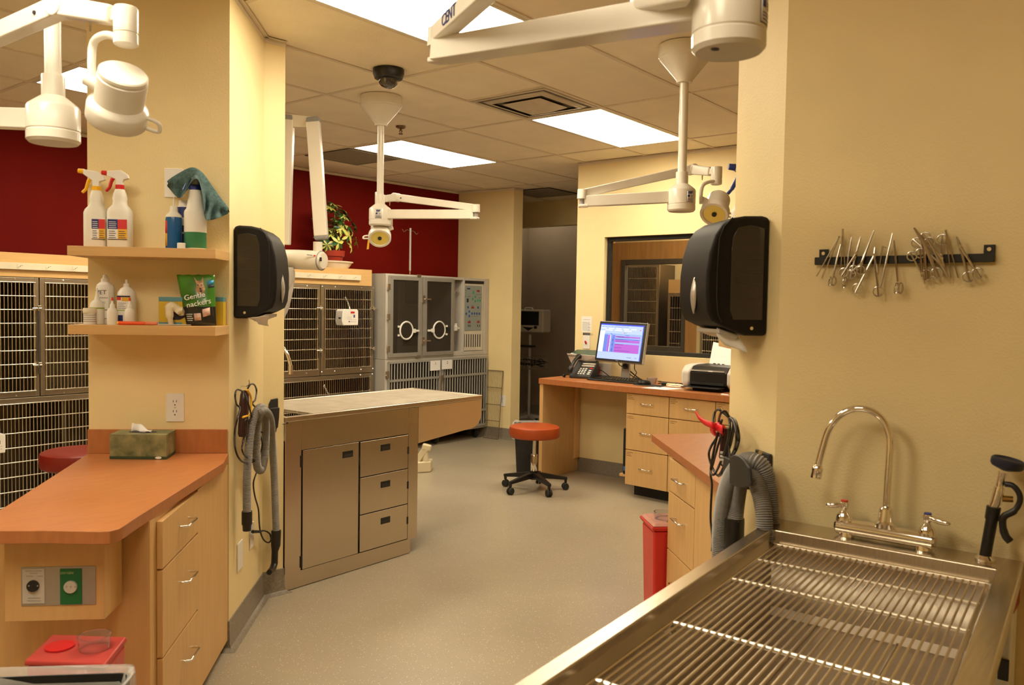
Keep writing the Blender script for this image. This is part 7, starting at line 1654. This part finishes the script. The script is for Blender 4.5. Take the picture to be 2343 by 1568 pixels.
ringed((1640, 690), (1608, 590), (1612, 422), (1460, 402), 43, 'scissors hanging point down with one ring above the right end of the bar')
tweezers((1645, 345), (1692, 775), (1755, 766), 'open tweezers third from the right end of the bar')
ringed((1742, 398), (1772, 482), (1845, 757), (1928, 724), 45, 'bright hemostat at the right end of the bar, rings at lower right', 'hemostat', 'hemostat', w=.0036)

# ------------------------------------------------------------------ sink table
ZS = .840
A0, B0 = Vector((-.8685, -2.590, 0)), Vector((-.8685, -3.242, 0)); A1, B1 = Vector((-2.55, -2.700, 0)), Vector((-2.55, -3.345, 0))
I0, I1, I2, I3 = Vector((-1.004, -2.637, 0)), Vector((-.990, -3.198, 0)), Vector((-2.47, -3.290, 0)), Vector((-2.47, -2.735, 0))
BRS = mat('brushed_table_steel', (.60, .53, .43), .27, 1, vary=.07, scale=5, stretch=(2, 40, 2), bump=.02, bscale=20)
SBAR = mat('grate_bar_steel', (.66, .58, .47), .24, 1, vary=.03)
t = thing('sink_table', 'stainless tub sink table with a wire grate, in the right foreground', 'sink table', (-1.7, -2.95, 0))
def lift(p, z): return Vector((p.x, p.y, z))
O4, I4 = [A0, B0, B1, A1], [I0, I1, I2, I3]
mb = MB(); vs = [lift(p, ZS) for p in O4] + [lift(p, ZS) for p in I4] + [lift(p, ZS-.045) for p in O4] + [lift(p, ZS-.045) for p in I4]
fs = []
for i in range(4):
    j = (i+1) % 4; fs += [(i, j, 4+j, 4+i), (8+i, 12+i, 12+j, 8+j), (i, 8+i, 8+j, j), (4+i, 4+j, 12+j, 12+i)]
mb.add(vs, fs).build('rim', BRS, t, bevel=.006, seg=3)
zb1 = .60
cI = (I0+I1+I2+I3)/4
sh_ = lambda p, k: cI + (p-cI)*k
mb = MB(); rows = [[lift(sh_(p, 1.006), ZS-.012) for p in I4], [lift(sh_(p, .985), zb1+.02) for p in I4], [lift(sh_(p, .96), zb1) for p in I4]]
vs = [v for r in rows for v in r]; fs = [(r*4+i, r*4+(i+1) % 4, (r+1)*4+(i+1) % 4, (r+1)*4+i) for r in range(2) for i in range(4)] + [(8, 9, 10, 11)]
mb.add(vs, fs).build('basin', mat('dull_basin_steel', (.52, .45, .36), .46, 1, vary=.06, scale=5), t, solid=.002)
zg = .797
def gp(u, v, z=zg):   # u along the length from the wall, v across from the aisle side
    a = I0.lerp(I3, u); b = I1.lerp(I2, u); q = a.lerp(b, v); return Vector((q.x, q.y, z))
ux = lambda X: (X-I0.x)/(I3.x-I0.x)
mb = MB(); n = 32
for i in range(n): v = .035+.93*i/(n-1); mb.tube([gp(.014, v, zg+.0045), gp(.99, v, zg+.0045)], .0030, 6)
for v in (.03, .97): mb.tube([gp(.012, v), gp(.99, v)], .005, 8)
mb.build('grate', SBAR, t)
CBAR = mat('cross_bar_painted_highlight', (.95, .90, .82), .34, 1, vary=.02)  # paler copy of the grate steel, ceiling highlights put into its colour
for X in (-1.02, -1.19, -1.385, -1.74, -2.08, -2.42): MB().tube([gp(ux(X), .03, zg+.0015), gp(ux(X), .97, zg+.0015)], .0052, 10).build('cross_bar', CBAR, t)
mb = MB()
for u in (.02, .26, .5, .98):
    for v in (.022, .978): q = gp(u, v); mb.box((q.x-.012, q.y-.008, zg-.022), (q.x+.012, q.y+.008, zg-.006))
mb.build('grate_ledge', BRS, t)
dr_c = Pz(1977, 1372, zb1+.012)
mb = MB().lathe([(.030, -.004), (.036, .004), (.060, .010), (.066, .006), (.068, .0)], lift(dr_c, zb1), n=32); mb.build('drain_ring', CHROME, t); MB().lathe([(0, .001), (.034, .001), (.034, .004), (0, .005)], lift(dr_c, zb1), n=24).build('drain_strainer', INK, t)
mb = MB()
for v in (.25, .62): mb.tube([gp(.02, v, zb1+.003), gp(.97, v, zb1+.003)], .004, 6)
mb.build('floor_crease', BRS, t)
for p_ in (A0+Vector((-.06, -.06, 0)), B0+Vector((-.06, .06, 0)), A1+Vector((.06, -.06, 0)), B1+Vector((.06, .06, 0))): MB().cyl(lift(p_, .001), lift(p_, ZS-.05), .02, None, 16).build('leg', BRS, t)
# faucet on the back rim
XF = -.935
F = lambda x, y, o=0: Px(x, y, XF-o)
t = thing('faucet', 'chrome gooseneck faucet with two lever handles on the back rim of the sink table', 'faucet', (XF, -2.92, ZS))
y0, y1 = F(1912, 1212).y, F(2140, 1262).y; zf = ZS+.026
MB().lathe([(0, 0), (.019, .0), (.024, .006), (.024, (y0-y1)-.006), (.019, (y0-y1)), (0, (y0-y1))], (XF, y0, zf), (0, -1, 0), 24, sx=1, sy=.92, ref=(1, 0, 0)).build('bridge', CHROME, t)
for yy in (y0-.03, y1+.03): MB().cyl((XF, yy, ZS+.0005), (XF, yy, zf), .021, .017, 18).build('deck_foot', CHROME, t)
yc = F(2026, 1200).y; xr_ = XF+.0
MB().lathe([(0, 0), (.026, 0), (.026, .012), (.020, .018), (.017, .052), (.0135, .056), (0, .056)], (XF, yc, zf+.016), n=24).build('spout_base', CHROME, t)
top_ = F(1965, 937).z; sp_e = F(1872, 1050)
ra = (F(1890, 1000).y - yc)/2
pts = [(XF, yc, zf+.06), (XF, yc-.002, F(2034, 1100).z), (XF, yc-.004, F(2036, 1020).z)]
for xx, yy in ((2033, 990), (2020, 962), (1998, 943), (1968, 935), (1938, 941), (1912, 960), (1894, 988), (1884, 1020), (1876, 1050), (1872, 1066)):
    k = (2036-xx)/165; q = F(xx, yy, .03*k); pts.append(q)
MB().tube(smooth(pts, 4), .0095, 14).build('spout', CHROME, t, ang=180)
e = pts[-1]; e2 = F(1867, 1094, .032); dv2 = (Vector(e2)-Vector(e))
MB().lathe([(0, 0), (.0115, 0), (.015, .006), (.0155, .014), (.0145, .016), (.0155, dv2.length), (0, dv2.length)], e, dv2, 18).build('aerator', CHROME, t)
RB, BB = mat('red_index', (.6, .04, .03), .4), mat('blue_index', (.03, .06, .35), .4)
for yy, (lx, ly), ib in ((F(1931, 1190).y, (1890, 1157), RB), (F(2121, 1225).y, (2174, 1201), BB)):
    b0 = Vector((XF, yy, zf+.014)); hd = MB().lathe([(0, 0), (.022, 0), (.022, .008), (.020, .018), (.012, .028), (.008, .034), (.010, .038), (.012, .046), (.011, .056), (0, .056)], b0, n=22).build('valve', CHROME, t)
    hp = b0+UP*.047; tip_ = F(lx, ly, .02); mb = MB().tube(smooth([hp, hp.lerp(tip_, .35)+UP*.001, tip_], 5), [.007, .007, .008, .009, .010, .011, .0115, .011, .010, .008, .004], 10)
    for i in range(len(mb.v)): mb.v[i].z = hp.z + (mb.v[i].z-hp.z)*.8
    mb.build('lever', CHROME, t, ang=180); MB().cyl(b0+UP*.0565, b0+UP*.060, .0095, .009, 16).build('index_cap', ib, t)
# pre-rinse sprayer
t = thing('rinse_sprayer', 'black-handled rinse sprayer with round head standing at the right back corner of the sink table', 'sprayer', F(2254, 1275))
sb = F(2254, 1277); sb.z = ZS+.0005
MB().lathe([(0, 0), (.024, 0), (.024, .006), (.018, .012), (.016, .014), (0, .014)], sb, n=22).build('holder', CHROME, t)
s1 = F(2274, 1160); s2_ = F(2277, 1145)
MB().tube([sb+UP*.012, sb.lerp(s1, .75), sb.lerp(s1, .78), s1], [.0135, .0140, .0165, .0165], 16).build('grip', BLACK, t)
v0 = F(2279, 1150); v1 = F(2287, 1115); v2 = F(2296, 1080)
MB().tube([s1, v0, v1], [.0125, .0135, .012], 14).build('valve_body', CHROME, t); MB().cyl(F(2275, 1140, -.004), F(2318, 1143, -.012), .009, .008, 12).build('valve_stem', mat('brass', (.55, .36, .12), .25, 1), t); MB().tube([v1, F(2291, 1095), v2], [.010, .009, .012], 12).build('neck', CHROME, t)
hd_c = F(2302, 1073); ax_ = (hd_c - v2).normalized()
MB().lathe([(0, -.004), (.012, -.004), (.034, .004), (.038, .010), (.038, .022), (.034, .026), (.031, .022), (0, .020)], hd_c, Vector((0, -.18, 1)), 32).build('spray_head', mat('dark_blue_rubber', (.012, .016, .04), .5), t)
MB().tube(smooth([F(2300, 1108, .004), F(2318, 1112, .006), F(2332, 1130, .008), F(2333, 1150, .008), F(2320, 1170, .010), F(2298, 1182, .010), F(2294, 1200, .010), F(2300, 1225, .010), F(2312, 1240, .010)], 5), [.007]*20+[.0085]*13+[.0095]*8, 10).build('lever', BLACK, t, ang=180)
# white bin with red lid under the back corner
xw_ = -.968; yb_ = Px(2319, 1450, xw_).y; zr1, zr0 = Px(2312, 1338, xw_).z, Px(2312, 1408, xw_).z
t = thing('waste_bin', 'white waste bin with a dark red lid under the back corner of the sink table', 'trash can', (-.93, yb_+.12, 0))
MB().box((xw_+.004, yb_+.004, .001), (-.875, yb_+.26, zr0-.001)).build('bin', mat('white_bin_plastic', (.80, .77, .72), .4), t, bevel=.008)
MB().box((xw_, yb_, zr0), (-.872, yb_+.264, zr1)).build('lid', mat('dark_red_plastic', (.34, .015, .012), .4), t, bevel=.008)
MB().box((xw_-.008, yb_+.006, Px(2312, 1560, xw_).z), (xw_+.003, yb_+.030, Px(2312, 1512, xw_).z)).build('latch', BLACK, t, bevel=.002)
